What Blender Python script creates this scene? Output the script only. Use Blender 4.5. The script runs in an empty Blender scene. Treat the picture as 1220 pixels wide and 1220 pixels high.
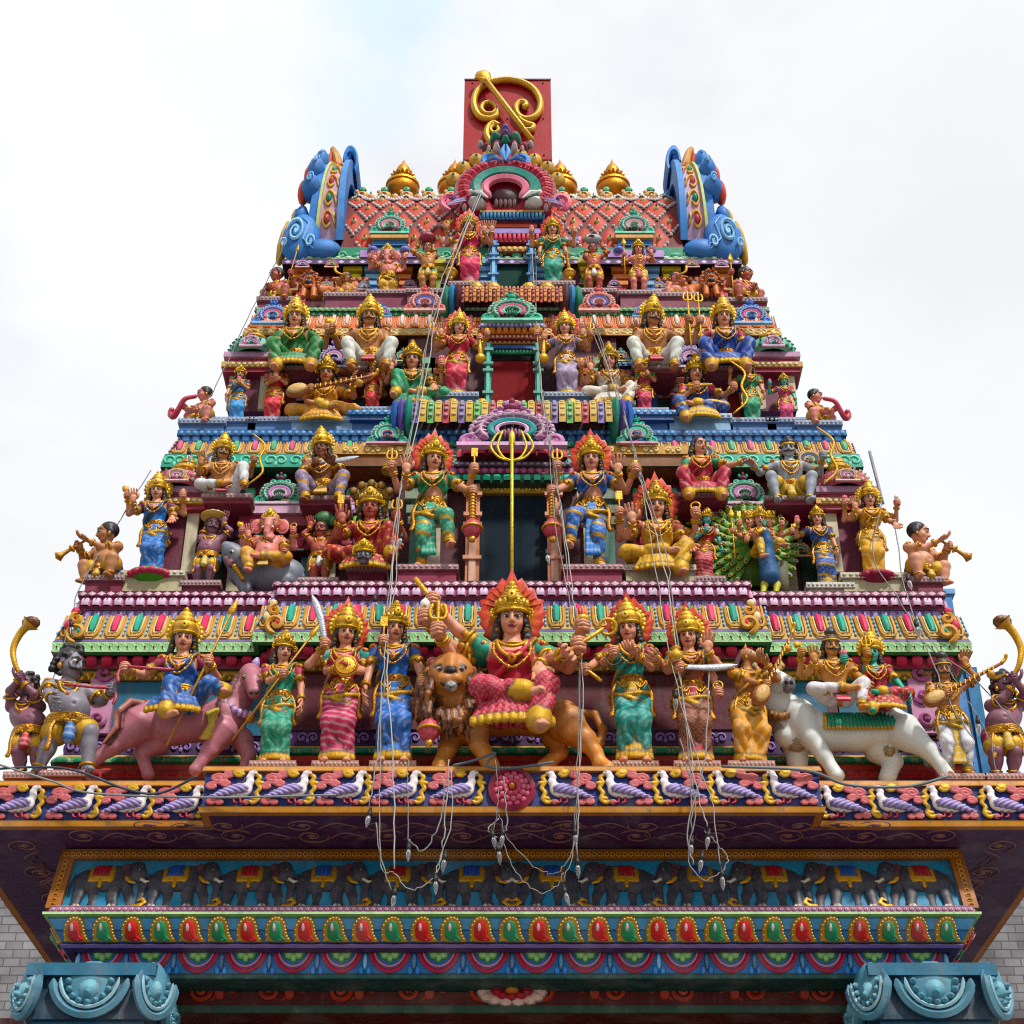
import bpy, math, random
import numpy as np
from math import radians, sin, cos, tan, pi, sqrt
random.seed(7); rng = np.random.default_rng(7)
SC = bpy.context.scene
COL = SC.collection
# ------------------------------------------------------------------ camera model
FPX, THETA, CAMZ = 2000.0, radians(33.5), 1.6
CT, ST = cos(THETA), sin(THETA)
def at(px, py, Y):
    """world (x, z) of the photograph's point (px, py) on the upright plane at depth Y"""
    u = (px-610)/FPX; v = (610-py)/FPX
    t = Y/(CT-v*ST)
    return u*t, CAMZ+(ST+v*CT)*t
def zat(py, Y): return at(610, py, Y)[1]
def proj(p):
    x, y, z = p; z -= CAMZ
    d = y*CT+z*ST; v = -y*ST+z*CT
    return 610+FPX*x/d, 610-FPX*v/d
# ------------------------------------------------------------------ colour
def H(h, m=0.0, k=1.0):
    r = [int(h[i:i+2], 16)/255 for i in (0, 2, 4)]
    r = [(c/12.92 if c <= .04045 else ((c+.055)/1.055)**2.4)*k for c in r]
    L = .25*r[0]+.65*r[1]+.1*r[2]; r = [max(.004, L+(c-L)*1.14)*.84 for c in r]
    return np.array([r[0], r[1], r[2], m], dtype=np.float32)
GOLD = H('cf9c34', .6); GOLD2 = H('b98226', .6); GOLDP = H('cfa344', .35)
OCHRE = H('c58a34'); CREAM = H('e9d9a6'); WHITE = H('eceae6'); BLACK = H('15141a')
MAROON = H('6a1230'); CRIM = H('b3173a'); RED = H('c8202a'); PINK = H('e0688a'); ROSE = H('d2405f')
LILAC = H('b79ac8'); PURPLE = H('7a559c'); DPURP = H('46275a'); GREEN = H('2f9a4c'); LGREEN = H('8ccf7c')
DGREEN = H('0f5238'); TEAL = H('14a08a'); LTEAL = H('54c4a8'); BLUE = H('2766b8'); LBLUE = H('5fa6dc')
DBLUE = H('17386e'); ORANGE = H('dd6a22'); BROWN = H('7b3d14'); SKYB = H('8cc4e6'); DTEAL = H('0d5f78')
def mix(a, b, t): return a*(1-t)+b*t
# ------------------------------------------------------------------ materials
def paint_mat(name, rough=.42, noise=.10, spec=.5, bump=.0, nscale=9.0, coat=0.0):
    m = bpy.data.materials.new(name); m.use_nodes = True
    nt = m.node_tree; n = nt.nodes; l = nt.links
    b = n['Principled BSDF']
    a = n.new('ShaderNodeAttribute'); a.attribute_name = 'paint'
    tc = n.new('ShaderNodeTexCoord')
    nz = n.new('ShaderNodeTexNoise'); nz.inputs['Scale'].default_value = nscale; nz.inputs['Detail'].default_value = 6
    nz.inputs['Roughness'].default_value = .65
    l.new(tc.outputs['Object'], nz.inputs['Vector'])
    mr = n.new('ShaderNodeMapRange'); mr.inputs[1].default_value = .3; mr.inputs[2].default_value = .7
    mr.inputs[3].default_value = 1-noise*1.6; mr.inputs[4].default_value = 1+noise
    l.new(nz.outputs['Fac'], mr.inputs[0])
    mx = n.new('ShaderNodeMix'); mx.data_type = 'RGBA'; mx.blend_type = 'MULTIPLY'; mx.inputs[0].default_value = 1
    l.new(a.outputs['Color'], mx.inputs[6]); l.new(mr.outputs[0], mx.inputs[7])
    # grime flecks of their own shape
    n2 = n.new('ShaderNodeTexNoise'); n2.inputs['Scale'].default_value = nscale*3.1; n2.inputs['Detail'].default_value = 8
    l.new(tc.outputs['Object'], n2.inputs['Vector'])
    r2 = n.new('ShaderNodeMapRange'); r2.inputs[1].default_value = .62; r2.inputs[2].default_value = .75
    r2.inputs[3].default_value = 0; r2.inputs[4].default_value = .35*noise/.1
    l.new(n2.outputs['Fac'], r2.inputs[0])
    m2 = n.new('ShaderNodeMix'); m2.data_type = 'RGBA'; l.new(r2.outputs[0], m2.inputs[0])
    l.new(mx.outputs[2], m2.inputs[6]); m2.inputs[7].default_value = (.09, .075, .06, 1)
    # rain streaks: a noise drawn out downwards
    mp = n.new('ShaderNodeMapping'); mp.inputs['Scale'].default_value = (9, 9, .9); l.new(tc.outputs['Object'], mp.inputs['Vector'])
    n3 = n.new('ShaderNodeTexNoise'); n3.inputs['Scale'].default_value = nscale*.28; n3.inputs['Detail'].default_value = 5; n3.inputs['Roughness'].default_value = .7; l.new(mp.outputs[0], n3.inputs['Vector'])
    r3 = n.new('ShaderNodeMapRange'); r3.inputs[1].default_value = .52; r3.inputs[2].default_value = .72; r3.inputs[3].default_value = 0; r3.inputs[4].default_value = min(.5, 4.2*noise); l.new(n3.outputs['Fac'], r3.inputs[0])
    m3 = n.new('ShaderNodeMix'); m3.data_type = 'RGBA'; l.new(r3.outputs[0], m3.inputs[0]); l.new(m2.outputs[2], m3.inputs[6]); m3.inputs[7].default_value = (.12, .095, .08, 1)
    # faded patches where the paint has chalked
    n4 = n.new('ShaderNodeTexNoise'); n4.inputs['Scale'].default_value = nscale*.5; n4.inputs['Detail'].default_value = 4; l.new(tc.outputs['Object'], n4.inputs['Vector'])
    r4 = n.new('ShaderNodeMapRange'); r4.inputs[1].default_value = .5; r4.inputs[2].default_value = .78; r4.inputs[3].default_value = 0; r4.inputs[4].default_value = .10*noise/.1; l.new(n4.outputs['Fac'], r4.inputs[0])
    m4 = n.new('ShaderNodeMix'); m4.data_type = 'RGBA'; l.new(r4.outputs[0], m4.inputs[0]); l.new(m3.outputs[2], m4.inputs[6]); m4.inputs[7].default_value = (.58, .52, .46, 1)
    l.new(m4.outputs[2], b.inputs['Base Color'])
    l.new(a.outputs['Alpha'], b.inputs['Metallic'])
    rr = n.new('ShaderNodeMapRange'); rr.inputs[3].default_value = rough-.08; rr.inputs[4].default_value = rough+.14
    l.new(n2.outputs['Fac'], rr.inputs[0]); l.new(rr.outputs[0], b.inputs['Roughness'])
    b.inputs['Specular IOR Level'].default_value = spec
    if coat: b.inputs['Coat Weight'].default_value = coat; b.inputs['Coat Roughness'].default_value = .15
    if bump:
        bp = n.new('ShaderNodeBump'); bp.inputs['Strength'].default_value = bump; bp.inputs['Distance'].default_value = .01
        l.new(n2.outputs['Fac'], bp.inputs['Height']); l.new(bp.outputs[0], b.inputs['Normal'])
    return m
M_TOWER = paint_mat('tower_paint', .54, .12, .32, .3, 6)
M_STATUE = paint_mat('statue_paint', .46, .11, .4, .16, 16)
M_CLOTH = paint_mat('cloth_paint', .52, .12, .35, .35, 30)
M_GOLD = paint_mat('gold_paint', .34, .14, .5, .5, 34)
M_STONE = paint_mat('plain_plaster', .7, .14, .3, .3, 5)
M_DOOR = paint_mat('door_paint', .75, .03, .15, .1, 4)
M_PALE = paint_mat('pale_paint', .46, .028, .4, .12, 11)
M_GLOSS = paint_mat('gloss_enamel', .28, .04, .4, .05, 10)
M_WIRE = paint_mat('cable_sheath', .5, .05, .4, 0, 10)
# ------------------------------------------------------------------ mesh builder
class MB:
    def __init__(s): s.V = []; s.C = []; s.Q = []; s.T = []; s.n = 0
    def add(s, V, F, C):
        V = np.asarray(V, dtype=np.float32).reshape(-1, 3); F = np.asarray(F, dtype=np.int32)
        if len(V) == 0 or len(F) == 0: return s
        C = np.asarray(C, dtype=np.float32)
        if C.ndim == 1: C = np.broadcast_to(C, (len(V), 4))
        s.V.append(V); s.C.append(C)
        (s.Q if F.shape[1] == 4 else s.T).append(F+s.n); s.n += len(V); return s
    def box(s, x0, x1, y0, y1, z0, z1, c):
        v = [(x, y, z) for x in (x0, x1) for y in (y0, y1) for z in (z0, z1)]
        f = [(0, 1, 3, 2), (4, 6, 7, 5), (0, 4, 5, 1), (2, 3, 7, 6), (0, 2, 6, 4), (1, 5, 7, 3)]
        V = np.array([v[i] for q in f for i in q]); return s.add(V, np.arange(24).reshape(6, 4), c)
    def tube(s, P, R, c, n=6, cap=True, flat=None, ratio=.4, cols=None):
        """tube through P; flat=normal vector squashes the section along it"""
        P = np.asarray(P, dtype=float); m = len(P)
        R = np.broadcast_to(np.asarray(R, dtype=float), (m,))
        T = np.gradient(P, axis=0); T /= np.linalg.norm(T, axis=1)[:, None]+1e-9
        up = np.array(flat if flat is not None else (.31, .52, .79), dtype=float)
        A = np.cross(T, up); ln = np.linalg.norm(A, axis=1)
        A[ln < 1e-3] = np.cross(T[ln < 1e-3], (1, .2, .1)); A /= np.linalg.norm(A, axis=1)[:, None]+1e-9
        if flat is None:
            for i in range(1, m):
                a = A[i-1]-T[i]*np.dot(A[i-1], T[i]); L = np.linalg.norm(a)
                if L > 1e-4: A[i] = a/L
        B = np.cross(T, A); k = ratio if flat is not None else 1.0
        ph = np.arange(n)*2*pi/n
        V = P[:, None]+R[:, None, None]*(A[:, None]*np.cos(ph)[None, :, None]+k*B[:, None]*np.sin(ph)[None, :, None])
        idx = np.arange(m*n).reshape(m, n); nx = np.roll(idx, -1, 1)
        F = np.stack([idx[:-1], nx[:-1], nx[1:], idx[1:]], -1).reshape(-1, 4)
        C = np.asarray(c, dtype=np.float32) if cols is None else np.repeat(np.asarray(cols, dtype=np.float32), n, 0)
        V = V.reshape(-1, 3)
        if cap:
            e = np.stack([P[0]-T[0]*R[0]*.5, P[-1]+T[-1]*R[-1]*.5]); V = np.concatenate([V, e])
            if C.ndim > 1: C = np.concatenate([C, C[:1], C[-1:]])
            b = m*n; i0 = idx[0]; i1 = idx[-1]
            F2 = np.concatenate([np.stack([nx[0], i0, np.full(n, b)], -1), np.stack([i1, nx[-1], np.full(n, b+1)], -1)])
            n0 = s.n; s.add(V, F, C); s.T.append(F2.astype(np.int32)+n0)
        else: s.add(V, F, C)
        return s
    def lathe(s, prof, c, n=16, o=(0, 0, 0), lobes=0, amp=0., cols=None, M=None, sy=1.0):
        """prof = [(r, z)], spun round z through o"""
        p = np.asarray(prof, dtype=float); m = len(p); ph = np.arange(n)*2*pi/n
        mod = 1+amp*np.cos(lobes*ph)
        V = np.stack([p[:, :1]*np.cos(ph)*mod, sy*p[:, :1]*np.sin(ph)*mod, np.broadcast_to(p[:, 1:2], (m, n))], -1).reshape(-1, 3)
        if M is not None: V = V @ np.asarray(M).T
        V = V+np.asarray(o, dtype=float)
        idx = np.arange(m*n).reshape(m, n); nx = np.roll(idx, -1, 1)
        F = np.stack([idx[:-1], nx[:-1], nx[1:], idx[1:]], -1).reshape(-1, 4)
        C = c if cols is None else np.repeat(np.asarray(cols, dtype=np.float32), n, 0)
        return s.add(V, F, C)
    def ell(s, o, r, c, n=10, m=6, M=None):
        t = np.linspace(-pi/2, pi/2, m); pr = np.stack([np.cos(t)+1e-4, np.sin(t)], -1); ph = np.arange(n)*2*pi/n
        V = np.stack([pr[:, :1]*np.cos(ph), pr[:, :1]*np.sin(ph), np.broadcast_to(pr[:, 1:2], (m, n))], -1).reshape(-1, 3)*np.asarray(r, dtype=float)
        if M is not None: V = V @ np.asarray(M).T
        idx = np.arange(m*n).reshape(m, n); nx = np.roll(idx, -1, 1)
        return s.add(V+np.asarray(o, dtype=float), np.stack([idx[:-1], nx[:-1], nx[1:], idx[1:]], -1).reshape(-1, 4), c)
    def prism(s, pts, y0, y1, c, c2=None):
        """outline in (x, z), fan-filled from its centroid, given depth y0 (front) .. y1; front slightly domed"""
        p = np.asarray(pts, dtype=float); n = len(p); ce = p.mean(0)
        V = np.concatenate([np.c_[p[:, 0], np.full(n, y0), p[:, 1]], np.c_[p[:, 0], np.full(n, y1), p[:, 1]], [[ce[0], y0, ce[1]], [ce[0], y1, ce[1]]]])
        i = np.arange(n); j = (i+1) % n
        C = np.tile(np.asarray(c, dtype=np.float32), (2*n+2, 1))
        if c2 is not None: C[2*n] = c2
        n0 = s.n
        s.add(V, np.stack([i, i+n, j+n, j], -1), C)
        s.T.append((np.concatenate([np.stack([i, j, np.full(n, 2*n)], -1), np.stack([j+n, i+n, np.full(n, 2*n+1)], -1)])+n0).astype(np.int32)); return s
    def inst(s, motif, O, U=(1, 0, 0), Vv=(0, 0, 1), W=(0, -1, 0), colsets=None):
        """motif (V,F,C) in (u, v, w); one at every origin in O"""
        mv, mf, mc = motif; O = np.asarray(O, dtype=float).reshape(-1, 3); k = len(O)
        if k == 0: return s
        B = np.stack([np.asarray(U, float), np.asarray(Vv, float), np.asarray(W, float)])
        V = (mv @ B)[None]+O[:, None]
        F = (mf[None]+(np.arange(k)*len(mv))[:, None, None]).reshape(-1, mf.shape[1])
        C = np.tile(mc, (k, 1)) if colsets is None else np.concatenate([colsets[i % len(colsets)] for i in range(k)])
        return s.add(V.reshape(-1, 3), F, C)
    def merge(s, o, M=None, t=(0, 0, 0), k=1.0):
        for V, C in zip(o.V, o.C): pass
        V = np.concatenate(o.V); C = np.concatenate(o.C)
        if M is not None: V = V @ np.asarray(M, dtype=np.float32).T
        V = V*k+np.asarray(t, dtype=np.float32)
        s.V.append(V.astype(np.float32)); s.C.append(C); flip = M is not None and np.linalg.det(np.asarray(M)) < 0
        for q in o.Q: s.Q.append((q[:, ::-1] if flip else q)+s.n)
        for q in o.T: s.T.append((q[:, ::-1] if flip else q)+s.n)
        s.n += len(V); return s
    def data(s):
        V = np.concatenate(s.V); C = np.concatenate(s.C)
        Q = np.concatenate(s.Q) if s.Q else np.zeros((0, 4), np.int32); T = np.concatenate(s.T) if s.T else np.zeros((0, 3), np.int32)
        return V, C, Q, T
    def build(s, name, mat, parent=None, loc=None, smooth=True, angle=None):
        me = bpy.data.meshes.new(name); V, C, Q, T = s.data()
        me.vertices.add(len(V)); me.vertices.foreach_set('co', V.astype(np.float32).ravel())
        li = np.concatenate([Q.ravel(), T.ravel()]).astype(np.int32)
        me.loops.add(len(li)); me.loops.foreach_set('vertex_index', li)
        ls = np.concatenate([np.arange(len(Q))*4, len(Q)*4+np.arange(len(T))*3]).astype(np.int32)
        me.polygons.add(len(ls)); me.polygons.foreach_set('loop_start', ls)
        me.update(calc_edges=True)
        at_ = me.attributes.new('paint', 'FLOAT_COLOR', 'POINT'); at_.data.foreach_set('color', C.astype(np.float32).ravel())
        me.polygons.foreach_set('use_smooth', np.full(len(ls), bool(smooth)))
        me.materials.append(mat)
        o = bpy.data.objects.new(name, me); COL.objects.link(o)
        if angle is not None and smooth: me.set_sharp_from_angle(angle=radians(angle))
        if parent is not None: o.parent = parent
        if loc is not None: o.location = loc
        me.validate()
        return o
def empty(name, loc, label=None, cat=None, group=None, rz=0.0, kind=None):
    o = bpy.data.objects.new(name, None); COL.objects.link(o); o.location = loc; o.rotation_euler = (0, 0, rz)
    o.empty_display_size = .1
    return tag(o, label, cat, group, kind)
def tag(o, label=None, cat=None, group=None, kind=None):
    if label: o['label'] = label
    if cat: o['category'] = cat
    if group: o['group'] = group
    if kind: o['kind'] = kind
    return o
# ------------------------------------------------------------------ signed-distance modelling, surface nets
def _np(*a): return [np.asarray(x, dtype=np.float32) for x in a]
class Sdf:
    def __init__(s): s.p = []
    def raw(s, lo, hi, fn, lab=0, k=.02, op=0): s.p.append((np.array(lo), np.array(hi), fn, lab, k, op)); return s
    def rc(s, a, b, ra, rb, lab=0, k=.02, disp=None, op=0):
        a, b = _np(a, b); ab = b-a; L2 = float(ab @ ab)+1e-9; R = max(ra, rb)+(.02 if disp else 0)
        def fn(X, Y, Z):
            px, py, pz = X-a[0], Y-a[1], Z-a[2]
            t = np.clip((px*ab[0]+py*ab[1]+pz*ab[2])/L2, 0, 1)
            qx, qy, qz = px-t*ab[0], py-t*ab[1], pz-t*ab[2]
            d = np.sqrt(qx*qx+qy*qy+qz*qz)-(ra+(rb-ra)*t)
            if disp: d = d+disp(t, qx, qy, qz, X, Y, Z)
            return d
        return s.raw(np.minimum(a, b)-R, np.maximum(a, b)+R, fn, lab, k, op)
    def el(s, c, r, lab=0, k=.02, M=None, op=0, disp=None):
        c, r = _np(c, np.broadcast_to(r, (3,))); R = float(max(r)) if M is not None else r; mr = float(min(r))
        Mi = None if M is None else np.asarray(M, dtype=np.float32).T
        def fn(X, Y, Z):
            x, y, z = X-c[0], Y-c[1], Z-c[2]
            if Mi is not None: x, y, z = (Mi[i, 0]*x+Mi[i, 1]*y+Mi[i, 2]*z for i in range(3))
            x2, y2, z2 = x/r[0], y/r[1], z/r[2]
            k0 = np.sqrt(x2*x2+y2*y2+z2*z2)+1e-6; x3, y3, z3 = x2/r[0], y2/r[1], z2/r[2]
            d = k0*(k0-1)/(np.sqrt(x3*x3+y3*y3+z3*z3)+1e-6)
            if disp: d = d+disp(X, Y, Z)
            return d
        return s.raw(c-R, c+R, fn, lab, k, op)
    def chain(s, P, R, lab=0, k=.02):
        for i in range(len(P)-1): s.rc(P[i], P[i+1], R[i], R[i+1], lab, k)
        return s
    def mesh(s, h):
        lo = np.min([p[0] for p in s.p if not p[5]], 0)-3*h; hi = np.max([p[1] for p in s.p if not p[5]], 0)+3*h
        N = np.maximum(np.ceil((hi-lo)/h).astype(int)+1, 4)
        ax = [(lo[i]+h*np.arange(N[i])).astype(np.float32) for i in range(3)]
        D = np.full(N, 1.0, np.float32); Lb = np.zeros(N, np.int16)
        Db = np.full(N, 1.0, np.float32)
        for (a, b, fn, lab, k, op) in s.p:
            m = max(k, 0)+2.5*h
            i0 = np.clip(np.floor((a-m-lo)/h).astype(int), 0, N-1); i1 = np.clip(np.ceil((b+m-lo)/h).astype(int)+1, 1, N)
            if (i1 <= i0).any(): continue
            sl = tuple(slice(i0[i], i1[i]) for i in range(3))
            d = fn(ax[0][sl[0]][:, None, None], ax[1][sl[1]][None, :, None], ax[2][sl[2]][None, None, :])
            d = np.broadcast_to(d, D[sl].shape).astype(np.float32)
            o = D[sl]
            if op:
                D[sl] = np.maximum(o, -d); continue
            if k > 0:
                hh = np.clip(.5+.5*(o-d)/k, 0, 1); D[sl] = o*(1-hh)+d*hh-k*hh*(1-hh)
            else: D[sl] = np.minimum(o, d)
            c = d < Db[sl]; Db[sl] = np.where(c, d, Db[sl]); Lb[sl] = np.where(c, lab, Lb[sl])
        ins = D < 0
        a = ins.astype(np.int8)
        cnt = sum(a[i:N[0]-1+i, j:N[1]-1+j, q:N[2]-1+q] for i in (0, 1) for j in (0, 1) for q in (0, 1))
        I, J, K = np.nonzero((cnt > 0) & (cnt < 8)); n = len(I)
        if n == 0: return np.zeros((0, 3)), np.zeros((0, 4), int), np.zeros(0, int)
        off = [(i, j, q) for i in (0, 1) for j in (0, 1) for q in (0, 1)]
        cv = np.stack([D[I+o[0], J+o[1], K+o[2]] for o in off], 1)
        acc = np.zeros((n, 3), np.float32); num = np.zeros(n, np.float32)
        for e0 in range(8):
            for ax_ in range(3):
                if off[e0][ax_]: continue
                o1 = list(off[e0]); o1[ax_] = 1; e1 = off.index(tuple(o1))
                va, vb = cv[:, e0], cv[:, e1]; cr = (va < 0) != (vb < 0)
                t = np.where(cr, va/(va-vb+1e-12), 0)
                pt = np.tile(np.array(off[e0], np.float32), (n, 1)); pt[:, ax_] += t
                acc += pt*cr[:, None]; num += cr
        V = (acc/num[:, None]+np.stack([I, J, K], 1))*h+lo
        lb = Lb[np.minimum(I+(acc[:, 0]/num > .5), N[0]-1), np.minimum(J+(acc[:, 1]/num > .5), N[1]-1), np.minimum(K+(acc[:, 2]/num > .5), N[2]-1)]
        cid = np.full(N, -1, np.int32); cid[I, J, K] = np.arange(n)
        Fs = []
        for ax_ in range(3):
            s0 = [slice(None)]*3; s1 = [slice(None)]*3; s0[ax_] = slice(0, -1); s1[ax_] = slice(1, None)
            A, B = ins[tuple(s0)], ins[tuple(s1)]
            i, j, q = np.nonzero(A != B); sg = A[i, j, q]
            u, v = (ax_+1) % 3, (ax_+2) % 3
            ok = (np.stack([i, j, q], 1)[:, u] > 0) & (np.stack([i, j, q], 1)[:, v] > 0)
            i, j, q, sg = i[ok], j[ok], q[ok], sg[ok]; base = np.stack([i, j, q], 1)
            du = np.zeros(3, int); du[u] = 1; dv = np.zeros(3, int); dv[v] = 1
            c = [cid[tuple((base-x).T)] for x in (du+dv, dv, 0*du, du)]
            f = np.stack(c, 1); f[~sg] = f[~sg][:, ::-1]; Fs.append(f)
        F = np.concatenate(Fs); F = F[(F >= 0).all(1)]
        return V, F, lb
def sdf_mb(sd, h, pal, fn=None, edge=.55):
    V, F, lb = sd.mesh(h); m = MB()
    if len(V) == 0: return m
    C = np.stack([pal[i] for i in range(max(lb.max()+1, len(pal)))])[lb] if not isinstance(pal, dict) else np.stack([pal[int(i)] for i in lb])
    if fn is not None: C = fn(V, lb, C)
    if edge:                       # painted dark outline where two colours meet
        d = (lb[F] != lb[F[:, :1]]).any(1); k = np.unique(F[d]); C = C.copy(); C[k] = mix(C[k], BLACK, edge)
    return m.add(V, F, C)
def rotz(a): c, s = cos(a), sin(a); return np.array([[c, -s, 0], [s, c, 0], [0, 0, 1.]])
def rotx(a): c, s = cos(a), sin(a); return np.array([[1., 0, 0], [0, c, -s], [0, s, c]])
def roty(a): c, s = cos(a), sin(a); return np.array([[c, 0, s], [0, 1., 0], [-s, 0, c]])
def smooth_path(P, n=8):
    """Catmull-Rom through P"""
    P = np.asarray(P, dtype=float); Q = np.concatenate([[2*P[0]-P[1]], P, [2*P[-1]-P[-2]]]); out = []
    for i in range(1, len(Q)-2):
        for t in np.linspace(0, 1, n, endpoint=False):
            a, b, c, d = Q[i-1], Q[i], Q[i+1], Q[i+2]
            out.append(.5*(2*b+(c-a)*t+(2*a-5*b+4*c-d)*t*t+(3*b-a-3*c+d)*t**3))
    out.append(P[-1]); return np.array(out)
# ================================================================== motifs (u along the wall, v up, w out)
def mot(mb):
    V, C, Q, T = mb.data(); assert len(T) == 0
    return V, Q, C
class UV(MB):          # builder whose x,y,z are u,v,w
    def pet(s, u0, v0, w, h, d, c1, c2, nu=7, nv=6, up=False, pw=.5, w0=0.0):
        t = np.linspace(0, 1, nv); a = np.linspace(-1, 1, nu)
        hw = np.where(t < .55, np.sqrt(np.clip(1-((.55-t)/.55)**2, 0, 1))**(2*pw), 1-.12*(t-.55)/.45)*w/2
        if up: t2 = 1-t
        else: t2 = t
        U = u0+a[None]*hw[:, None]; Vv = v0+(t2*h)[:, None]+0*a[None]
        W = w0+d*np.sqrt(np.clip(1-a**4, 0, 1))[None]*np.sin(np.clip(t, 0, 1)*pi*.62+.12)[:, None]
        W[:, 0] = W[:, -1] = w0-.3*d; W[0] = w0-.3*d
        e = np.clip(np.maximum(np.abs(a)[None], 1-t[:, None]*1.3), 0, 1)[..., None]
        C = np.where(e > .8, c1, c2)
        i = np.arange(nu*nv).reshape(nv, nu)
        return s.add(np.stack([U, Vv, W], -1).reshape(-1, 3), np.stack([i[:-1, :-1], i[:-1, 1:], i[1:, 1:], i[1:, :-1]], -1).reshape(-1, 4), C.reshape(-1, 4))
    def poly(s, pts, d, c, cc, w0=0.0, k=.62, edge=.6):
        p = np.asarray(pts, float); n = len(p); ce = p.mean(0); V = []; C = []
        for f, w, col in ((1., -.3*d, mix(c, BLACK, edge)), (.93, .45*d, c), (k, .95*d, cc), (.02, d, cc)):
            V.append(np.c_[ce+(p-ce)*f, np.full(n, w0+w)]); C.append(np.tile(col, (n, 1)))
        i = np.arange(4*n).reshape(4, n); nx = np.roll(i, -1, 1)
        return s.add(np.concatenate(V), np.stack([i[:-1], nx[:-1], nx[1:], i[1:]], -1).reshape(-1, 4), np.concatenate(C))
    def blob(s, u, v, ru, rv, d, c, n=8, m=3, w0=0.0, c2=None):
        t = np.linspace(0, 1, m+1); ph = np.arange(n)*2*pi/n
        rr = np.cos(t*pi/2)+1e-3
        P = np.stack([u+ru*rr[:, None]*np.cos(ph), v+rv*rr[:, None]*np.sin(ph), w0+np.broadcast_to((d*np.sin(t*pi/2)-.15*d)[:, None], (m+1, n))], -1)
        i = np.arange((m+1)*n).reshape(m+1, n); nx = np.roll(i, -1, 1)
        C = np.tile(c, ((m+1)*n, 1)); C[:n] = mix(c, BLACK, .6)
        if c2 is not None: C[-n*2:] = c2
        return s.add(P.reshape(-1, 3), np.stack([i[:-1], nx[:-1], nx[1:], i[1:]], -1).reshape(-1, 4), C)
    def line(s, P, r, c, n=5, cl=False):
        P = np.asarray(P, float)
        if P.shape[1] == 2: P = np.c_[P, np.zeros(len(P))]
        R = np.full(len(P), r); 
        if not cl: R[0] = R[-1] = r*.25
        return s.tube(P, R, c, n, cap=False)
    def scroll(s, u, v, r, a0, turns, c, th, n=18, sg=1, r1=.12):
        t = np.linspace(0, 1, n); a = a0+sg*turns*2*pi*t; rr = r*(1-(1-r1)*t)
        s.line(np.stack([u+rr*np.cos(a), v+rr*np.sin(a), .6*th+0*t], -1), th, c)
        return s.blob(u, v, r*.3, r*.3, th*1.6, c, 6, 2)
def arc(u, v, ru, rv, a0, a1, n=14):
    a = np.radians(np.linspace(a0, a1, n)); return np.stack([u+ru*np.cos(a), v+rv*np.sin(a)], -1)
# ================================================================== plan with a central bay
class Plan:
    def __init__(s, w, wb, Yf, p, Yb): s.a = (w, wb, Yf, p, Yb)
    def ring(s, o):
        w, wb, Yf, p, Yb = s.a
        return [(-w-o, Yb+o), (-w-o, Yf-o), (-wb-o, Yf-o), (-wb-o, Yf-p-o), (wb+o, Yf-p-o), (wb+o, Yf-o), (w+o, Yf-o), (w+o, Yb+o)]
    def segs(s, o, back=True):
        r = s.ring(o); out = []
        for i in range(7):
            a, b = np.array(r[i]), np.array(r[i+1]); L = np.linalg.norm(b-a); d = (b-a)/L
            out.append((a, d, L, np.array([d[1], -d[0]])))
        return out
def sweep(mb, P, prof):
    """prof: [(o, z, colour of the strip going to the next point)]"""
    strips = []
    for (o0, z0, c), (o1, z1, _) in zip(prof[:-1], prof[1:]):
        L = math.hypot(o1-o0, z1-z0)
        if .028 < L < .3:        # painted dark contour along both edges of a band
            e = .0075/L; D = mix(c, BLACK, .62); lp = lambda t: (o0+(o1-o0)*t, z0+(z1-z0)*t)
            strips += [(*lp(0), *lp(e), D), (*lp(e), *lp(1-e), c), (*lp(1-e), *lp(1), D)]
        else: strips.append((o0, z0, o1, z1, c))
    for (o0, z0, o1, z1, c) in strips:
        a, b = P.ring(o0), P.ring(o1); n = len(a); V = []; F = []
        for i in range(n):
            j = (i+1) % n; k = len(V)
            V += [(*a[i], z0), (*a[j], z0), (*b[j], z1), (*b[i], z1)]; F.append((k, k+1, k+2, k+3))
        mb.add(V, F, c)
def row(mb, P, o, z, pitch, motif, tilt=0.0, colsets=None, skip=()):
    for i, (a, d, L, w) in enumerate(P.segs(o)):
        if L < pitch*.8 or i in skip: continue
        k = max(1, round(L/pitch)); s = (np.arange(k)+.5)*L/k
        U = np.array([d[0], d[1], 0]); W0 = np.array([w[0], w[1], 0]); up = np.array([0, 0, 1.])
        Vv = up*cos(tilt)-W0*sin(tilt); W = W0*cos(tilt)+up*sin(tilt)
        O = np.stack([a[0]+d[0]*s, a[1]+d[1]*s, np.full(k, z)], -1)
        mb.inst(motif, O, U*(L/k/pitch), Vv, W, colsets)
TY = 14.6      # tower's axis depth
tower = empty('temple_tower', (0, TY, 0), 'tall stepped temple gateway tower covered in brightly painted mouldings', 'tower')
def T(mb, name, mat=M_TOWER, parent=None, smooth=True, angle=40, label=None, loc=(0, 0, 0)):
    """a part of the tower; geometry is given in world coordinates"""
    o = mb.build(name, mat, None, None, smooth, angle)
    o.parent = parent or tower
    o.matrix_parent_inverse.identity()
    base = np.array([0, TY, 0]); 
    if parent is not None and parent is not tower: base = base+np.array(parent['_w'])
    lo = mb_center(o)
    V = np.zeros(len(o.data.vertices)*3, np.float32); o.data.vertices.foreach_get('co', V); V = V.reshape(-1, 3)-lo
    o.data.vertices.foreach_set('co', V.ravel().astype(np.float32))
    o.location = lo-base; o['_w'] = [float(x) for x in (lo-np.array([0, TY, 0]))]
    if label: o['label'] = label
    return o
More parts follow.
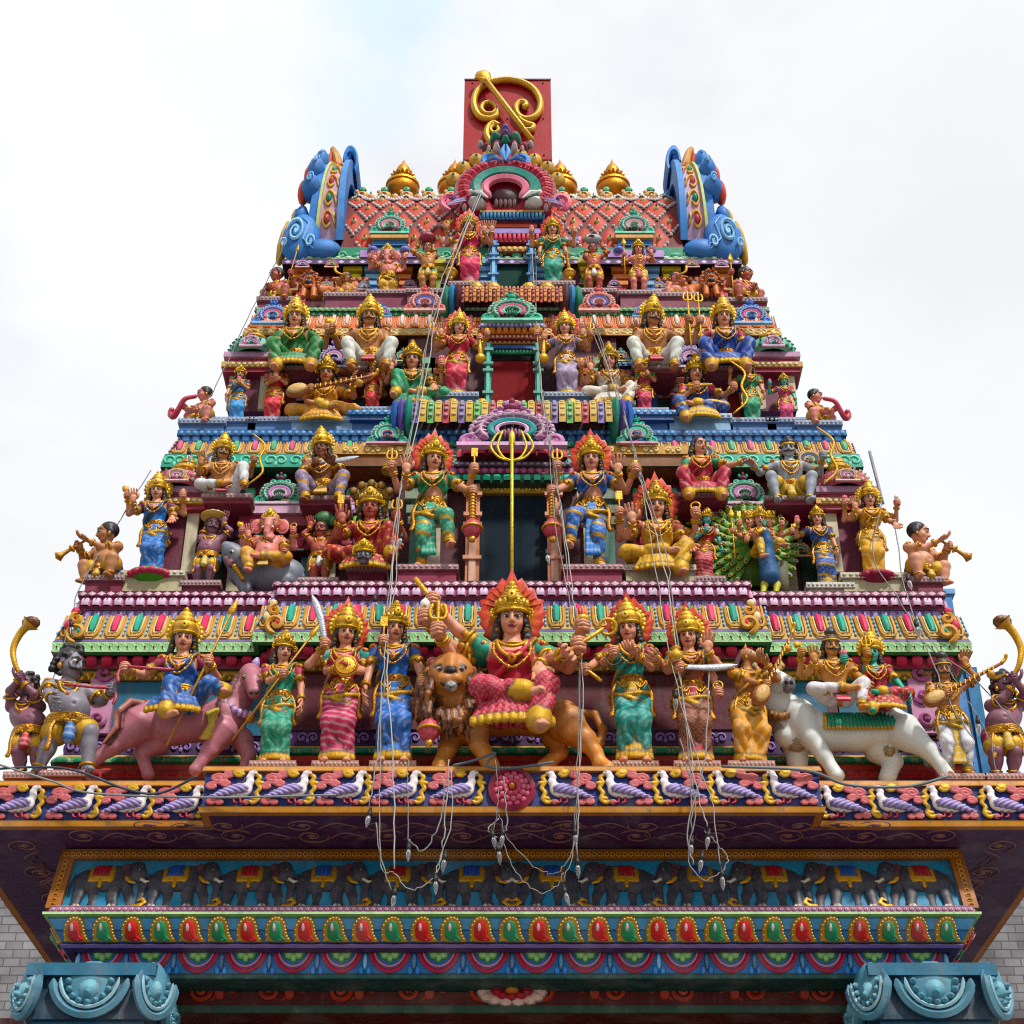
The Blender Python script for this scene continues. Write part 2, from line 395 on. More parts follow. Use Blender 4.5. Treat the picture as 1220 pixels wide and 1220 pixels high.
def mb_center(o):
    V = np.zeros(len(o.data.vertices)*3, np.float32); o.data.vertices.foreach_get('co', V); V = V.reshape(-1, 3)
    c = (V.min(0)+V.max(0))/2; c[2] = V[:, 2].min(); return c.astype(float)
# ================================================================== gate beam, garland bands, elephant frieze
zsof = zat(985, 11.25); YS = 11.62            # underside of the cornice
zf_t, zf_b = zsof-.012, zat(1081, 11.5)
WF = at(1154, 1050, 11.55)[0]                 # half-width of the frieze
m = MB()                                       # gate beam with carved scrolls
zb0, zb1 = zat(1200, 11.9), zat(1161, 11.9)
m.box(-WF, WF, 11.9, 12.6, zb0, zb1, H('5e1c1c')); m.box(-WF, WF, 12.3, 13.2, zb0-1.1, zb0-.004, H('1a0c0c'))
m.box(-WF, WF, 11.86, 11.9-.003, zb0-.05, zb0, H('2a4a38')); m.box(-WF, WF, 11.86, 11.9-.003, zb1-.02, zb1+.02, H('1d4a3c'))
u = UV(); h = zb1-zb0
for k, sg in ((0, 1), (.5, -1)):
    u.scroll(k+.02, h*.5, h*.36, pi*.2, 1.6, H('b8402a'), .018, 26, sg); u.line([(k+.1, h*.2), (k+.2, h*.55), (k+.3, h*.8), (k+.42, h*.6)], .02, H('b8442c'))
    for q in range(3): u.pet(k+.16+q*.09, h*.18+.05*q, .09, .1, .03, H('6c1a14'), H('b04024'))
md = mot(u); m.inst(md, [(x, 11.9, zb0) for x in np.arange(-2.75, -.5, 1.0)]); m.inst(md, [(x, 11.9, zb0) for x in -np.arange(-2.75, -.5, 1.0)], (-1, 0, 0))
T(m, 'gate_beam')
m = MB(); u = UV()
for k in range(14): 
    a = k*2*pi/14; u.blob(.2*cos(a), .07*sin(a), .06, .05, .05, H('d8a0a0'), 8, 2, c2=H('e8c8b8'))
for k in range(10):
    a = k*2*pi/10+.3; u.blob(.11*cos(a), .04*sin(a), .05, .04, .09, H('b8203a'), 8, 2)
u.blob(0, 0, .06, .035, .13, H('d88828'))
m.inst(mot(u), [(0, 11.88, zat(1182, 11.88))]); T(m, 'lotus_boss')
# leaf garland band
zg0, zg1 = zat(1160, 11.55), zat(1131, 11.6)
P0 = Plan(WF+.02, 1, 11.6, 0.0, 17.3)
P0.a = (WF-.27, 1.0, 11.62, .001, 17.3)
m = MB(); sweep(m, P0, [(-.35, zg0-.02, H('123e3a')), (.02, zg0-.02, H('0f5b55')), (.03, zg0+.012, H('2d6fae')), (.03, zg1, H('2d6fae')), (-.1, zg1+.01, H('2d6fae'))])
u = UV(); hh = zg1-zg0; pw = .32
u.line(arc(0, hh*.98, .128, hh*.88, 180, 360, 16), .017, H('b02045'), 5)
u.line(arc(0, hh*.98, .105, hh*.70, 180, 360, 14), .008, H('e08a98'), 4)
for a_, l_ in ((-90, .12), (-55, .10), (-125, .10), (-20, .09), (-160, .09)):
    a = radians(a_); u.blob(cos(a)*l_*.55, hh*.95+sin(a)*l_*.55, .026+.02*abs(cos(a)), .026+.018*abs(sin(a)), .03, H('5aa84e'), 8, 3, c2=H('a8d890'))
u.blob(0, hh*.86, .03, .03, .035, H('d8c850'))
for s_ in (-1, 1):
    u.blob(s_*.16, hh*.45, .018, hh*.4, .025, H('3f8fd8'), 8, 3, c2=H('9fd0f0')); u.blob(s_*.135, hh*.12, .02, .035, .022, H('3f8fd8'), 6, 2); 
row(m, P0, .032, zg0+.012, pw, mot(u)); T(m, 'leaf_garland_band')
# lilac rod, curling jewel band, bead band
zr0, zr1 = zat(1130, 11.5), zat(1122, 11.45); zj0, zj1 = zat(1122, 11.46), zat(1094, 11.4); zbd = zat(1081, 11.42)
m = MB(); sweep(m, P0, [(.06, zr0-.01, DPURP), (.13, zr0, H('8068b0')), (.15, (zr0+zr1)/2, H('a898d0')), (.13, zr1, DPURP), (.06, zr1+.003, DPURP)])
sweep(m, P0, [(.08, zr1+.003, H('1d3f66')), (.135, zj0, H('3a7fb8')), (.185, zj0+.5*(zj1-zj0), H('5aa0d0')), (.235, zj1, H('78b868')), (.27, zj1+.012, H('b8d8a0')), (.27, zj1+.03, H('8f5a80')), (.23, zj1+.034, H('a8708f')), (.225, zbd, H('c890a8')), (.20, zbd+.012, H('8f5a80')), (-.05, zbd+.013, H('8f5a80'))])
u = UV(); hh = zj1-zj0
hh = hh*1.34; po = smooth_path([(-.098, .04*hh), (-.099, .5*hh), (-.07, .84*hh), (-.02, 1.0*hh), (.035, .93*hh), (.062, .64*hh), (.07, .36*hh), (.092, .12*hh), (.108, 0), (.02, -.01*hh), (-.06, 0), (-.098, .04*hh)], 4)[:-1]
u.poly(po, .028, H('c08a30'), H('c89a40'), 0, .8)
pm_ = po.mean(0); [u.blob(*(pm_+(po[q]-pm_)*.84), .008, .008, .012, H('f0d890'), 5, 2, w0=.024) for q in range(0, 30, 2)]
pi_ = smooth_path([(-.062, .26*hh), (-.058, .62*hh), (-.025, .82*hh), (.018, .76*hh), (.034, .52*hh), (.042, .26*hh), (.058, .1*hh), (.0, .06*hh), (-.04, .12*hh), (-.062, .26*hh)], 4)[:-1]
u.poly(pi_, .028, RED, RED, .03, .6, .45); u.blob(-.022, hh*.6, .014, .034, .008, H('f0d0d0'), 6, 2, w0=.056); u.blob(.02, hh*.2, .02, .014, .006, H('e8b0a8'), 6, 2, w0=.05)
jA = mot(u); cB = jA[2].copy(); isr = np.abs(cB[:, :3]-RED[:3]).sum(1) < 1e-4; cB[isr] = H('0f8a5c')
row(m, P0, .135, zj0+.004, .212, jA, -math.atan2(.10, zj1-zj0), [jA[2], cB])
u = UV(); u.blob(0, 0, .02, .016, .018, H('d8b0c4'), 7, 2); u.blob(0, 0, .007, .006, .024, H('8a3058'), 5, 2)
row(m, P0, .23, (zj1+.034+zbd)/2, .046, mot(u))
T(m, 'curling_jewel_band')
# elephant frieze: backing, frame, twelve elephants
fr = MB(); zt, zb = zf_t-.03, zbd+.013; Yt, Yb_ = 11.66, 11.50
def fz(x, t, w=0.0): return np.array([x*(1-.004*t), Yb_+(Yt-Yb_)*t-w, zb+(zt-zb)*t])
def fquad(mb, x0, x1, t0, t1, w, c):
    mb.add([fz(x0, t0, w), fz(x1, t0, w), fz(x1, t1, w), fz(x0, t1, w)], [(0, 1, 2, 3)], c)
fquad(fr, -WF, WF, 0, 1, 0, H('1583a8'))
FW = .085
for (x0, x1, t0, t1) in ((-WF-.02, WF+.02, .88, 1.06), (-WF-.02, -WF+FW, 0, .88), (WF-FW, WF+.02, 0, .88)):
    a = [fz(x0, t0, .04), fz(x1, t0, .04), fz(x1, t1, .04), fz(x0, t1, .04)]; b = [fz(x0, t0, -.1), fz(x1, t0, -.1), fz(x1, t1, -.1), fz(x0, t1, -.1)]
    V = a+b; fr.add([V[i] for f in ((0, 1, 2, 3), (0, 4, 5, 1), (1, 5, 6, 2), (2, 6, 7, 3), (3, 7, 4, 0)) for i in f], np.arange(20).reshape(5, 4), H('9a5f1c'))
u = UV()
t_ = np.linspace(0, 2*pi, 9); u.line(np.stack([.017*np.cos(t_), .014*np.sin(t_), 0*t_+.003], -1), .005, H('c99040', .3), 4, True)
ring = mot(u)
fr.inst(ring, [fz(x, .955, .042) for x in np.arange(-WF+.02, WF, .045)]); 
for sx in (-1, 1): fr.inst(ring, [fz(sx*(WF-FW/2+.012), t, .042) for t in np.arange(.05, .86, .085)])
# side and back walls behind the frieze
sweep(fr, Plan(WF-.004, 1.0, 11.72, .001, 17.3), [(0, zb, DTEAL), (0, zsof, DTEAL)])
frieze = T(fr, 'elephant_frieze')
EH = np.linalg.norm(fz(0, .88)-fz(0, 0))
def elephant(cl):
    s = Sdf()
    s.el((0, 0, .60), (.42, .2, .24), 0, .06); s.el((-.27, 0, .58), (.24, .18, .24), 0, .06); s.el((.2, 0, .66), (.26, .17, .24), 0, .08)
    for x, y, k, b in ((-.38, -.07, .0, -.02), (-.2, .06, .06, .05), (.2, -.07, -.02, .02), (.36, .05, .08, .12)):
        s.chain([(x, y, .5), (x+k, y, .28), (x+b, y, .06), (x+b, y, .0)], [.125, .09, .078, .088], 0, .05)
    s.el((.47, -.02, .76), (.17, .15, .19), 0, .06); s.el((.5, -.02, .87), (.11, .1, .1), 0, .06)
    s.chain([(.56, -.02, .72), (.65, -.03, .5), (.64, -.03, .28), (.62, -.04, .14), (.70, -.05, .08)], [.11, .08, .058, .045, .04], 0, .04)
    s.el((.33, -.13, .74), (.1, .035, .17), 1, .02)                                   # ear
    s.chain([(.6, -.1, .58), (.7, -.13, .52), (.78, -.13, .54)], [.03, .022, .008], 2, .0)
    s.el((.53, -.15, .76), (.025, .02, .02), 2, 0); s.el((.53, -.17, .76), (.012, .012, .012), 5, 0)
    s.chain([(-.5, 0, .7), (-.56, -.02, .5), (-.55, -.03, .28)], [.03, .018, .02], 0, .02)
    def cloth(x0, x1, z0, z1, th, lab):
        def fn(X, Y, Z):
            a, b, c = (X+.04)/(.42+th), Y/(.2+th), (Z-.60)/(.26+th)
            d = (np.sqrt(a*a+b*b+c*c)-1)*.2
            return np.maximum(d, np.maximum(np.maximum(x0-X, X-x1), np.maximum(z0-Z, Z-z1)))
        s.raw((x0, -.3, z0), (x1, .3, z1), fn, lab, 0)
    cloth(-.26, .14, .50, 1.0, .03, 4); cloth(-.19, .07, .60, 1.0, .045, 3)
    s.chain([(-.05, -.2, .5), (-.05, -.19, .40)], [.035, .035], 4, 0)
    s.chain([(.36, -.15, .6), (.42, -.15, .52), (.5, -.13, .5)], [.03, .035, .03], 4, 0)
    s.chain([(.55, -.08, .05), (.66, -.12, .03), (.74, -.12, .1), (.69, -.13, .17), (.62, -.12, .13)], [.03, .04, .035, .03, .02], 4, .01)
    for x in (-.4, -.33, .17, .24): s.el((x, -.14, .02), (.03, .03, .025), 2, 0)
    g = H('3a3a44')
    def cf(V, lb, C):
        st = (lb == 3) & (np.sin(V[:, 0]*95) > .55); C = C.copy(); C[st] = C[st]*.55; return C
    return sdf_mb(s, .016, [g, H('4a2c34'), H('ddd2bc'), cl, GOLD, BLACK], cf)
EP = {c: elephant(H(h)) for c, h in (('red', 'a01c28'), ('blue', '2450a0'))}
ew = 2*(WF-FW)/12; ek = EH*.98
emesh = {}
for i in range(12):
    right = i >= 6; c = 'red' if (i % 2 == 0) != right else 'blue'; x = -WF+FW+(i+.5)*ew
    key = (c, right)
    ti = Yt-Yb_; ti = math.atan2(Yt-Yb_, zt-zb)
    M = rotx(-ti) @ np.diag([(-1 if right else 1)*ek*1.0, ek*.52, ek])
    o = fz(x*1.0, 0, .0)
    if key not in emesh:
        mm = MB(); mm.merge(EP[c], M, (0, 0, 0)); ob = mm.build('elephant', M_STATUE, frieze); emesh[key] = ob
    else:
        ob = emesh[key].copy(); COL.objects.link(ob); ob.parent = frieze
    ob.location = o-np.array([0, TY, 0])-np.array(frieze['_w'])
    ob['label'] = ('elephant facing %s under a %s saddle cloth' % ('left' if right else 'right', c))
# ================================================================== cornice: soffit, goose fascia
WB = at(980, 945, 11.0)[0]
WC = 4.05
# the eave's side edge: the photograph's line (0,1065)-(55,1152) lies on the soffit
def on_z(px, py, z):
    u_ = (px-610)/FPX; v = (610-py)/FPX; t = (z-CAMZ)/(ST+v*CT); return u_*t, (CT-v*ST)*t
xe = [on_z(2, 1065, zsof), on_z(55, 1152, zsof)]; WE = -sum(p[0] for p in xe)/2
PC = Plan(WE, WB, 11.25, .25, 17.9)
z1c = zat(930, 11.25)
m = MB(); DP = H('4a2550')
sweep(m, PC, [(-.9, zsof, DP), (-.06, zsof, H('b5701f')), (0, zsof-.002, H('c98a2c')), (.012, zsof+.045, H('a8651c')), (-.012, zsof+.05, H('16286e')), (-.012, z1c-.05, H('a8651c')), (.012, z1c-.045, H('c98a2c')), (.0, z1c, OCHRE), (-.9, z1c+.005, OCHRE)])
soff = UV()           # painted scrolls on the soffit, raised a little
for k in (0, 1):
    sg = 1 if k == 0 else -1
    soff.scroll(k*.55, .16, .13, .4, 1.5, H('94665e'), .006, 26, sg); soff.line(smooth_path([(k*.55+.1, .08), (k*.55+.25, .22), (k*.55+.42, .12), (k*.55+.5, .2)], 5), .006, H('94665e'), 4)
    for q in range(4): soff.blob(k*.55+.24+q*.06, .14+.04*sin(q*2.), .045, .022, .012, H('62364a'), 7, 2)
sm = mot(soff)
for x in np.arange(-3.1, -.2, 1.1): m.inst(sm, [(x, 11.58, zsof)], (1, 0, 0), (0, -1, 0), (0, 0, -1)); m.inst(sm, [(x+.5, 11.36, zsof)], (1, 0, 0), (0, -.8, 0), (0, 0, -1)); m.inst(sm, [(-x-.5, 11.36, zsof)], (-1, 0, 0), (0, -.8, 0), (0, 0, -1))
for x in np.arange(-3.1, -.2, 1.1): m.inst(sm, [(-x, 11.58, zsof)], (-1, 0, 0), (0, -1, 0), (0, 0, -1))
for sx in (-1, 1):
    for y in (11.6, 12.1, 12.65, 13.2, 14.2): m.inst(sm, [(sx*(WF+.12), y, zsof)], (0, 1, 0), (sx, 0, 0), (0, 0, -1))
cornice = T(m, 'cornice_eave', angle=30)
def goose():
    s = Sdf()
    s.el((0, 0, .40), (.27, .13, .19), 0, .05); s.el((.16, 0, .47), (.15, .12, .17), 0, .06)
    s.chain([(.2, 0, .52), (.27, -.01, .68), (.25, -.02, .82), (.30, -.03, .92)], [.10, .075, .06, .075], 0, .04)
    s.el((.31, -.03, .93), (.085, .07, .07), 0, .03); s.rc((.37, -.03, .91), (.47, -.04, .87), .03, .012, 3, .0)
    s.el((.33, -.095, .945), (.018, .015, .015), 4, 0)
    s.rc((.26, -.02, 1.0), (.24, -.02, 1.06), .03, .012, 3, 0); s.rc((.29, -.02, 1.01), (.31, -.02, 1.07), .025, .01, 3, 0)
    for x in (-.02, .1): s.chain([(x, -.03, .24), (x+.02, -.04, .1), (x+.08, -.06, .07)], [.03, .022, .02], 3, .01); 
    def fea(t, qx, qy, qz, X, Y, Z): return .014*np.sin((Z*.8+X*.6)*70)
    s.rc((.1, -.1, .46), (-.36, -.1, .26), .13, .05, 1, .02, fea); s.rc((.04, -.1, .5), (-.3, -.11, .36), .10, .03, 1, .02, fea)
    s.rc((-.2, 0, .36), (-.46, -.02, .24), .10, .05, 1, .03, fea)
    for (u, v, r, a0, sg) in ((-.34, .78, .14, 0, 1), (-.16, .88, .10, 2, -1), (-.44, .56, .10, 1, 1), (-.2, .62, .1, 3, -1), (-.42, .12, .08, 1, 1), (-.28, .1, .06, 2, -1), (.22,.1,.05,0,1)):
        t = np.linspace(0, 1, 12); a = a0+sg*9*t; rr = r*(1-.8*t)
        s.chain([(u+x, -.02, v+z) for x, z in zip(rr*np.cos(a), rr*np.sin(a))], [.045]*12, 2, 0)
    for P in ([(.36, .9), (.44, .8), (.40, .66), (.46, .5), (.40, .36), (.44, .2), (.36, .08), (.28, .12)], [(.02, .86), (.1, .98), (.0, 1.0), (-.04, .9), (.06, .84), (.12, .9)]):
        s.chain([(x, -.03, z) for x, z in smooth_path(P, 4)], [.046]*(4*(len(P)-1)+1), 5, 0)
    for c in ((.04, .93), (.47, .64), (.37, .2)): s.el((c[0], -.04, c[1]), (.07, .05, .06), 5, 0)
    def cf(V, lb, C):
        C = C.copy(); st = (lb == 1) & (np.sin((V[:, 2]*.8+V[:, 0]*.6)*70) > .45); C[st] = H('8272b2')
        bl = (lb == 0) & (V[:, 0] < .05) & (V[:, 2] > .4); C[bl] = H('c9b4d4'); 
        return C
    return sdf_mb(s, .019, [H('f2e8ea'), H('b4a4d4'), H('c46468'), H('c8303a'), BLACK, GOLDP], cf)
GS = goose(); FH = z1c-zsof-.1; gk = FH/1.0
def put_geese(xs, Y, right):
    global _g
    for x in xs:
        if right not in gmesh:
            mm = MB(); mm.merge(GS, np.diag([(-1 if right else 1)*gk*1.48, gk*.95, gk*1.04]), (0, 0, 0)); ob = mm.build('goose', M_STATUE, cornice); gmesh[right] = ob
        else: ob = gmesh[right].copy(); COL.objects.link(ob); ob.parent = cornice
        ob.location = np.array([x, Y, zsof+.05])-np.array([0, TY, 0])-np.array(cornice['_w'])
        ob['label'] = 'white goose with lilac wings facing %s among red scrolls' % ('left' if right else 'right')
gmesh = {}
cs = [at(x, 945, 11.0)[0] for x in (280, 345, 411, 476, 545)]
put_geese(cs, 11.0, False); put_geese([-x for x in cs], 11.0, True)
ss = [at(x, 955, 11.25)[0] for x in (22, 90, 154, 217)]+[at(22, 955, 11.25)[0]-.44]
put_geese(ss, 11.25, False); put_geese([-x for x in ss], 11.25, True)
m = MB(); u = UV(); R_ = FH*.56
for r_, n_, d_, c1, c2 in ((.78, 14, .03, H('b02a50'), H('dc6a88')), (.56, 12, .055, H('b02a50'), H('e07a94')), (.33, 9, .075, H('a01c40'), H('d85878'))):
    for k in range(n_):
        a = k*2*pi/n_+r_*3; u.blob(R_*r_*cos(a), R_*r_*sin(a), R_*.21, R_*.21, d_, c1, 10, 3, c2=c2)
u.blob(0, 0, R_*.2, R_*.2, .11, H('a81840'), 10, 3, c2=H('e0a040'))
t_ = np.linspace(0, 2*pi, 25); u.line(np.stack([R_*np.cos(t_), R_*np.sin(t_), 0*t_], -1), .03, H('8a1838'), 5, True)
m.inst(mot(u), [(0, 11.0, (zsof+z1c)/2)]); T(m, 'lotus_medallion', parent=cornice)
# ================================================================== columns with curled capitals
zc1 = zat(1150, 11.2); zc0 = zat(1205, 11.2)
def column(sx):
    t = empty('gate_column', (0, 0, 0)); t.parent = tower; xc = sx*(at(1117, 1180, 11.2)[0]); t.location = (xc, 11.75-TY, 0); t['_w'] = [xc, 11.75-TY, 0.]
    B = H('2c5f78'); B2 = H('54879c'); B3 = H('183c54')
    m = MB(); hw = .44; Yc = 11.75; hh = (zc1-zc0)*.92
    m.box(xc-hw, xc+hw, Yc-.5, Yc+.5, zc1-.05, zc1+.035, H('2d6a86'))
    m.box(xc-hw+.015, xc+hw-.015, Yc-.445, Yc+.445, zc0-.02, zc1-.052, B3)
    m.box(xc-.38, xc+.38, Yc-.4, Yc+.4, zc0-.16, zc0-.022, H('235f7e'))
    def face(cx, cy, U, W, wd):
        u = UV(); u.blob(0, hh*.62, wd*.46, hh*.66, .035, mix(B, B2, .1), 16, 9)
        u.line(np.c_[arc(0, hh*.86, wd*.46, hh*.86, 180, 360, 18), np.full(18, .03)], .032, B2); u.line(np.c_[arc(0, hh*.86, wd*.36, hh*.70, 180, 360, 18), np.full(18, .05)], .014, H('94bcc8'))
        u.blob(0, hh*.70, wd*.35, hh*.62, .055, H('568ea4'), 14, 8)
        for k in range(9):
            a = radians(180+k*22.5); u.blob(wd*.26*cos(a), hh*.78+hh*.5*sin(a), wd*.055, hh*.1, .10, H('5f98ac'), 8, 2)
        u.blob(0, hh*.6, wd*.17, hh*.30, .095, H('78aebe'), 12, 3); u.blob(0, hh*.5, wd*.08, hh*.16, .12, H('5f98ac'), 8, 2)
        for s2 in (-1, 1): u.scroll(s2*wd*.13, hh*.8, wd*.085, pi/2, 1.2, H('78aebe'), .016, 14, s2)
        m.inst(mot(u), [(cx, cy, zc0)], U, (0, 0, 1), W)
    face(xc, Yc-.45, (1, 0, 0), (0, -1, 0), .55)
    for s2 in (-1, 1):
        face(xc+s2*.44, Yc, (0, s2, 0), (s2, 0, 0), .56)
        for s3 in (-1,):      # curled corner leaves
            q = (s2*.707, -.707, 0); face(xc+s2*.42, Yc-.42, (.707, s2*.707, 0) , q, .34)
    T(m, 'capital', parent=t)
    m = MB(); m.box(xc-.36, xc+.36, Yc-.36, Yc+.36, -.02, zc0-.165, H('2f7892')); 
    for x0, x1 in ((-.36, -.28), (.28, .36)): m.box(xc+x0, xc+x1, Yc-.385, Yc-.362, 0, zc0-.17, H('6fb4c8'))
    m.box(xc-.28, xc+.28, Yc-.385, Yc-.362, zc0-.25, zc0-.17, H('6fb4c8')); m.box(xc-.27, xc+.27, Yc-.372, Yc-.362, 0.3, zc0-.26, H('123a5a'))
    T(m, 'shaft', parent=t, angle=30)
for sx in (-1, 1): column(sx)
# ================================================================== tiers
def scallop_row(c, r=.03, d=.02, n=6): u = UV(); u.blob(0, 0, r, r, d, c, n, 2); return mot(u)
def lotus_mot(w, h, d, c1, c2, up=False, dot=None):
    u = UV(); u.pet(0, 0, w*.98, h, d, c1, c2, up=up)
    if dot is not None: u.blob(0, h*.62, w*.07, w*.07, d*.3, dot, 6, 2, w0=d)
    return mot(u)
def swirl_mot(w, h, c, th=.008):
    u = UV(); u.scroll(-w*.22, h*.5, h*.38, 0, 1.3, c, th, 16, 1); u.scroll(w*.22, h*.5, h*.38, pi, 1.3, c, th, 16, -1); u.blob(0, h*.3, .02, h*.25, th*1.5, c, 6, 2); return mot(u)
def diamond_mot(w, h, c, d=.012):
    V = np.array([(-w/2, h/2, 0), (0, 0, 0), (w/2, h/2, 0), (0, h, 0), (0, h/2, d)], np.float32)
    F = np.array([(0, 1, 4, 3), (2, 3, 4, 1)]); return V, F, np.tile(c, (5, 1))
def jewel_mot(w, h, cap, frame, fin, bead):
    u = UV(); hw = w*.33
    u.line([(-hw, h*.98, .01), (-hw, h*.4, .012), (-hw*.9, h*.16, .012), (-hw*.55, h*.03, .012), (hw*.55, h*.03, .012), (hw*.9, h*.16, .012), (hw, h*.4, .012), (hw, h*.98, .01)], w*.062, frame, 5, True)
    u.line([(-hw*.62, h*.98, .01), (-hw*.62, h*.4, .012), (-hw*.5, h*.2, .012), (hw*.5, h*.2, .012), (hw*.62, h*.4, .012), (hw*.62, h*.98, .01)], w*.035, fin, 4, True)
    P = np.array([(0, h*.97, .01), (0, h*.85, .02), (0, h*.45, .022), (0, h*.26, .01)]); u.tube(P, [w*.13, w*.155, w*.155, w*.08], cap, 8, cap=False)
    for q in range(5): u.blob(w*.5, h*(.15+.19*q), w*.06, h*.085, .022, bead, 6, 2)
    return mot(u)
def recol(motif, a, b):
    c = motif[2].copy(); c[np.abs(c[:, :3]-a[:3]).sum(1) < 1e-4] = b; return c
# ---- horseshoe arch ornament; local x, z, depth -y; half-width 1
def kudu(c1, c2, c3, hole, knob, gem, wide=1.0, face=False):
    u = UV(); W_ = wide
    u.add([(-1.08*W_, -.1, -.05), (1.08*W_, -.1, -.05), (1.08*W_, .02, -.05), (-1.08*W_, .02, -.05), (-1.08*W_, -.1, .2), (1.08*W_, -.1, .2), (1.08*W_, .02, .2), (-1.08*W_, .02, .2)], [(4, 5, 6, 7), (0, 4, 7, 3), (1, 2, 6, 5), (3, 7, 6, 2), (0, 1, 5, 4)], c3)
    A = arc(0, .52, .62*W_, .50, -42, 222, 26)
    u.line(np.c_[A, np.full(26, .07)], .12, c1, 7); [u.line([((.5)*W_*cos(a), .52+.40*sin(a), .14), (.64*W_*cos(a+.06), .52+.52*sin(a+.06), .2), (.80*W_*cos(a+.16), .52+.65*sin(a+.16), .1)], .062, mix(c1, WHITE, .12+.2*(k%2)), 5) for k, a in enumerate(np.linspace(-.6, pi+.42, 15))]; u.line(np.c_[arc(0, .52, .62*W_, .50, -42, 222, 26), np.full(26, .20)], .04, mix(c1, WHITE, .45), 5)
    B = arc(0, .52, .80*W_, .66, -35, 215, 22)
    for p in B: u.blob(p[0], p[1], .088, .088, .15, mix(c1, WHITE, .25), 7, 2, c2=mix(c1, WHITE, .5))
    u.line(np.c_[arc(0, .5, .42*W_, .33, -45, 225, 20), np.full(20, .14)], .085, c2, 6); u.line(np.c_[arc(0, .48, .30*W_, .23, -50, 230, 18), np.full(18, .17)], .05, c3, 5)
    u.blob(0, .46, .26*W_, .22, .1, hole, 10, 2)
    for k in range(-2, 3): u.blob(k*.08, .42+.03*(2-abs(k)), .05, .13, .22, mix(c3, hole, .4), 6, 2)
    for s in (-1, 1):
        u.scroll(s*.80*W_, .16, .24, -pi/2, 1.4, c1, .085, 18, s); u.scroll(s*.55*W_, .9, .15, pi/2, 1.1, mix(c1, WHITE, .2), .055, 12, -s)
        u.scroll(s*.28*W_, 1.12, .15, 0 if s > 0 else pi, 1.2, c1, .06, 14, s)
    u.blob(0, 1.12, .24, .17, .22, c1, 10, 3); u.blob(0, 1.36, .17, .17, .22, knob, 10, 3); u.blob(0, 1.36, .06, .06, .28, gem, 6, 2)
    u.blob(0, 1.58, .08, .14, .16, knob, 8, 3); u.blob(-.16, 1.5, .07, .12, .12, c1, 7, 2); u.blob(.16, 1.5, .07, .12, .12, c1, 7, 2)
    if face:
        for s in (-1, 1): u.blob(s*.1, 1.16, .06, .06, .3, WHITE, 7, 2); u.blob(s*.1, 1.16, .03, .03, .33, BLACK, 6, 2); u.blob(s*.26, 1.3, .1, .09, .2, c1, 7, 2)
    return mot(u)
def put_kudu(k, px, py, hw_px, Y, kd=1.0, zs=1.0):
    """base centre at the photo's point, half-width in photo pixels, on the plane Y"""
    x, z = at(px, py, Y); x2, _ = at(px+hw_px, py, Y); s = x2-x
    m = MB(); m.inst(k, [(x, Y, z)], (s, 0, 0), (0, 0, s*zs), (0, -s*kd, 0)); return T(m, 'horseshoe_arch')
def pilaster(m, x, Y, z0, z1, w, c, c2):
    m.box(x-w/2, x+w/2, Y-.05, Y, z0, z1, c); h = z1-z0
    for f, e in ((0, .03), (.08, .02), (.72, .02), (.80, .035), (.9, .05)): m.box(x-w/2-e, x+w/2+e, Y-.05-e, Y-.002, z0+h*f+.001, z0+h*(f+.06), c2)
# ------------------------------------------------------------------ tier one: wall behind the big row of figures, jewelled eave
z1 = z1c+.005
Y1 = 11.82                                     # wall plane; statues stand before it
def Z1(py): return zat(py, 11.82)
W1 = at(1128, 840, 11.85)[0]; WB1 = at(880, 705, 11.6)[0]
P1 = Plan(W1, WB1, Y1, .16, 2*TY-Y1)
zw0, zw1 = z1, zat(812, Y1)
m = MB()
zz = lambda py: zat(py, 11.72)
zb_ = zat(921, 11.62)
sweep(m, P1, [(.10, z1-.01, H('8c1c28')), (.10, zb_, H('b02a30')), (.10, zb_+.07, H('8c1c28')), (.075, zb_+.075, H('c8463a')), (.075, zb_+.13, H('158a64')), (.10, zb_+.135, H('158a64')), (.06, zb_+.2, H('c8a050')), (.045, zb_+.22, DPURP), (.03, zb_+.225, DPURP), (.03, zb_+.36, H('8a68a8')), (.045, zb_+.365, H('8a68a8')), (.0, zb_+.38, H('5a1024')), (.0, zw1, H('5a1024'))])
row(m, P1, .10, zb_+.01, .10, lotus_mot(.10, .05, .02, H('d84848'), H('9a2028')))
row(m, P1, .09, zb_+.137, .14, lotus_mot(.135, .055, .02, H('d8c070'), H('1a9a74'), up=True))
row(m, P1, .03, zb_+.24, .2, swirl_mot(.2, .11, H('9a7cc0'), .010))
base1 = T(m, 'tier_wall')
for sx in (-1, 1):                              # teal recessed panels and pilasters
    for (p0, p1, c) in ((905, 985, '0e6a86'), (1000, 1085, '0e6a86')):
        m = MB(); x0, x1 = sorted([sx*at(p0, 850, Y1)[0], sx*at(p1, 850, Y1)[0]]); m.box(x0, x1, Y1-.016, Y1-.003, zb_+.4, zw1-.01, H(c)); T(m, 'wall_panel', angle=30)
for sx in (-1, 1):
    m = MB(); x = sx*at(1100, 850, Y1)[0]; z0 = zb_+.4
    m.box(x-.10, x+.10, Y1-.06, Y1-.017, z0, zw1-.005, H('c890b0')); u = UV()
    for k in range(4): u.scroll(0, .12+k*.2, .075, k*pi, 1.2, H('a85a8c'), .018, 14, 1 if k % 2 else -1)
    m.inst(mot(u), [(x, Y1-.06, z0)]); T(m, 'carved_pilaster')
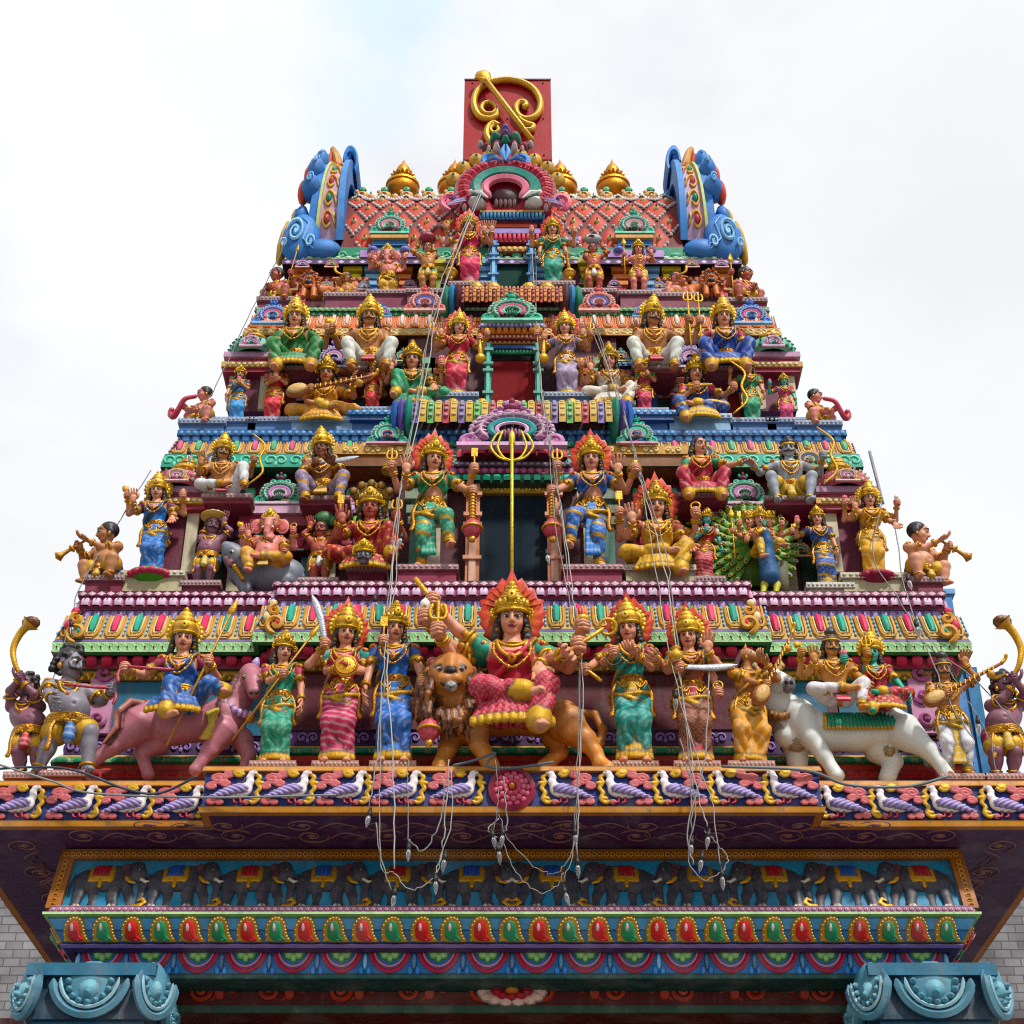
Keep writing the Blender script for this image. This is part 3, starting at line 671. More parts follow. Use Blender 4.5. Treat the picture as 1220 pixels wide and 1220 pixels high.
# eave of tier one
m = MB(); YE = 11.82
def oy(py, o): return zat(py, YE-o)
G0 = H('b08a3c')
PR = [(-.12, oy(811, 0), G0), (.03, oy(811, .03), H('c89a3c')), (.06, oy(799, .06), H('1f8a54')), (.09, oy(797, .09), H('9a1838')), (.10, oy(784, .1), H('6a1028')), (.02, oy(782, .02), H('14603a')),
      (.16, oy(781, .16), H('3f9a48')), (.20, oy(777, .20), H('8cd08a')), (.205, oy(765, .205), H('6a5a9a')), (.19, oy(761, .19), H('c8a868')), (.05, oy(735, .05), H('9a78b4')), (.03, oy(727, .03), H('d890a8')), (.06, oy(725, .06), H('8a2a50')),
      (.08, oy(722, .08), H('8a2a50')), (.08, oy(711, .08), H('8a2a50')), (.10, oy(710, .10), H('5a1430')), (.10, oy(704, .10), H('6a1838')), (-.6, oy(703.5, .10), H('6a1838'))]
sweep(m, P1, PR)
h_ = oy(797, .09)
u = UV(); u.line(arc(0, .0, .075, .07, 0, 180, 12), .010, H('e0bc60', .2), 4); u.line(arc(0, .0, .045, .04, 0, 180, 10), .009, H('8a6420'), 4); u.blob(0, .015, .02, .02, .014, H('e0bc60', .2)); u.blob(.1, .05, .02, .02, .014, H('8a6420'))
V_, F_0, C_ = mot(u); row(m, P1, .045, oy(810, .045), .15, (V_*np.array([.75, 1, 1]), F_0, C_))
row(m, P1, .085, oy(796, .09), .125, lotus_mot(.125, oy(785, .1)-oy(796, .09), .07, H('7a1030'), H('d83a5c'), dot=None))
gh = oy(765, .2)-oy(777, .2)
u = UV()
for s in (-1, 1): u.line([(-.055*s, gh*.05), (.0, gh*.5), (.055*s, gh*.95)], .009, H('dff0c8'), 4, True)
u.line([(-.055, gh*.9), (.055, gh*.9)], .009, H('bfe8b0'), 4, True); u.line([(-.055, gh*.08), (.055, gh*.08)], .009, H('bfe8b0'), 4, True); u.blob(.0, gh*.5, .016, .016, .016, H('6a2030')); u.blob(.03, gh*.75, .01, .01, .01, H('2f7a3c'))
V_, F_0, C_ = mot(u); row(m, P1, .202, oy(777, .2), .07, (V_*np.array([.63, 1, .8]), F_0, C_))
jt, jb = oy(736, .05), oy(761, .19); til = math.atan2(.14, jt-jb); jl = math.hypot(.14, jt-jb)
jm = jewel_mot(.178, jl, H('d83a68'), H('d09a48'), H('f0e0b0'), H('8cc4ec')); jc = [jm[2], recol(jm, H('d83a68'), H('14a890'))]
row(m, P1, .195, jb+.005, .178, jm, til, jc)
row(m, P1, .04, oy(735.5, .05), .07, lotus_mot(.07, oy(727, .03)-oy(735, .05), .018, H('6a4a94'), H('b09ad0'), up=True, dot=H('5a3a80')))
row(m, P1, .075, oy(722.5, .08), .09, lotus_mot(.09, oy(711, .08)-oy(722.5, .08), .04, H('a85880'), H('dcc0dc'), up=True, dot=H('5a2040')))
row(m, P1, .10, oy(709.5, .10), .075, diamond_mot(.07, oy(704.5, .1)-oy(709.5, .1), H('e8c0d4')))
T(m, 'jewelled_eave', angle=35)
# corner scrolls of the jewelled eave
def corner_scroll(px, py, Y, s, sx, c1, c2, cg):
    x, z = at(px, py, Y); u = UV(); u.scroll(0, .1, .11, -pi/2, 1.3, c1, .03, 18, sx); u.scroll(.02*sx, .27, .07, pi/2, 1.2, c1, .025, 14, -sx); u.blob(-.02*sx, .12, .05, .05, .05, cg, 8, 3); u.blob(.1*sx, .2, .05, .07, .03, c2, 8, 2); u.blob(.05*sx, .36, .05, .05, .04, c2, 8, 2)
    mm = MB(); mm.inst(mot(u), [(x, Y, z)], (s, 0, 0), (0, 0, s), (0, -s, 0)); T(mm, 'corner_scroll')
for sx in (-1, 1):
    corner_scroll(610+sx*520, 765, 11.6, .78, sx, H('d09a48'), H('c8365c'), H('14a080')); corner_scroll(610+sx*282, 754, 11.45, .75, sx, H('d09a48'), H('e8d0a0'), H('d03a5c'))
# ------------------------------------------------------------------ tier two
Y2 = 12.5; zl1 = oy(703.5, .10)
def scheme_eave(name, P, rows, parent=None):
    """rows: (py0, py1, o0, o1, colour, motif builder or None)"""
    m = MB(); Y = P.a[2]; pr = []
    for (a, b, o0, o1, c, f) in rows:
        pr += [(o0, zat(a, Y-o0), c), (o1, zat(b, Y-o1), mix(c, BLACK, .15))]
        if f:
            h = zat(b, Y-o1)-zat(a, Y-o0); L = math.hypot(h, o0-o1); mo, pitch, cs = f(L); row(m, P, o0-.004, zat(a, Y-o0), pitch, mo, math.atan2(o0-o1, h), cs)
    sweep(m, P, pr); return T(m, name, angle=35)
def f_lot(pitch, d, c1, c2, up=False, dot=None):
    pitch *= .68; return lambda L: (lotus_mot(pitch, L, d, c1, c2, up, dot), pitch, None)
def f_bead(pitch, c, d=.02): 
    pitch *= .7
    def g(L): u = UV(); u.blob(0, L/2, min(pitch*.42, .09), L*.42, d, c, 8, 2); return mot(u), pitch, None
    return g
def f_swirl(pitch, c, th=.01):
    pitch *= .78; th *= .8; return lambda L: (swirl_mot(pitch, L, c, th), pitch, None)
def f_dia(pitch, c):
    pitch *= .7; return lambda L: (diamond_mot(pitch*.9, L, c), pitch, None)
def f_jew(pitch, a, b, fr, fin, bead):
    pitch *= .68
    def g(L): j = jewel_mot(pitch, L, a, fr, fin, bead); return j, pitch, [j[2], recol(j, a, b)]
    return g
W2 = at(1000, 600, 12.45)[0]; WB2 = at(742, 560, 12.3)[0]
P2 = Plan(W2, WB2, Y2, .16, 2*TY-Y2)
m = MB(); zt2 = zat(560, Y2)
sweep(m, P2, [(.0, zl1-.01, H('4a1024')), (.0, zt2, H('4a1024'))])
for sx in (-1, 1):
    for k, px in enumerate((92, 112, 160, 215, 240, 270, 325, 365)):
        pilaster(m, sx*at(610+px, 640, Y2)[0], Y2-.002 if px > 132 else Y2-.162, zl1, zat(598, Y2), .12, [H('c8bfa4'), H('5a8a7c'), H('cfc6a8')][k % 3], [H('d8d0b8'), H('8a9a84'), H('b8b090')][k % 3])
    for px0, px1, c in ((340, 362, '10402c'), (290, 320, '14503c'), (225, 260, '3a0c20')):
        x0, x1 = sorted([sx*at(610+px0, 640, Y2)[0], sx*at(610+px1, 640, Y2)[0]]); m.box(x0, x1, Y2-.02, Y2-.003, zl1+.02, zat(600, Y2), H(c))
T(m, 'tier_wall', angle=30)
def door(px0, px1, py0, py1, Y, panel, frame, w, fc2=None, rail=None):
    x0, z0 = at(px0, py1, Y); x1, z1_ = at(px1, py0, Y); t = empty('doorway', (0, 0, 0)); t.parent = tower; c = [(x0+x1)/2, Y-TY, z0]; t.location = c; t['_w'] = c
    m = MB(); m.box(x0, x1, Y-.012, Y-.004, z0-.35, z1_, panel)
    if rail is not None: m.box(x0+.002, x1-.002, Y-.02, Y-.013, z1_-(z1_-z0)*.16, z1_-.002, rail)
    T(m, 'door_panel', parent=t, angle=30, mat=M_DOOR)
    m = MB()
    for a, b in ((x0-w, x0), (x1, x1+w)):
        m.box(a, b, Y-.13, Y-.004, z0-.35, z1_+.02, frame); m.box(a+w*.25, b-w*.25, Y-.15, Y-.132, z0-.35, z1_, fc2 if fc2 is not None else mix(frame, WHITE, .3))
        for f in (.12, .5, .62, .86): m.box(a-.02, b+.02, Y-.165, Y-.131, z0+(z1_-z0)*f, z0+(z1_-z0)*(f+.04), mix(frame, WHITE, .15))
    T(m, 'door_frame', parent=t, angle=30)
door(571, 651, 588, 690, Y2-.16, H('06222f'), H('d8906a'), .12)
def center_bands(name, px_hw, Y, bands):
    """stacked lintel mouldings over a door; bands: (py_low, py_high, out, colour, motif)"""
    m = MB()
    for (a, b, hw, o, c, f) in bands:
        z0, z1_ = zat(a, Y-o), zat(b, Y-o); x = at(610+hw, (a+b)/2, Y-o)[0]; P = Plan(x, x*.5, Y-o, .0005, Y+.2)
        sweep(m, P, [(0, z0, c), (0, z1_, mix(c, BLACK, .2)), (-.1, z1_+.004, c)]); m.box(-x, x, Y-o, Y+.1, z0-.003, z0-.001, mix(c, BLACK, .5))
        if f: mo, pitch, cs = f(z1_-z0); row(m, P, .0, z0, pitch, mo, 0, cs)
    return T(m, name, angle=35)
Yd = Y2-.16
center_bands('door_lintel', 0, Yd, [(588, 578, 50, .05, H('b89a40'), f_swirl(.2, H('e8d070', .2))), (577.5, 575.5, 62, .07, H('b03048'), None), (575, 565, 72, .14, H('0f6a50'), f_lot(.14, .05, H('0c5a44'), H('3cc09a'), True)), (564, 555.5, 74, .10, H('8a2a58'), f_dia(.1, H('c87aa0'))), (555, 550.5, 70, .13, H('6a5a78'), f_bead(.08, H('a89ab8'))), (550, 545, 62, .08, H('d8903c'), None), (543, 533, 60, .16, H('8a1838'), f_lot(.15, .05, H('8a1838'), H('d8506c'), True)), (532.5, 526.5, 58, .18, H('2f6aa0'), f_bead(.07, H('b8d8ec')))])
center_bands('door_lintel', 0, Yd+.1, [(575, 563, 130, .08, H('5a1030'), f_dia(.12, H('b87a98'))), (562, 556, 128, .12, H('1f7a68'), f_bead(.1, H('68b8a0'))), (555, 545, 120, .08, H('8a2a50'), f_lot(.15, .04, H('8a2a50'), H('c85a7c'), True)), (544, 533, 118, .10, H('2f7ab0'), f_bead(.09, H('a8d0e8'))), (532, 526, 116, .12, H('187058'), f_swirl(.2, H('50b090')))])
# side shrines under the second eave (stepped, with bead rows)
def side_steps(Y, xs, bands, parentname='shrine_moulding'):
    for sx in (-1, 1):
        m = MB()
        for (a, b, p0, p1, o, c, f) in bands:
            x0, x1 = at(610+p0, (a+b)/2, Y-o)[0], at(610+p1, (a+b)/2, Y-o)[0]; xc, hw = sx*(x0+x1)/2, (x1-x0)/2
            mm = MB(); P = Plan(hw, hw*.5, Y-o, .0005, Y+.3); z0, z1_ = zat(a, Y-o), zat(b, Y-o)
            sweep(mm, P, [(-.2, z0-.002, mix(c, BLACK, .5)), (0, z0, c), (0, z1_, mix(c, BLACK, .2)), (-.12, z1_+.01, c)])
            if f: mo, pitch, cs = f(z1_-z0); row(mm, P, 0, z0, pitch, mo, 0, cs, skip=(1+1,) if False else ())
            m.merge(mm, None, (xc, 0, 0))
        T(m, parentname, angle=35)
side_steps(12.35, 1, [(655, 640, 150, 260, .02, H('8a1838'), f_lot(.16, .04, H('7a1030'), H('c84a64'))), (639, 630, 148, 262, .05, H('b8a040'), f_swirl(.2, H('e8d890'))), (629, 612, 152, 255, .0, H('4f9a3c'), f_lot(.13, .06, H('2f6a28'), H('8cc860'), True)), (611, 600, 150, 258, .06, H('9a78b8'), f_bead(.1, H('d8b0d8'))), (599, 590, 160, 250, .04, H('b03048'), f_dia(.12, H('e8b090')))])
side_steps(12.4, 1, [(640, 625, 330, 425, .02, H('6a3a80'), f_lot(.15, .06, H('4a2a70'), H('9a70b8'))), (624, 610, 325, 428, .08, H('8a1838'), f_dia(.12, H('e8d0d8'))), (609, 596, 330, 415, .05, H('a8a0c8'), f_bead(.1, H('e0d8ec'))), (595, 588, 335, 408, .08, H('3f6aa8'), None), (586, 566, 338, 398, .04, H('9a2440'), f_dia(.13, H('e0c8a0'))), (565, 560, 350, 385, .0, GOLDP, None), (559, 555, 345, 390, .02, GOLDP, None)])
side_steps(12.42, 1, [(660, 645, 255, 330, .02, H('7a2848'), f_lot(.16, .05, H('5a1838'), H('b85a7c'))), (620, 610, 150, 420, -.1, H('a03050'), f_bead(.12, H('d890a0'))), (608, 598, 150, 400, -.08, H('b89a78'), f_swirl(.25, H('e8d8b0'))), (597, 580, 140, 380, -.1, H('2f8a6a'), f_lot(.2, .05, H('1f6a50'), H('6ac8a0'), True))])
# second eave
P2e = Plan(at(1003, 530, 12.35)[0], at(825, 530, 12.3)[0], 12.42, .0005, 2*TY-12.42)
scheme_eave('swirl_eave', P2e, [(568, 557, -.15, .14, H('0f5a38'), None), (556.5, 541, .15, .13, H('2f9a84'), f_swirl(.30, H('7ad8bc'), .014)), (540.5, 528, .11, .02, H('c8a060'), f_jew(.26, H('d86a8c'), H('6ab88a'), H('d8a04c'), H('e8e0c0'), H('9a8ad0'))), (527.5, 519, .03, .03, H('2f68b0'), f_lot(.13, .02, H('1f4a8c'), H('5a98d8'))), (518.5, 512, .06, .06, H('2a5fa0'), f_bead(.09, H('6aa8d8')))])
m = MB(); zl2 = zat(512, 12.36); xx = P2e.a[0]
m.box(-xx-.04, xx+.04, 12.37, 16.8, zl2-.02, zl2-.004, H('3a78b8')); T(m, 'tier_ledge', angle=30)
# ------------------------------------------------------------------ tier three
Y3 = 12.95; W3 = at(885, 470, 12.9)[0]
P3 = Plan(W3, at(735, 430, 12.8)[0], Y3, .14, 2*TY-Y3)
m = MB(); sweep(m, P3, [(0, zl2-.01, H('4a1424')), (0, zat(405, Y3), H('4a1424'))])
for sx in (-1, 1):
    for k, px in enumerate((62, 84, 104, 165, 195, 220, 240, 262)):
        pilaster(m, sx*at(610+px, 470, Y3)[0], Y3-.002 if px > 124 else Y3-.142, zl2, zat(440, Y3), .11, [H('4a70a8'), H('b84038'), H('4a8a6c')][k % 3], [H('8aa8d0'), H('d87a50'), H('7ab894')][k % 3])
    x0, x1 = sorted([sx*at(610+172, 490, Y3)[0], sx*at(610+235, 490, Y3)[0]]); m.box(x0, x1, Y3-.02, Y3-.003, zl2, zat(478, Y3), H('1f4a40'))
T(m, 'tier_wall', angle=30)
door(585, 637, 420, 489, Y3-.14, H('7a0c20'), H('2f9a8a'), .06, H('6ac8b4'), rail=H('120a10'))
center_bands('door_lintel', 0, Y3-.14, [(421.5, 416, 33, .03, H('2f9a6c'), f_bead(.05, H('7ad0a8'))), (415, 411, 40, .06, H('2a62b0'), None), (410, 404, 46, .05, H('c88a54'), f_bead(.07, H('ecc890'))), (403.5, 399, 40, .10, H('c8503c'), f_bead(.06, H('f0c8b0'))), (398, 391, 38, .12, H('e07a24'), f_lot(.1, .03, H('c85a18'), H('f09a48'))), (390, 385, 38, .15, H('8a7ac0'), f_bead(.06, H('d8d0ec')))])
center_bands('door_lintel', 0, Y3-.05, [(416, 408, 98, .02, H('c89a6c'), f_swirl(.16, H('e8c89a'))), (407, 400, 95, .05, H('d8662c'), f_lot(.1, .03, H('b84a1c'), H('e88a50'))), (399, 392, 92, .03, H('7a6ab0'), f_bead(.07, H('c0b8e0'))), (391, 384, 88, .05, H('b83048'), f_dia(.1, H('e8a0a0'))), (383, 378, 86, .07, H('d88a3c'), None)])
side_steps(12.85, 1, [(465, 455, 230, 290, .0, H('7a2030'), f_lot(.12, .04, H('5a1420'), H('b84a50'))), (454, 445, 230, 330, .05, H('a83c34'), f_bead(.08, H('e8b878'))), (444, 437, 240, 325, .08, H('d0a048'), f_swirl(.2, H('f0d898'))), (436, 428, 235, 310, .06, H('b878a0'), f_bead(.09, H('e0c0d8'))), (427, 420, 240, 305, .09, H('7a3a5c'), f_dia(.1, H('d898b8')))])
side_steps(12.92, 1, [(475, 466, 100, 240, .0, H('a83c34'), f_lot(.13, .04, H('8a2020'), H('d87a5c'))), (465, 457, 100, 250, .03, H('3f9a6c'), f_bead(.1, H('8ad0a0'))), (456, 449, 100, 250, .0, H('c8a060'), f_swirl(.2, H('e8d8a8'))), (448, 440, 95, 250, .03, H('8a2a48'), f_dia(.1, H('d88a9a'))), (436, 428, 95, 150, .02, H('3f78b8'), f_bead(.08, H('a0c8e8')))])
P3e = Plan(at(915, 390, 12.75)[0], at(805, 390, 12.75)[0], 12.9, .0005, 2*TY-12.9)
scheme_eave('ochre_eave', P3e, [(412, 400, -.14, .12, H('7a3a14'), None), (399.5, 391, .13, .12, H('d0a058'), f_swirl(.17, H('f0d8a0'), .010)), (390.5, 377, .10, .0, H('e07a50'), f_jew(.20, H('f0d8d0'), H('e8b8b0'), H('e08a4c'), H('f8e8d0'), H('e0d0e0'))), (376.5, 371, .02, .02, H('3f9a6c'), f_dia(.09, H('a8e0b8'))), (370.5, 366, .05, .05, H('6aa06c'), f_bead(.08, H('a0c898')))])
m = MB(); zl3 = zat(366, 12.85); xx = P3e.a[0]; m.box(-xx-.04, xx+.04, 12.86, 16.4, zl3-.02, zl3-.004, H('8ab0c0')); T(m, 'tier_ledge', angle=30)
# ------------------------------------------------------------------ tier four and the barrel roof
Y4 = 13.35; W4 = at(862, 340, 13.3)[0]
P4 = Plan(W4, at(700, 330, 13.2)[0], Y4, .12, 2*TY-Y4)
m = MB(); sweep(m, P4, [(0, zl3-.01, H('5a1420')), (0, zat(318, Y4), H('5a1420'))])
for sx in (-1, 1):
    for k, px in enumerate((32, 90, 130, 165, 190, 250)): pilaster(m, sx*at(610+px, 345, Y4)[0], Y4-.002 if px > 95 else Y4-.12, zl3, zat(322, Y4), .10, [H('3f88c8'), H('8ab83c'), H('c83848')][k % 3], [H('8ac0e8'), H('d8c850'), H('e89050')][k % 3])
T(m, 'tier_wall', angle=30)
side_steps(13.3, 1, [(349, 338, 170, 262, .0, H('b8502c'), f_lot(.12, .04, H('8a3018'), H('e08048'))), (336, 329, 170, 262, .03, H('7a2a24'), f_bead(.1, H('c87a50')))])
door(592, 629, 298, 345, Y4-.12, H('083c34'), H('3f88c8'), .07, H('8ac0e8'), rail=H('5a2a10'))
center_bands('door_lintel', 0, Y4-.12, [(299, 293, 27, .06, H('c88a40'), f_bead(.08, H('ecc880'))), (292, 289, 30, .04, H('3a2a3c'), None), (288, 279, 33, .09, H('b01c38'), f_lot(.07, .03, H('8a1028'), H('e85a70'))), (278, 272, 38, .12, H('a088c8'), None), (271, 266, 30, .06, H('e06a50'), None), (265, 262, 24, .08, H('d84030'), None), (261, 253, 36, .12, H('1f5a8c'), f_lot(.06, .03, H('1a4a78'), H('5a9ac8'))), (252.5, 250, 38, .15, H('d0a060'), None)])
center_bands('door_lintel', 0, Y4-.02, [(299, 290, 80, .03, H('7a1430'), f_lot(.1, .03, H('5a0c20'), H('b83a50'))), (289, 281, 85, .08, H('9a80c0'), f_bead(.1, H('d0c0e0'))), (270, 263, 62, .08, H('1f5a8c'), f_lot(.07, .03, H('1a4a78'), H('5a9ac8'))), (262, 258, 64, .11, H('d0a060'), None)])
P4e = Plan(at(872, 312, 13.2)[0], at(745, 312, 13.2)[0], 13.28, .0005, 2*TY-13.28)
scheme_eave('diamond_eave', P4e, [(321, 315, -.2, .08, H('2a0c20'), None), (314.5, 309, .10, .10, H('5a3a70'), f_dia(.16, H('d8c8e8'))), (308.5, 305, .08, .05, H('a8c8a8'), f_bead(.14, H('c8e0c8')))])
zr = zat(305, 13.2); zrb = zat(297, 13.25); zrt = zat(250, 13.95); XR = at(808, 270, 13.5)[0]
m = MB(); mm_ = UV()
m.box(-XR-.1, XR+.1, 13.22, 15.9, zr-.01, zrb+.0, H('2f8a6a')); u = UV(); u.scroll(-.12, .03, .05, 0, 1.3, H('7ad0a8'), .012, 14, 1); u.blob(.05, .03, .06, .04, .03, H('5ab890')); row(m, Plan(XR, 1, 13.22, .0005, 15.9), .0, zr-.005, .28, mot(u))
A0, B0 = 13.95-13.25, zrt-zrb
def arcpt(t): a = t*pi/2; return 13.95-A0*cos(a), zrb+B0*sin(a), (-cos(a)/A0, sin(a)/B0)
ts = np.linspace(0, 1, 13); V = []; F = []
full = [(arcpt(t)[0], arcpt(t)[1]) for t in ts]; full += [(2*13.95+.0-y, z) for y, z in full[::-1][1:]]
full = np.array(full); n_ = len(full)
V = np.concatenate([np.c_[np.full(n_, -XR), full], np.c_[np.full(n_, XR), full]]); i = np.arange(n_-1)
m.add(V, np.stack([i, i+n_, i+n_+1, i+1], -1), H('6e0a16'))
for sx in (-1, 1):
    c_ = np.concatenate([np.c_[np.full(n_, sx*XR), full], [[sx*XR, 13.95, zrb]]]); n0 = m.n; m.V.append(c_.astype(np.float32)); m.C.append(np.tile(H('8a1420'), (n_+1, 1))); m.n += n_+1; m.T.append((np.stack([i, i+1, np.full(n_-1, n_)], -1)+n0).astype(np.int32))
S_ = np.array([np.hypot(*(full[k+1]-full[k])) for k in range(12)]); L_ = S_.sum()
u = UV(); dw, dh = .26, L_/3.5
V = np.array([(-dw*.44, 0, .0), (0, -dh*.44, 0), (dw*.44, 0, 0), (0, dh*.44, 0), (0, 0, .035)]); u.add(V, [(0, 1, 4, 3), (2, 3, 4, 1)], np.stack([H('a82014'), H('a82014'), H('a82014'), H('c43c14'), H('d4581c')]))
u.blob(0, 0, .035, .035, .05, H('e8d8a0'), 7, 2, w0=.02); u.blob(0, 0, .016, .016, .075, H('2f6a4c'), 6, 2, w0=.02)
for k in range(1, 4):
    for s in (-1, 1): u.blob(s*dw*.44*(k/4), -dh*.44*(1-k/4), .022, .022, .03, WHITE, 6, 2)
u.blob(0, -dh*.46, .02, .022, .03, WHITE, 6, 2); dm = mot(u)
u = UV(); u.line([(-dw*.5, 0, .005), (0, dh*.5, .005)], .014, H('5a0a14'), 4, True); u.line([(dw*.5, 0, .005), (0, dh*.5, .005)], .014, H('5a0a14'), 4, True); dl = mot(u)
for back in (0, 1):
    for r_ in range(7):
        t = (r_+.5)/7; y, z, nn = arcpt(t); nn = np.array([0, nn[0], nn[1]]); nn /= np.linalg.norm(nn); up = np.array([0, nn[2], -nn[1]]); 
        if up[2] < 0: up = -up
        k = int(2*XR/dw)+2; xs = (np.arange(k)-(k-1)/2)*dw+(dw/2 if r_ % 2 else 0)
        if back: y = 2*13.95-y; nn[1] *= -1; up[1] *= -1
        m.inst(dm, [(x, y, z) for x in xs if abs(x) < XR-.02], (1, 0, 0), up, nn); 
roof = T(m, 'barrel_roof', angle=50)
# ridge cresting
m = MB(); zrd = zrt-.05; m.box(-XR, XR, 13.78, 14.12, zrd, zrd+.05, H('c88a8a'))
u = UV(); u.blob(0, .12, .085, .085, .05, H('d8b870'), 9, 3); u.blob(0, .12, .04, .04, .07, H('d85a4c'), 7, 2); u.blob(.125, .09, .045, .05, .04, H('e8dca8'), 7, 2); u.blob(0, .24, .05, .06, .04, H('5ab890'), 7, 2); u.blob(-.06, .2, .03, .04, .03, H('e8c0a0'), 6, 2); cm = mot(u)
xs = np.arange(-XR+.12, XR, .25); m.inst(cm, [(x, 13.79, zrd+.03) for x in xs], (1, 0, 0), (0, 0, .72)); m.inst(cm, [(x, 14.11, zrd+.03) for x in xs], (-1, 0, 0), (0, 0, .72), (0, 1, 0))
T(m, 'ridge_cresting', parent=roof)
# finials
def finial(px, Y=13.95, s=1.0):
    x, _ = at(px, 235, Y); z0 = zat(243, Y); ztop = zat(191, Y); h = (ztop-z0); m = MB(); G = H('d89018', .75); G2 = H('e8b040', .75)
    pr = [(.0, 0), (.16, .0), (.18, .04), (.13, .08), (.13, .12), (.24, .16), (.30, .22), (.32, .30), (.30, .36), (.33, .37), (.33, .41), (.26, .44), (.17, .47), (.15, .48), (.18, .49), (.18, .51), (.14, .52), (.15, .54), (.2, .58), (.2, .61), (.15, .64), (.15, .70), (.14, .76), (.12, .80), (.10, .84), (.055, .90), (.02, .96), (0.0, 1.05)]
    k = h; m.box(x-.12, x+.12, Y-.12, Y+.12, zrd, z0+.01, H('d8b870')); m.lathe([(r*k*.86, z*k) for r, z in pr], G, 20, (x, Y, z0), cols=[G2 if q in (9, 10, 14, 15, 24) else G for q in range(len(pr))])
    u = UV(); u.blob(0, 0, .022, .022, .06, G2, 5, 2); sp = mot(u)
    for q in range(16):
        a = q*2*pi/16; m.inst(sp, [(x+.165*k*cos(a), Y+.165*k*sin(a), z0+.595*k)], (-sin(a), cos(a), 0), (0, 0, 1), (cos(a)*.8, sin(a)*.8, .1))
    T(m, 'finial', M_GOLD, parent=roof, label=None)
for px in (479, 541, 668, 731): finial(px)
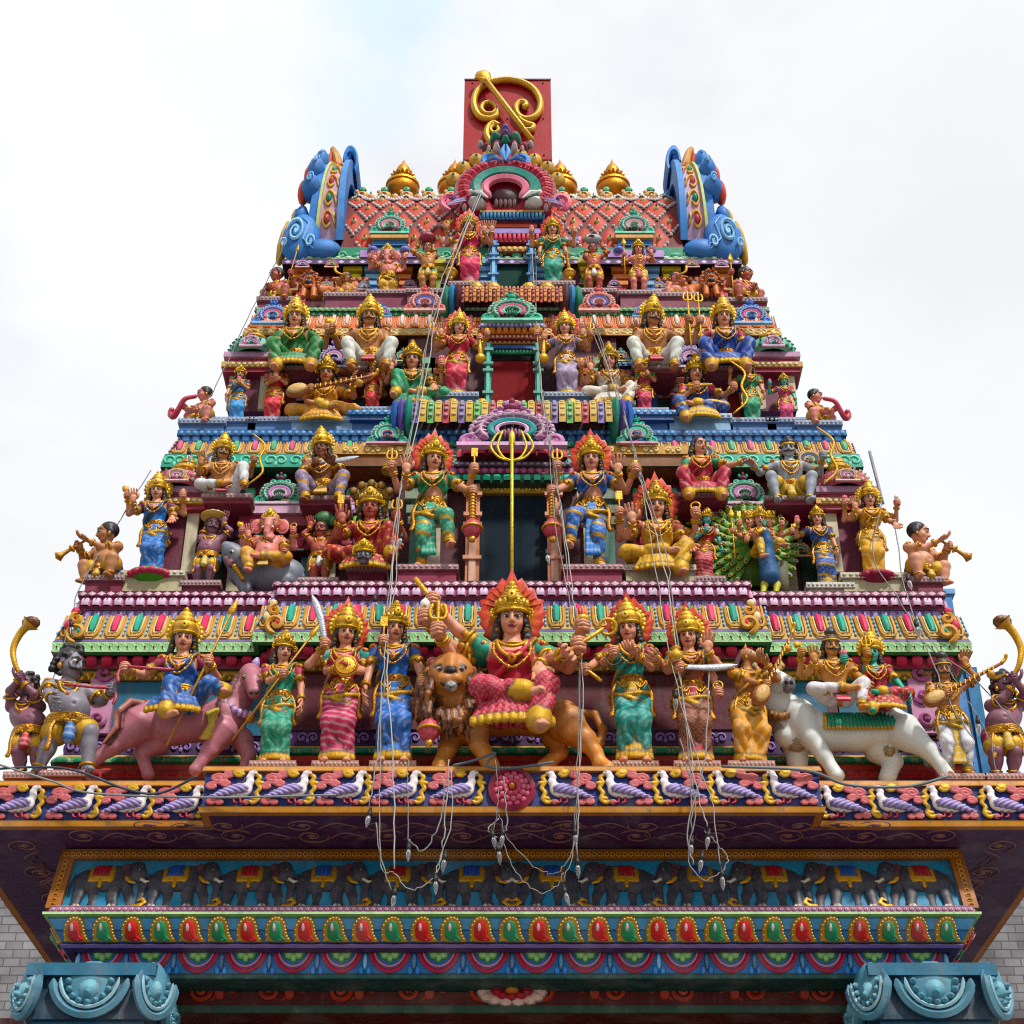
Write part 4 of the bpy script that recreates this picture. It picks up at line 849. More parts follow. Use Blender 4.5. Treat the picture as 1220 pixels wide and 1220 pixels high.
# gable ends of the barrel roof
def gable(sx):
    m = MB(); X = lambda p: sx*abs(at(p, 250, 13.3)[0])
    def pth(r, xo, zc=.0, a0=-25, a1=205, n=26):
        a = np.radians(np.linspace(a0, a1, n)); cz = zrb+.50; cy = 13.95
        return np.stack([np.full(n, xo), cy-(r*.98)*np.cos(a), cz+zc+r*1.02*np.sin(a)], -1)
    xr = XR
    B = H('3f7fc8'); DB = H('4080c0')
    def slab(r0, r1, xa, xb, c, c2, n=30, a0=-32, a1=212):
        a = np.radians(np.linspace(a0, a1, n)); cz = zrb+.52; cy = 13.95
        pts = [np.stack([np.full(n, sx*x), cy-r*np.cos(a), cz+r*1.0*np.sin(a)], -1) for x, r in ((xa, r0), (xa, r1), (xb, r1), (xb, r0))]
        for q in range(4):
            p, p2 = pts[q], pts[(q+1) % 4]; V = np.concatenate([p, p2]); i = np.arange(n-1); m.add(V, np.stack([i, i+1, i+1+n, i+n], -1), c if q != 1 else c2)
    slab(.62, .86, xr-.02, xr+.10, B, H('4a8ad0')); slab(.55, .80, xr+.10, xr+.42, DB, H('c8a8c0')); slab(.60, .84, xr+.42, xr+.47, H('d8d080'), H('c8d890')); slab(.5, .82, xr+.47, xr+.62, B, B)
    a = np.linspace(0, 2*pi, 21)[:-1]; cz = zrb+.52
    m.ell((sx*(xr+.3), 13.95, cz), (.2, .62, .62), H('6a1430'), 14, 8)
    # peacock-eye leaves on the front strip
    for k, ang in enumerate(np.linspace(-18, 78, 7)):
        a_ = radians(ang); c = [H('d8506c'), H('2fa890')][k % 2]; y = 13.95-.805*cos(a_); z = cz+.805*sin(a_)
        W = np.array([0, -cos(a_), sin(a_)]); U = np.array([1., 0, 0]); Vv = np.array([0, sin(a_), cos(a_)])
        u = UV(); u.line(smooth_path([(-.13, -.08), (-.06, .05), (.04, .09), (.1, .0), (.04, -.07), (-.04, -.03)], 4), .022, H('d8a04c'), 5); u.blob(.03, .01, .05, .055, .05, c, 8, 2); u.blob(-.09, .04, .03, .05, .03, H('e8c8a8'), 6, 2)
        m.inst(mot(u), [(sx*(xr+.26), y, z)], U*sx, Vv, W)
    # outer curled lobes
    for k, ang in enumerate((8, 28, 48, 68)):
        a_ = radians(ang); y, z = 13.95-.78*cos(a_), cz+.80*sin(a_); M = rotx(-a_)
        if k < 3 or True:
            m.ell((sx*(xr+.68), y, z), (.2, .17, .115), B, 12, 7, M); m.ell((sx*(xr+.83), y+.05, z), (.12, .13, .13), H('d8503c'), 10, 6, M)
            u = UV(); u.scroll(0, 0, .07, 0, 1.5, H('8ac0f0'), .014, 16, 1); m.inst(mot(u), [(sx*(xr+.68), y-.16*cos(a_), z+.13*sin(a_))], (1, 0, 0), (0, sin(a_), cos(a_)), (0, -cos(a_), sin(a_)))
    # big scrolled foot
    zf = zr+.02
    m.ell((sx*(xr+.70), 13.22, zf+.2), (.33, .12, .27), B, 14, 8); m.ell((sx*(xr+1.0), 13.3, zf+.2), (.09, .12, .26), H('c89a3c'), 10, 6); m.ell((sx*(xr+.30), 13.2, zf+.06), (.3, .09, .1), B, 12, 6); m.ell((sx*(xr+.8), 13.3, zf+.5), (.14, .13, .12), B, 10, 6); m.ell((sx*(xr+.93), 13.35, zf+.52), (.08, .1, .11), H('d8b04c'), 8, 5)
    u = UV(); u.scroll(.05, .2, .15, 0, 1.8, H('9ad0f4'), .02, 24, 1); u.scroll(-.22, .08, .08, pi, 1.4, H('9ad0f4'), .015, 16, -1); u.scroll(.2, .06, .06, 0, 1.3, H('9ad0f4'), .014, 14, 1); u.line([(-.3, .0), (-.1, .12), (-.15, .3), (.0, .4)], .014, H('9ad0f4'), 4)
    m.inst(mot(u), [(sx*(xr+.72), 13.11, zf)], (sx, 0, 0))
    # crest: horn and inward curl
    zt_ = cz+.84
    P = smooth_path([(sx*(xr+.25), 13.55, zt_-.26), (sx*(xr+.42), 13.6, zt_-.02), (sx*(xr+.56), 13.65, zt_+.13), (sx*(xr+.66), 13.7, zt_+.2)], 6); m.tube(P, np.linspace(.13, .02, len(P)), H('d0a468'), 8)
    P = smooth_path([(sx*(xr+.5), 13.6, zt_-.2), (sx*(xr+.58), 13.6, zt_-.03), (sx*(xr+.63), 13.66, zt_+.16)], 6); m.tube(P, np.linspace(.11, .02, len(P)), H('c8502c'), 8)
    a = np.linspace(-.3*pi, 1.02*pi, 16); r = .17
    for yy in np.linspace(13.62, 13.98, 7):
        P = np.stack([sx*(xr+.06-.16*np.cos(a+.2)), np.full(16, yy), zt_-.02+.15*np.sin(a)], -1); P = np.concatenate([[[sx*(xr+.3), yy, zt_-.18]], P[::-1]]) if False else P; m.tube(P, .05, H('2f68b8') if yy > 13.65 else H('4a90d8'), 6)
    m.tube(smooth_path([(sx*(xr+.3), 13.7, zt_-.15), (sx*(xr+.2), 13.7, zt_+.02), (sx*(xr+.08), 13.7, zt_+.1)], 5), .08, B, 7)
    m.tube(smooth_path([(sx*(xr+.02), 13.9, cz+.66), (sx*(xr-.25), 13.9, cz+.42), (sx*(xr-.55), 13.9, cz+.33)], 5), [.07]*10+[.03], B, 7)
    for q in range(len(m.V)):        # set the width and height of the gable in one go
        v = m.V[q]; v[:, 0] = sx*(xr-.02+(np.abs(v[:, 0])-xr+.02)*(.66-.24*np.clip((v[:, 2]-zr)/1.6, 0, 1))); v[:, 2] = zr+(v[:, 2]-zr)*1.22
        v[:, 1] = 13.2+(v[:, 1]-13.2)*1.0
    T(m, 'gable_end', parent=roof, angle=50)
for sx in (-1, 1): gable(sx)
# central pediment arch over the top door
def pediment():
    Y = 13.1; x0, z0 = at(602, 250, Y); s = at(602+68, 250, Y)[0]-x0; m = MB(); u = UV(); RD = H('c82a48')
    u.line(np.c_[arc(0, .42, .72, .58, -38, 218, 30), np.full(30, .0)], .16, RD, 7); [u.line([(.60*cos(a), .42+.48*sin(a), .1), (.72*cos(a), .42+.58*sin(a), .17), (.84*cos(a), .42+.70*sin(a), .12)], .03, [H('e05a70'), H('a81a38')][k % 2], 4) for k, a in enumerate(np.linspace(-.5, pi+.5, 40))]
    for p in arc(0, .42, .86, .72, -34, 214, 30): u.blob(p[0], p[1], .05, .05, .17, H('f0d0d8'), 6, 2)
    u.line(np.c_[arc(0, .40, .52, .42, -42, 222, 24), np.full(24, .1)], .12, H('1f8a7c'), 6)
    for p in arc(0, .40, .52, .42, -10, 190, 14): u.blob(p[0], p[1], .035, .035, .24, H('8ad8c8'), 6, 2)
    u.line(np.c_[arc(0, .36, .36, .28, -48, 228, 22), np.full(22, .14)], .08, H('e07a94'), 6); u.blob(0, .32, .30, .24, .12, H('3a1020'), 10, 2)
    for s2 in (-1, 1): u.scroll(s2*.12, .3, .1, 0, 1.4, H('b890a0'), .025, 14, s2)
    for k in range(5): u.blob(-.16+.08*k, .12, .04, .05, .18, H('c8a8a8'), 6, 2)
    for s2 in (-1, 1):
        u.blob(s2*.52, .12, .2, .1, .24, WHITE, 9, 3); u.blob(s2*.60, .28, .09, .1, .24, WHITE, 8, 3); u.line([(s2*.6, .26, .2), (s2*.45, .2, .22), (s2*.3, .08, .22)], .05, WHITE, 6)
        for q in range(4): u.line([(s2*.68, .12-.03*q, .2), (s2*.85, .05-.02*q, .2), (s2*1.02, .0-.01*q, .14)], .022, [H('8a78b8'), H('c8b8dc')][q % 2], 5)
        u.scroll(s2*.95, .16, .2, -pi/2, 1.4, H('e0708c'), .06, 18, s2); u.blob(s2*.92, .2, .06, .06, .14, H('4a6ab8'), 7, 2)
        for k, a_ in enumerate((20, 40, 58, 74)):
            a = radians(a_); cx, cz_ = s2*1.0*cos(a)*.98, .42+.92*sin(a); u.blob(cx, cz_, .15, .17, .12, H('c89a3c'), 9, 3); u.blob(cx, cz_, .07, .08, .18, H('e8d8a0'), 7, 2); u.blob(cx, cz_, .04, .04, .22, H('14705a'), 6, 2)
        u.scroll(s2*.26, 1.16, .17, -pi/2, 1.1, H('3f88d0'), .07, 16, s2); u.line([(0, 1.0, .2), (s2*.06, 1.2, .22), (s2*.02, 1.42, .18)], .05, H('5aa0e0'), 6); u.line([(s2*.05, 1.0, .2), (s2*.2, 1.06, .22), (s2*.36, 1.02, .16)], .05, H('3f78c8'), 6)
        u.blob(s2*.15, 1.5, .11, .1, .24, H('7a1838'), 8, 3); u.blob(s2*.16, 1.42, .07, .07, .3, WHITE, 8, 3); u.blob(s2*.18, 1.72, .11, .12, .22, H('0f7a60'), 8, 3); u.blob(s2*.34, 1.5, .09, .1, .16, H('7a3a4c'), 7, 2); u.blob(s2*.45, 1.58, .06, .08, .14, H('b8b0b0'), 7, 2); u.blob(s2*.3, 1.4, .05, .12, .2, H('c8b0a0'), 7, 2)
    u.blob(0, 1.04, .26, .1, .2, H('1f5aa0'), 10, 2); u.blob(0, 1.6, .1, .1, .28, H('128a6a'), 8, 3); u.blob(0, 1.78, .1, .1, .24, H('6a3a70'), 8, 3); u.blob(0, 1.92, .1, .1, .22, H('5a4a9a'), 8, 3); u.blob(0, 1.93, .04, .04, .28, WHITE, 6, 2)
    m.inst(mot(u), [(x0+.0, Y, z0)], (s, 0, 0), (0, 0, s), (0, -s, 0)); m.box(x0-s*.8, x0+s*.8, Y+.02, 13.9, z0, z0+s*.9, RD)
    T(m, 'pediment_arch', angle=50)
pediment()
# barrel shrines above the doors
def barrel(px_hw, py0, py1, Y, cols, cap, bands=True, dep=.3):
    x = at(610+px_hw, (py0+py1)/2, Y)[0]; z0, z1_ = zat(py0, Y), zat(py1, Y); m = MB(); h = z1_-z0; n = len(cols); k = max(1, int(2*x/(h*.34*2)))*1
    N = 26; w = 2*x/N; a = np.linspace(0, pi*.62, 9)
    for i in range(N):
        xa = -x+i*w; c = cols[i % n]; r = 1.0 if i % 2 else .93
        ring = np.stack([Y-dep*r*np.sin(a)**.9, z0+h*(1-np.cos(a))/(1-cos(pi*.62))*1.0], -1) if False else np.stack([Y-dep*r*np.cos(a-.25), z0+h*np.clip(np.sin(a)/1.0, -1, 2)], -1)
        V = np.concatenate([np.c_[np.full(9, xa+.004), ring], np.c_[np.full(9, xa+w-.004), ring]]); q = np.arange(8); m.add(V, np.stack([q, q+9, q+10, q+1], -1), c)
        if i % 2 == 0:
            for (yy, zz_) in ring[1:6]: m.ell((xa+w/2, yy-.008, zz_), (w*.34, .018, h*.06), mix(c, WHITE, .35), 6, 4)
        else: 
            for (yy, zz_) in ring[1:7]: m.ell((xa+w/2, yy, zz_), (w*.42, .012, h*.05), mix(c, WHITE, .18), 6, 4)
    m.box(-x, x, Y, Y+.2, z0-.02, z1_, H('3a1424'))
    for s in (-1, 1):
        for k_, (cc, e) in enumerate(zip(cap, (.0, .06, .12))): 
            m.ell((s*(x+.03+e), Y-.02, z0+h*.45), (.06, dep*(1.15-.1*k_), h*.66), cc, 12, 8)
    T(m, 'barrel_shrine', angle=50)
barrel(118, 525, 490, 12.4, [H('8a78b0'), H('c8a84c'), H('6ab868'), H('c8a84c'), H('b84a5c'), H('c8a84c')], [H('2f9a84'), H('6a58a8'), H('2f68b8')])
barrel(60, 377, 352, 12.86, [H('b8502c'), H('d08048')], [H('5a2438'), H('3f90c8'), H('2f8a6a')], dep=.24)
# gold pot stacks on the barrels
def potstack(px, py, Y, s=.09, parent=None):
    x, z = at(px, py, Y); m = MB(); m.lathe([(0, 0), (s*1.3, 0), (s*1.3, s*.35), (s*.9, s*.4), (s*.9, s*.6), (s*1.15, s*.65), (s*1.15, s*.95), (s*.7, s*1.0), (s*.7, s*1.2), (s*.8, s*1.25), (s*.8, s*1.5), (0, s*1.55)], GOLDP, 16, (x, Y, z)); T(m, 'gold_capping', M_GOLD)
for px in (539, 574, 676, 681+0): pass
for px in (539, 574, 681, 712): potstack(px, 491, 12.3, .075)
for px in (568, 588, 630, 652): potstack(px, 352, 12.78, .08)
for px in (393, 827, 300+164, 756): potstack(px, 562, 12.2, .055)
for px in (300, 920): potstack(px, 407, 12.75, .07)
for px in (223, 998): potstack(px, 560, 12.25, .07)
# horseshoe arches
WT = WHITE
KP = kudu(H('b878a8'), H('2f9a9a'), H('e0b0d8'), H('5a1430'), H('8a3058'), H('d0a0c0'), 1.15, True)
put_kudu(KP, 610, 531, 53, 12.0, .7, .78)
KG = kudu(H('3aa88a'), H('d86a8c'), H('8ad8c0'), H('0f4a3c'), H('3aa88a'), H('e8d8a0'))
put_kudu(KG, 610, 382, 34, 12.55, .7, .78)
KT = kudu(H('2aa890'), H('6ac8b0'), H('d8a0b0'), H('12504a'), H('1f9a80'), H('12604c'))
for sx in (-1, 1):
    put_kudu(KT, 610+sx*149, 528, 23, 12.22, .8, 1.05)
    x_, z_ = at(610+sx*152, 545, 12.3); m = MB(); hw = .42; m.box(x_-hw, x_+hw, 12.26, 12.6, zat(555, 12.26), zat(541, 12.26), H('7a4a18')); m.box(x_-hw-.02, x_+hw+.02, 12.24, 12.6, zat(540.6, 12.24), zat(531, 12.24), H('c89a50')); u = UV(); md_ = swirl_mot(.2, .07, H('f0d898'), .01); m.inst(md_, [(x_+q, 12.24, zat(540, 12.24)) for q in (-.3, -.1, .1, .3)]); T(m, 'shrine_eave')
    x_, z_ = at(610+sx*149, 488, 12.45); m = MB(); m.box(x_-.36, x_+.36, 12.35, 12.7, zat(488, 12.35)-.05, zat(488, 12.35), H('3f88c8')); m.box(x_-.33, x_+.33, 12.37, 12.7, zat(488, 12.35)-.1, zat(488, 12.35)-.052, H('1f4a80')); u = UV(); u.blob(0, 0, .025, .02, .02, H('a8d0f0'), 7, 2); m.inst(mot(u), [(x_+q*.066, 12.35, zat(488, 12.35)-.025) for q in range(-5, 6)]); T(m, 'figure_shelf', angle=30)
    KK = kudu(H('2fa888'), H('c888b8'), H('e0c8d8'), H('1f7a60'), H('7a2a48'), H('4a6ab8'))
    put_kudu(KK, 610+sx*278, 600, 28, 12.15, .8, .95)
    x_, _ = at(610+sx*278, 606, 12.2); m = MB(); m.box(x_-.36, x_+.36, 12.13, 12.45, zat(611, 12.13), zat(602, 12.13), H('d8b0c8')); m.box(x_-.33, x_+.33, 12.16, 12.45, zat(626, 12.16), zat(612, 12.16), H('8a2440')); T(m, 'arch_base')
    KV = kudu(H('a898d8'), H('d8a0c8'), H('d8d0f0'), H('4a3a80'), H('6a58b8'), H('c83848'))
    put_kudu(KV, 610+sx*213, 437, 20, 12.8, .8, 1.25)
    KB = kudu(H('3f80d0'), H('d85a78'), H('9ac0f0'), H('2a3a90'), H('3a6ac8'), H('8a2a60'))
    put_kudu(KB, 610+sx*286, 385, 22, 12.62, .8, 1.0); put_kudu(KB, 610+sx*155, 377, 11, 12.72, .8, 1.15)
    KR = kudu(H('d86a60'), H('4a5ab0'), H('e8b0a8'), H('6a1830'), H('d85a5a'), H('e0e0e0'))
    put_kudu(KR, 610+sx*104, 370, 23, 12.6, .8, 1.0)
    KM = kudu(H('3aa890'), H('e08098'), H('8ad8c0'), H('4a2440'), H('2f9a80'), H('1f7a60'))
    put_kudu(KM, 610+sx*146, 278, 22, 13.18, .8, 1.05)
    x_, _ = at(610+sx*146, 290, 13.2); m = MB(); m.box(x_-.2, x_+.2, 13.16, 13.5, zat(283, 13.16), zat(279, 13.16), H('d0a060')); m.box(x_-.18, x_+.18, 13.2, 13.5, zat(292, 13.2), zat(283.5, 13.2), H('3f78b0')); m.box(x_-.3, x_+.3, 13.18, 13.5, zat(306, 13.18), zat(298, 13.18), H('b08ac8')); 
    u = UV(); u.blob(0, 0, .06, .05, .06, H('7a78c0'), 8, 3); m.inst(mot(u), [(x_+q, 13.18, zat(298, 13.18)) for q in (-.17, .17)]); T(m, 'arch_base')
    KC = kudu(H('c8a050'), H('4a5a90'), H('e8d8a8'), H('6a4a50'), H('b88a3c'), H('e8d8b0'))
    put_kudu(KC, 610+sx*355, 556, 19, 12.2, .8, 1.0); put_kudu(KC, 610+sx*228, 548, 19, 12.2, .8, 1.0)
    # little domed corner shrines
    def dome(px, py, Y, s, c1, c2, ck):
        x, z = at(px, py, Y); m = MB(); m.box(x-s*1.1, x+s*1.1, Y-s*.6, Y+s*.9, z-s*.25, z, H('b890b0')); m.box(x-s*.95, x+s*.95, Y-s*.45, Y+s*.9, z-s*.5, z-s*.252, H('a03a58')); m.box(x-s*1.15, x+s*1.15, Y-s*.6, Y+s*.9, z-s*.75, z-s*.502, H('c89a50')); m.box(x-s*1.05, x+s*1.05, Y-s*.5, Y+s*.9, z-s*.95, z-s*.752, H('9a2c44')); u = UV(); u.blob(0, 0, s*.11, s*.09, s*.08, H('e8d8b0'), 7, 2); m.inst(mot(u), [(x+q*s*.22, Y-s*.6, z-s*.625) for q in range(-4, 5)]); m.box(x-s*.8, x+s*.8, Y-s*.1, Y+s*.8, z-s*(3.4 if Y < 12.5 else 2.6), z-s*.952, H('6a2440')); [m.box(x+q*s*.62-.05, x+q*s*.62+.05, Y-s*.25, Y-s*.102, z-s*(3.4 if Y < 12.5 else 2.6), z-s*.953, H('c8bfa4')) for q in (-1, 1)]; m.lathe([(s*.8, 0), (s*1.0, s*.12), (s*1.02, s*.3), (s*.9, s*.55), (s*.6, s*.75), (s*.3, s*.82)], c1, 20, (x, Y, z)); 
        u = UV(); u.blob(0, 0, s*.1, s*.1, s*.06, c2, 4, 2); dmm = mot(u)
        for q in range(22):
            a = q*2*pi/22
            for zz_, rr in ((.15, 1.0), (.36, 1.0), (.55, .9)): m.inst(dmm, [(x+s*rr*cos(a+zz_*3), Y+s*rr*sin(a+zz_*3), z+s*zz_)], (-sin(a), cos(a), 0), (0, 0, 1), (cos(a), sin(a), .2))
        m.lathe([(s*.45, s*.82), (s*.5, s*.9), (s*.3, s*.95), (s*.3, s*1.02), (s*.42, s*1.06), (s*.42, s*1.14), (0, s*1.2)], GOLDP, 14, (x, Y, z)); m.inst(ck, [(x, Y-s*.95, z)], (s*.42, 0, 0), (0, 0, s*.42), (0, -s*.4, 0)); T(m, 'corner_dome')
    dome(610+sx*308, 430, 12.7, .24, H('7ab8a0'), H('2f8a70'), kudu(H('d8a0c8'), H('b878b0'), H('e8c8e0'), H('8a4a80'), H('c888b8'), H('5a3060')))
    dome(610+sx*395, 590, 12.12, .24, H('b85a6c'), H('e8d8c0'), kudu(H('c8a050'), H('b878b0'), H('e8c8e0'), H('8a4a80'), H('b88a3c'), H('5a3060')))
    PALS = [('3aa890', 'd86a8c', 'e8d8a0', '2a1430'), ('c86a9c', '3f80c8', 'e8c8d8', '3a1030'), ('d8983c', '2f9a7c', 'f0d8a0', '4a1a18'), ('5a78c8', 'd8a03c', 'c8d8f0', '1a1a48'), ('b8485c', '6ab87c', 'f0c8b8', '3a0c18')]
    PK = [kudu(H(a), H(b), H(c), H(d), H(b), H(c)) for a, b, c, d in PALS]
    for q, (ox, py, hw, Y) in enumerate(((196, 652, 13, 12.34), (262, 655, 13, 12.34), (300, 652, 14, 12.3), (345, 662, 13, 12.3), (392, 655, 14, 12.3), (180, 600, 12, 12.3), (340, 596, 13, 12.25), (118, 478, 9, 12.8), (160, 470, 11, 12.8), (200, 470, 11, 12.8), (246, 476, 10, 12.8), (282, 470, 11, 12.8), (130, 430, 11, 12.78), (258, 425, 11, 12.75), (88, 338, 8, 13.2), (122, 342, 8, 13.2), (176, 345, 9, 13.2), (222, 345, 9, 13.2), (262, 345, 9, 13.2), (215, 318, 8, 13.16), (250, 318, 8, 13.16))):
        put_kudu(PK[(q*2+1) % 5], 610+sx*ox, py, hw, Y, .8, 1.1)
# ------------------------------------------------------------------ neighbouring walls, drain pipe
def brickmat():
    m = bpy.data.materials.new('grey_block_wall'); m.use_nodes = True; n = m.node_tree.nodes; l = m.node_tree.links; b = n['Principled BSDF']
    tc = n.new('ShaderNodeTexCoord'); mp = n.new('ShaderNodeMapping'); mp.inputs['Rotation'].default_value = (pi/2, 0, 0); l.new(tc.outputs['Object'], mp.inputs[0])
    br = n.new('ShaderNodeTexBrick'); br.inputs['Scale'].default_value = 2.6; br.inputs['Color1'].default_value = (.27, .265, .28, 1); br.inputs['Color2'].default_value = (.19, .185, .2, 1); br.inputs['Mortar'].default_value = (.11, .105, .11, 1); br.inputs['Mortar Size'].default_value = .018; br.inputs['Row Height'].default_value = .26
    l.new(mp.outputs[0], br.inputs['Vector']); nz = n.new('ShaderNodeTexNoise'); nz.inputs['Scale'].default_value = 1.7; nz.inputs['Detail'].default_value = 9; l.new(tc.outputs['Object'], nz.inputs['Vector']); mr = n.new('ShaderNodeMapRange'); mr.inputs[1].default_value = .3; mr.inputs[2].default_value = .7; mr.inputs[3].default_value = .55; mr.inputs[4].default_value = 1.25; l.new(nz.outputs['Fac'], mr.inputs[0]); mx = n.new('ShaderNodeMix'); mx.data_type = 'RGBA'; mx.blend_type = 'MULTIPLY'; mx.inputs[0].default_value = 1; l.new(br.outputs['Color'], mx.inputs[6]); l.new(mr.outputs[0], mx.inputs[7]); l.new(mx.outputs[2], b.inputs['Base Color']); b.inputs['Roughness'].default_value = .9
    bp = n.new('ShaderNodeBump'); bp.inputs['Strength'].default_value = .6; bp.inputs['Distance'].default_value = .02; l.new(br.outputs['Fac'], bp.inputs['Height']); bp.invert = True; l.new(bp.outputs[0], b.inputs['Normal'])
    return m
BM = brickmat()
for sx in (-1, 1):
    m = MB(); x0, x1 = sorted((sx*3.4, sx*11)); ztop = 9.3
    m.box(x0, x1, 19.0, 23, -.02, ztop, WHITE)
    o = m.build('grey_building', BM, smooth=False); tag(o, 'grey block wall of the building behind the tower on the %s' % ('left' if sx < 0 else 'right'), 'building')
    c = MB(); zc_ = zat(1213, 18.9); c.box(x0-.0, x1, 18.9, 18.995, zc_-.5, zc_, H('3a1818')); oo = c.build('red_plinth', M_STONE, o, smooth=False)
xp, zp = at(1128, 712, 12.6); zp0 = zat(800, 12.6)
m = MB(); m.box(xp-.06, xp+.03, 12.55, 12.75, z1, zp, H('4a88c8')); m.box(xp-.08, xp+.06, 12.53, 12.77, zp+.001, zp+.05, H('6aa0d8')); m.box(xp+.031, xp+.13, 12.52, 12.8, z1, zp0, H('3a78a8'))
tag(m.build('blue_post', M_STONE, smooth=False), 'blue painted post rising beside the right end of the jewelled eave', 'post')
# ================================================================== sculpted figures (unit height, facing -y)
def v3(*a): return np.array(a, dtype=float)
def nrm(a): a = np.asarray(a, float); return a/(np.linalg.norm(a)+1e-9)
def ik(a, t, l1, l2, hint):
    a, t = np.asarray(a, float), np.asarray(t, float); d = t-a; L = np.linalg.norm(d); M = (l1+l2)*.995
    if L > M: d = d*M/L; t = a+d; L = M
    x = (l1*l1-l2*l2+L*L)/(2*L); h = sqrt(max(l1*l1-x*x, 0)); u = d/L; hv = np.asarray(hint, float); hv = hv-u*(hv @ u)
    return a+u*x+nrm(hv)*h, t
HEADC = {}
def head_mesh(kind):
    if kind in HEADC: return HEADC[kind]
    s = Sdf(); f = kind == 'f'
    s.el((0, .06, .12), (.355, .41, .38), 0, .03); s.el((0, -.06, -.12), (.29 if f else .31, .33, .37), 0, .06)
    s.el((0, -.22, -.38), (.13 if f else .17, .13, .11), 0, .08)
    for x in (-1, 1):
        s.el((x*.16, -.2, -.13), (.13, .12, .13), 0, .05); s.el((x*.36, .03, -.02), (.045, .09, .14), 0, .02)
        s.rc((x*.05, -.37, .15), (x*.27, -.26, .13), .03, .03, 0, .05)
        e = 1.35 if kind == 'd' else 1.0
        s.el((x*.15, -.325, .03), (.092*e, .052*e, .040*e), 2, 0); s.el((x*.15, -.358 if e == 1 else -.382, .03), (.046*e, .030, .044*e), 3, 0)
        s.rc((x*.055, -.37, .055), (x*.15, -.38, .078*e), .014, .024, 3, 0); s.rc((x*.15, -.38, .078*e), (x*.26, -.30, .04), .024, .016, 3, 0)
        s.rc((x*.05, -.395, .145), (x*.16, -.375, .185), .02, .022, 3, 0); s.rc((x*.16, -.375, .185), (x*.28, -.27, .14), .022, .014, 3, 0)
        s.el((x*.045, -.41, -.13), (.045, .05, .038), 0, .02)
    s.rc((0, -.38, .08), (0, -.455, -.1), .04, .055, 0, .03)
    s.rc((-.085, -.36, -.245), (.085, -.36, -.245), .028, .028, 1, 0); s.el((0, -.385, -.235), (.07, .035, .024), 1, 0); s.el((0, -.38, -.275), (.065, .035, .03), 1, 0)
    if f: s.el((0, -.395, .22), (.03, .025, .03), 4, 0)
    else: s.rc((0, -.39, .19), (0, -.37, .29), .018, .02, 4, 0)
    if kind in ('m', 'd'):
        k = 1.25 if kind == 'd' else 1.0
        for x in (-1, 1): s.chain([(0, -.41, -.185), (x*.11*k, -.4, -.2), (x*.22*k, -.33, -.19*k), (x*.31*k, -.27, -.10)], [.035, .04*k, .035*k, .014], 3, .01)
    HEADC[kind] = s.mesh(.026); return HEADC[kind]
CRC = {}
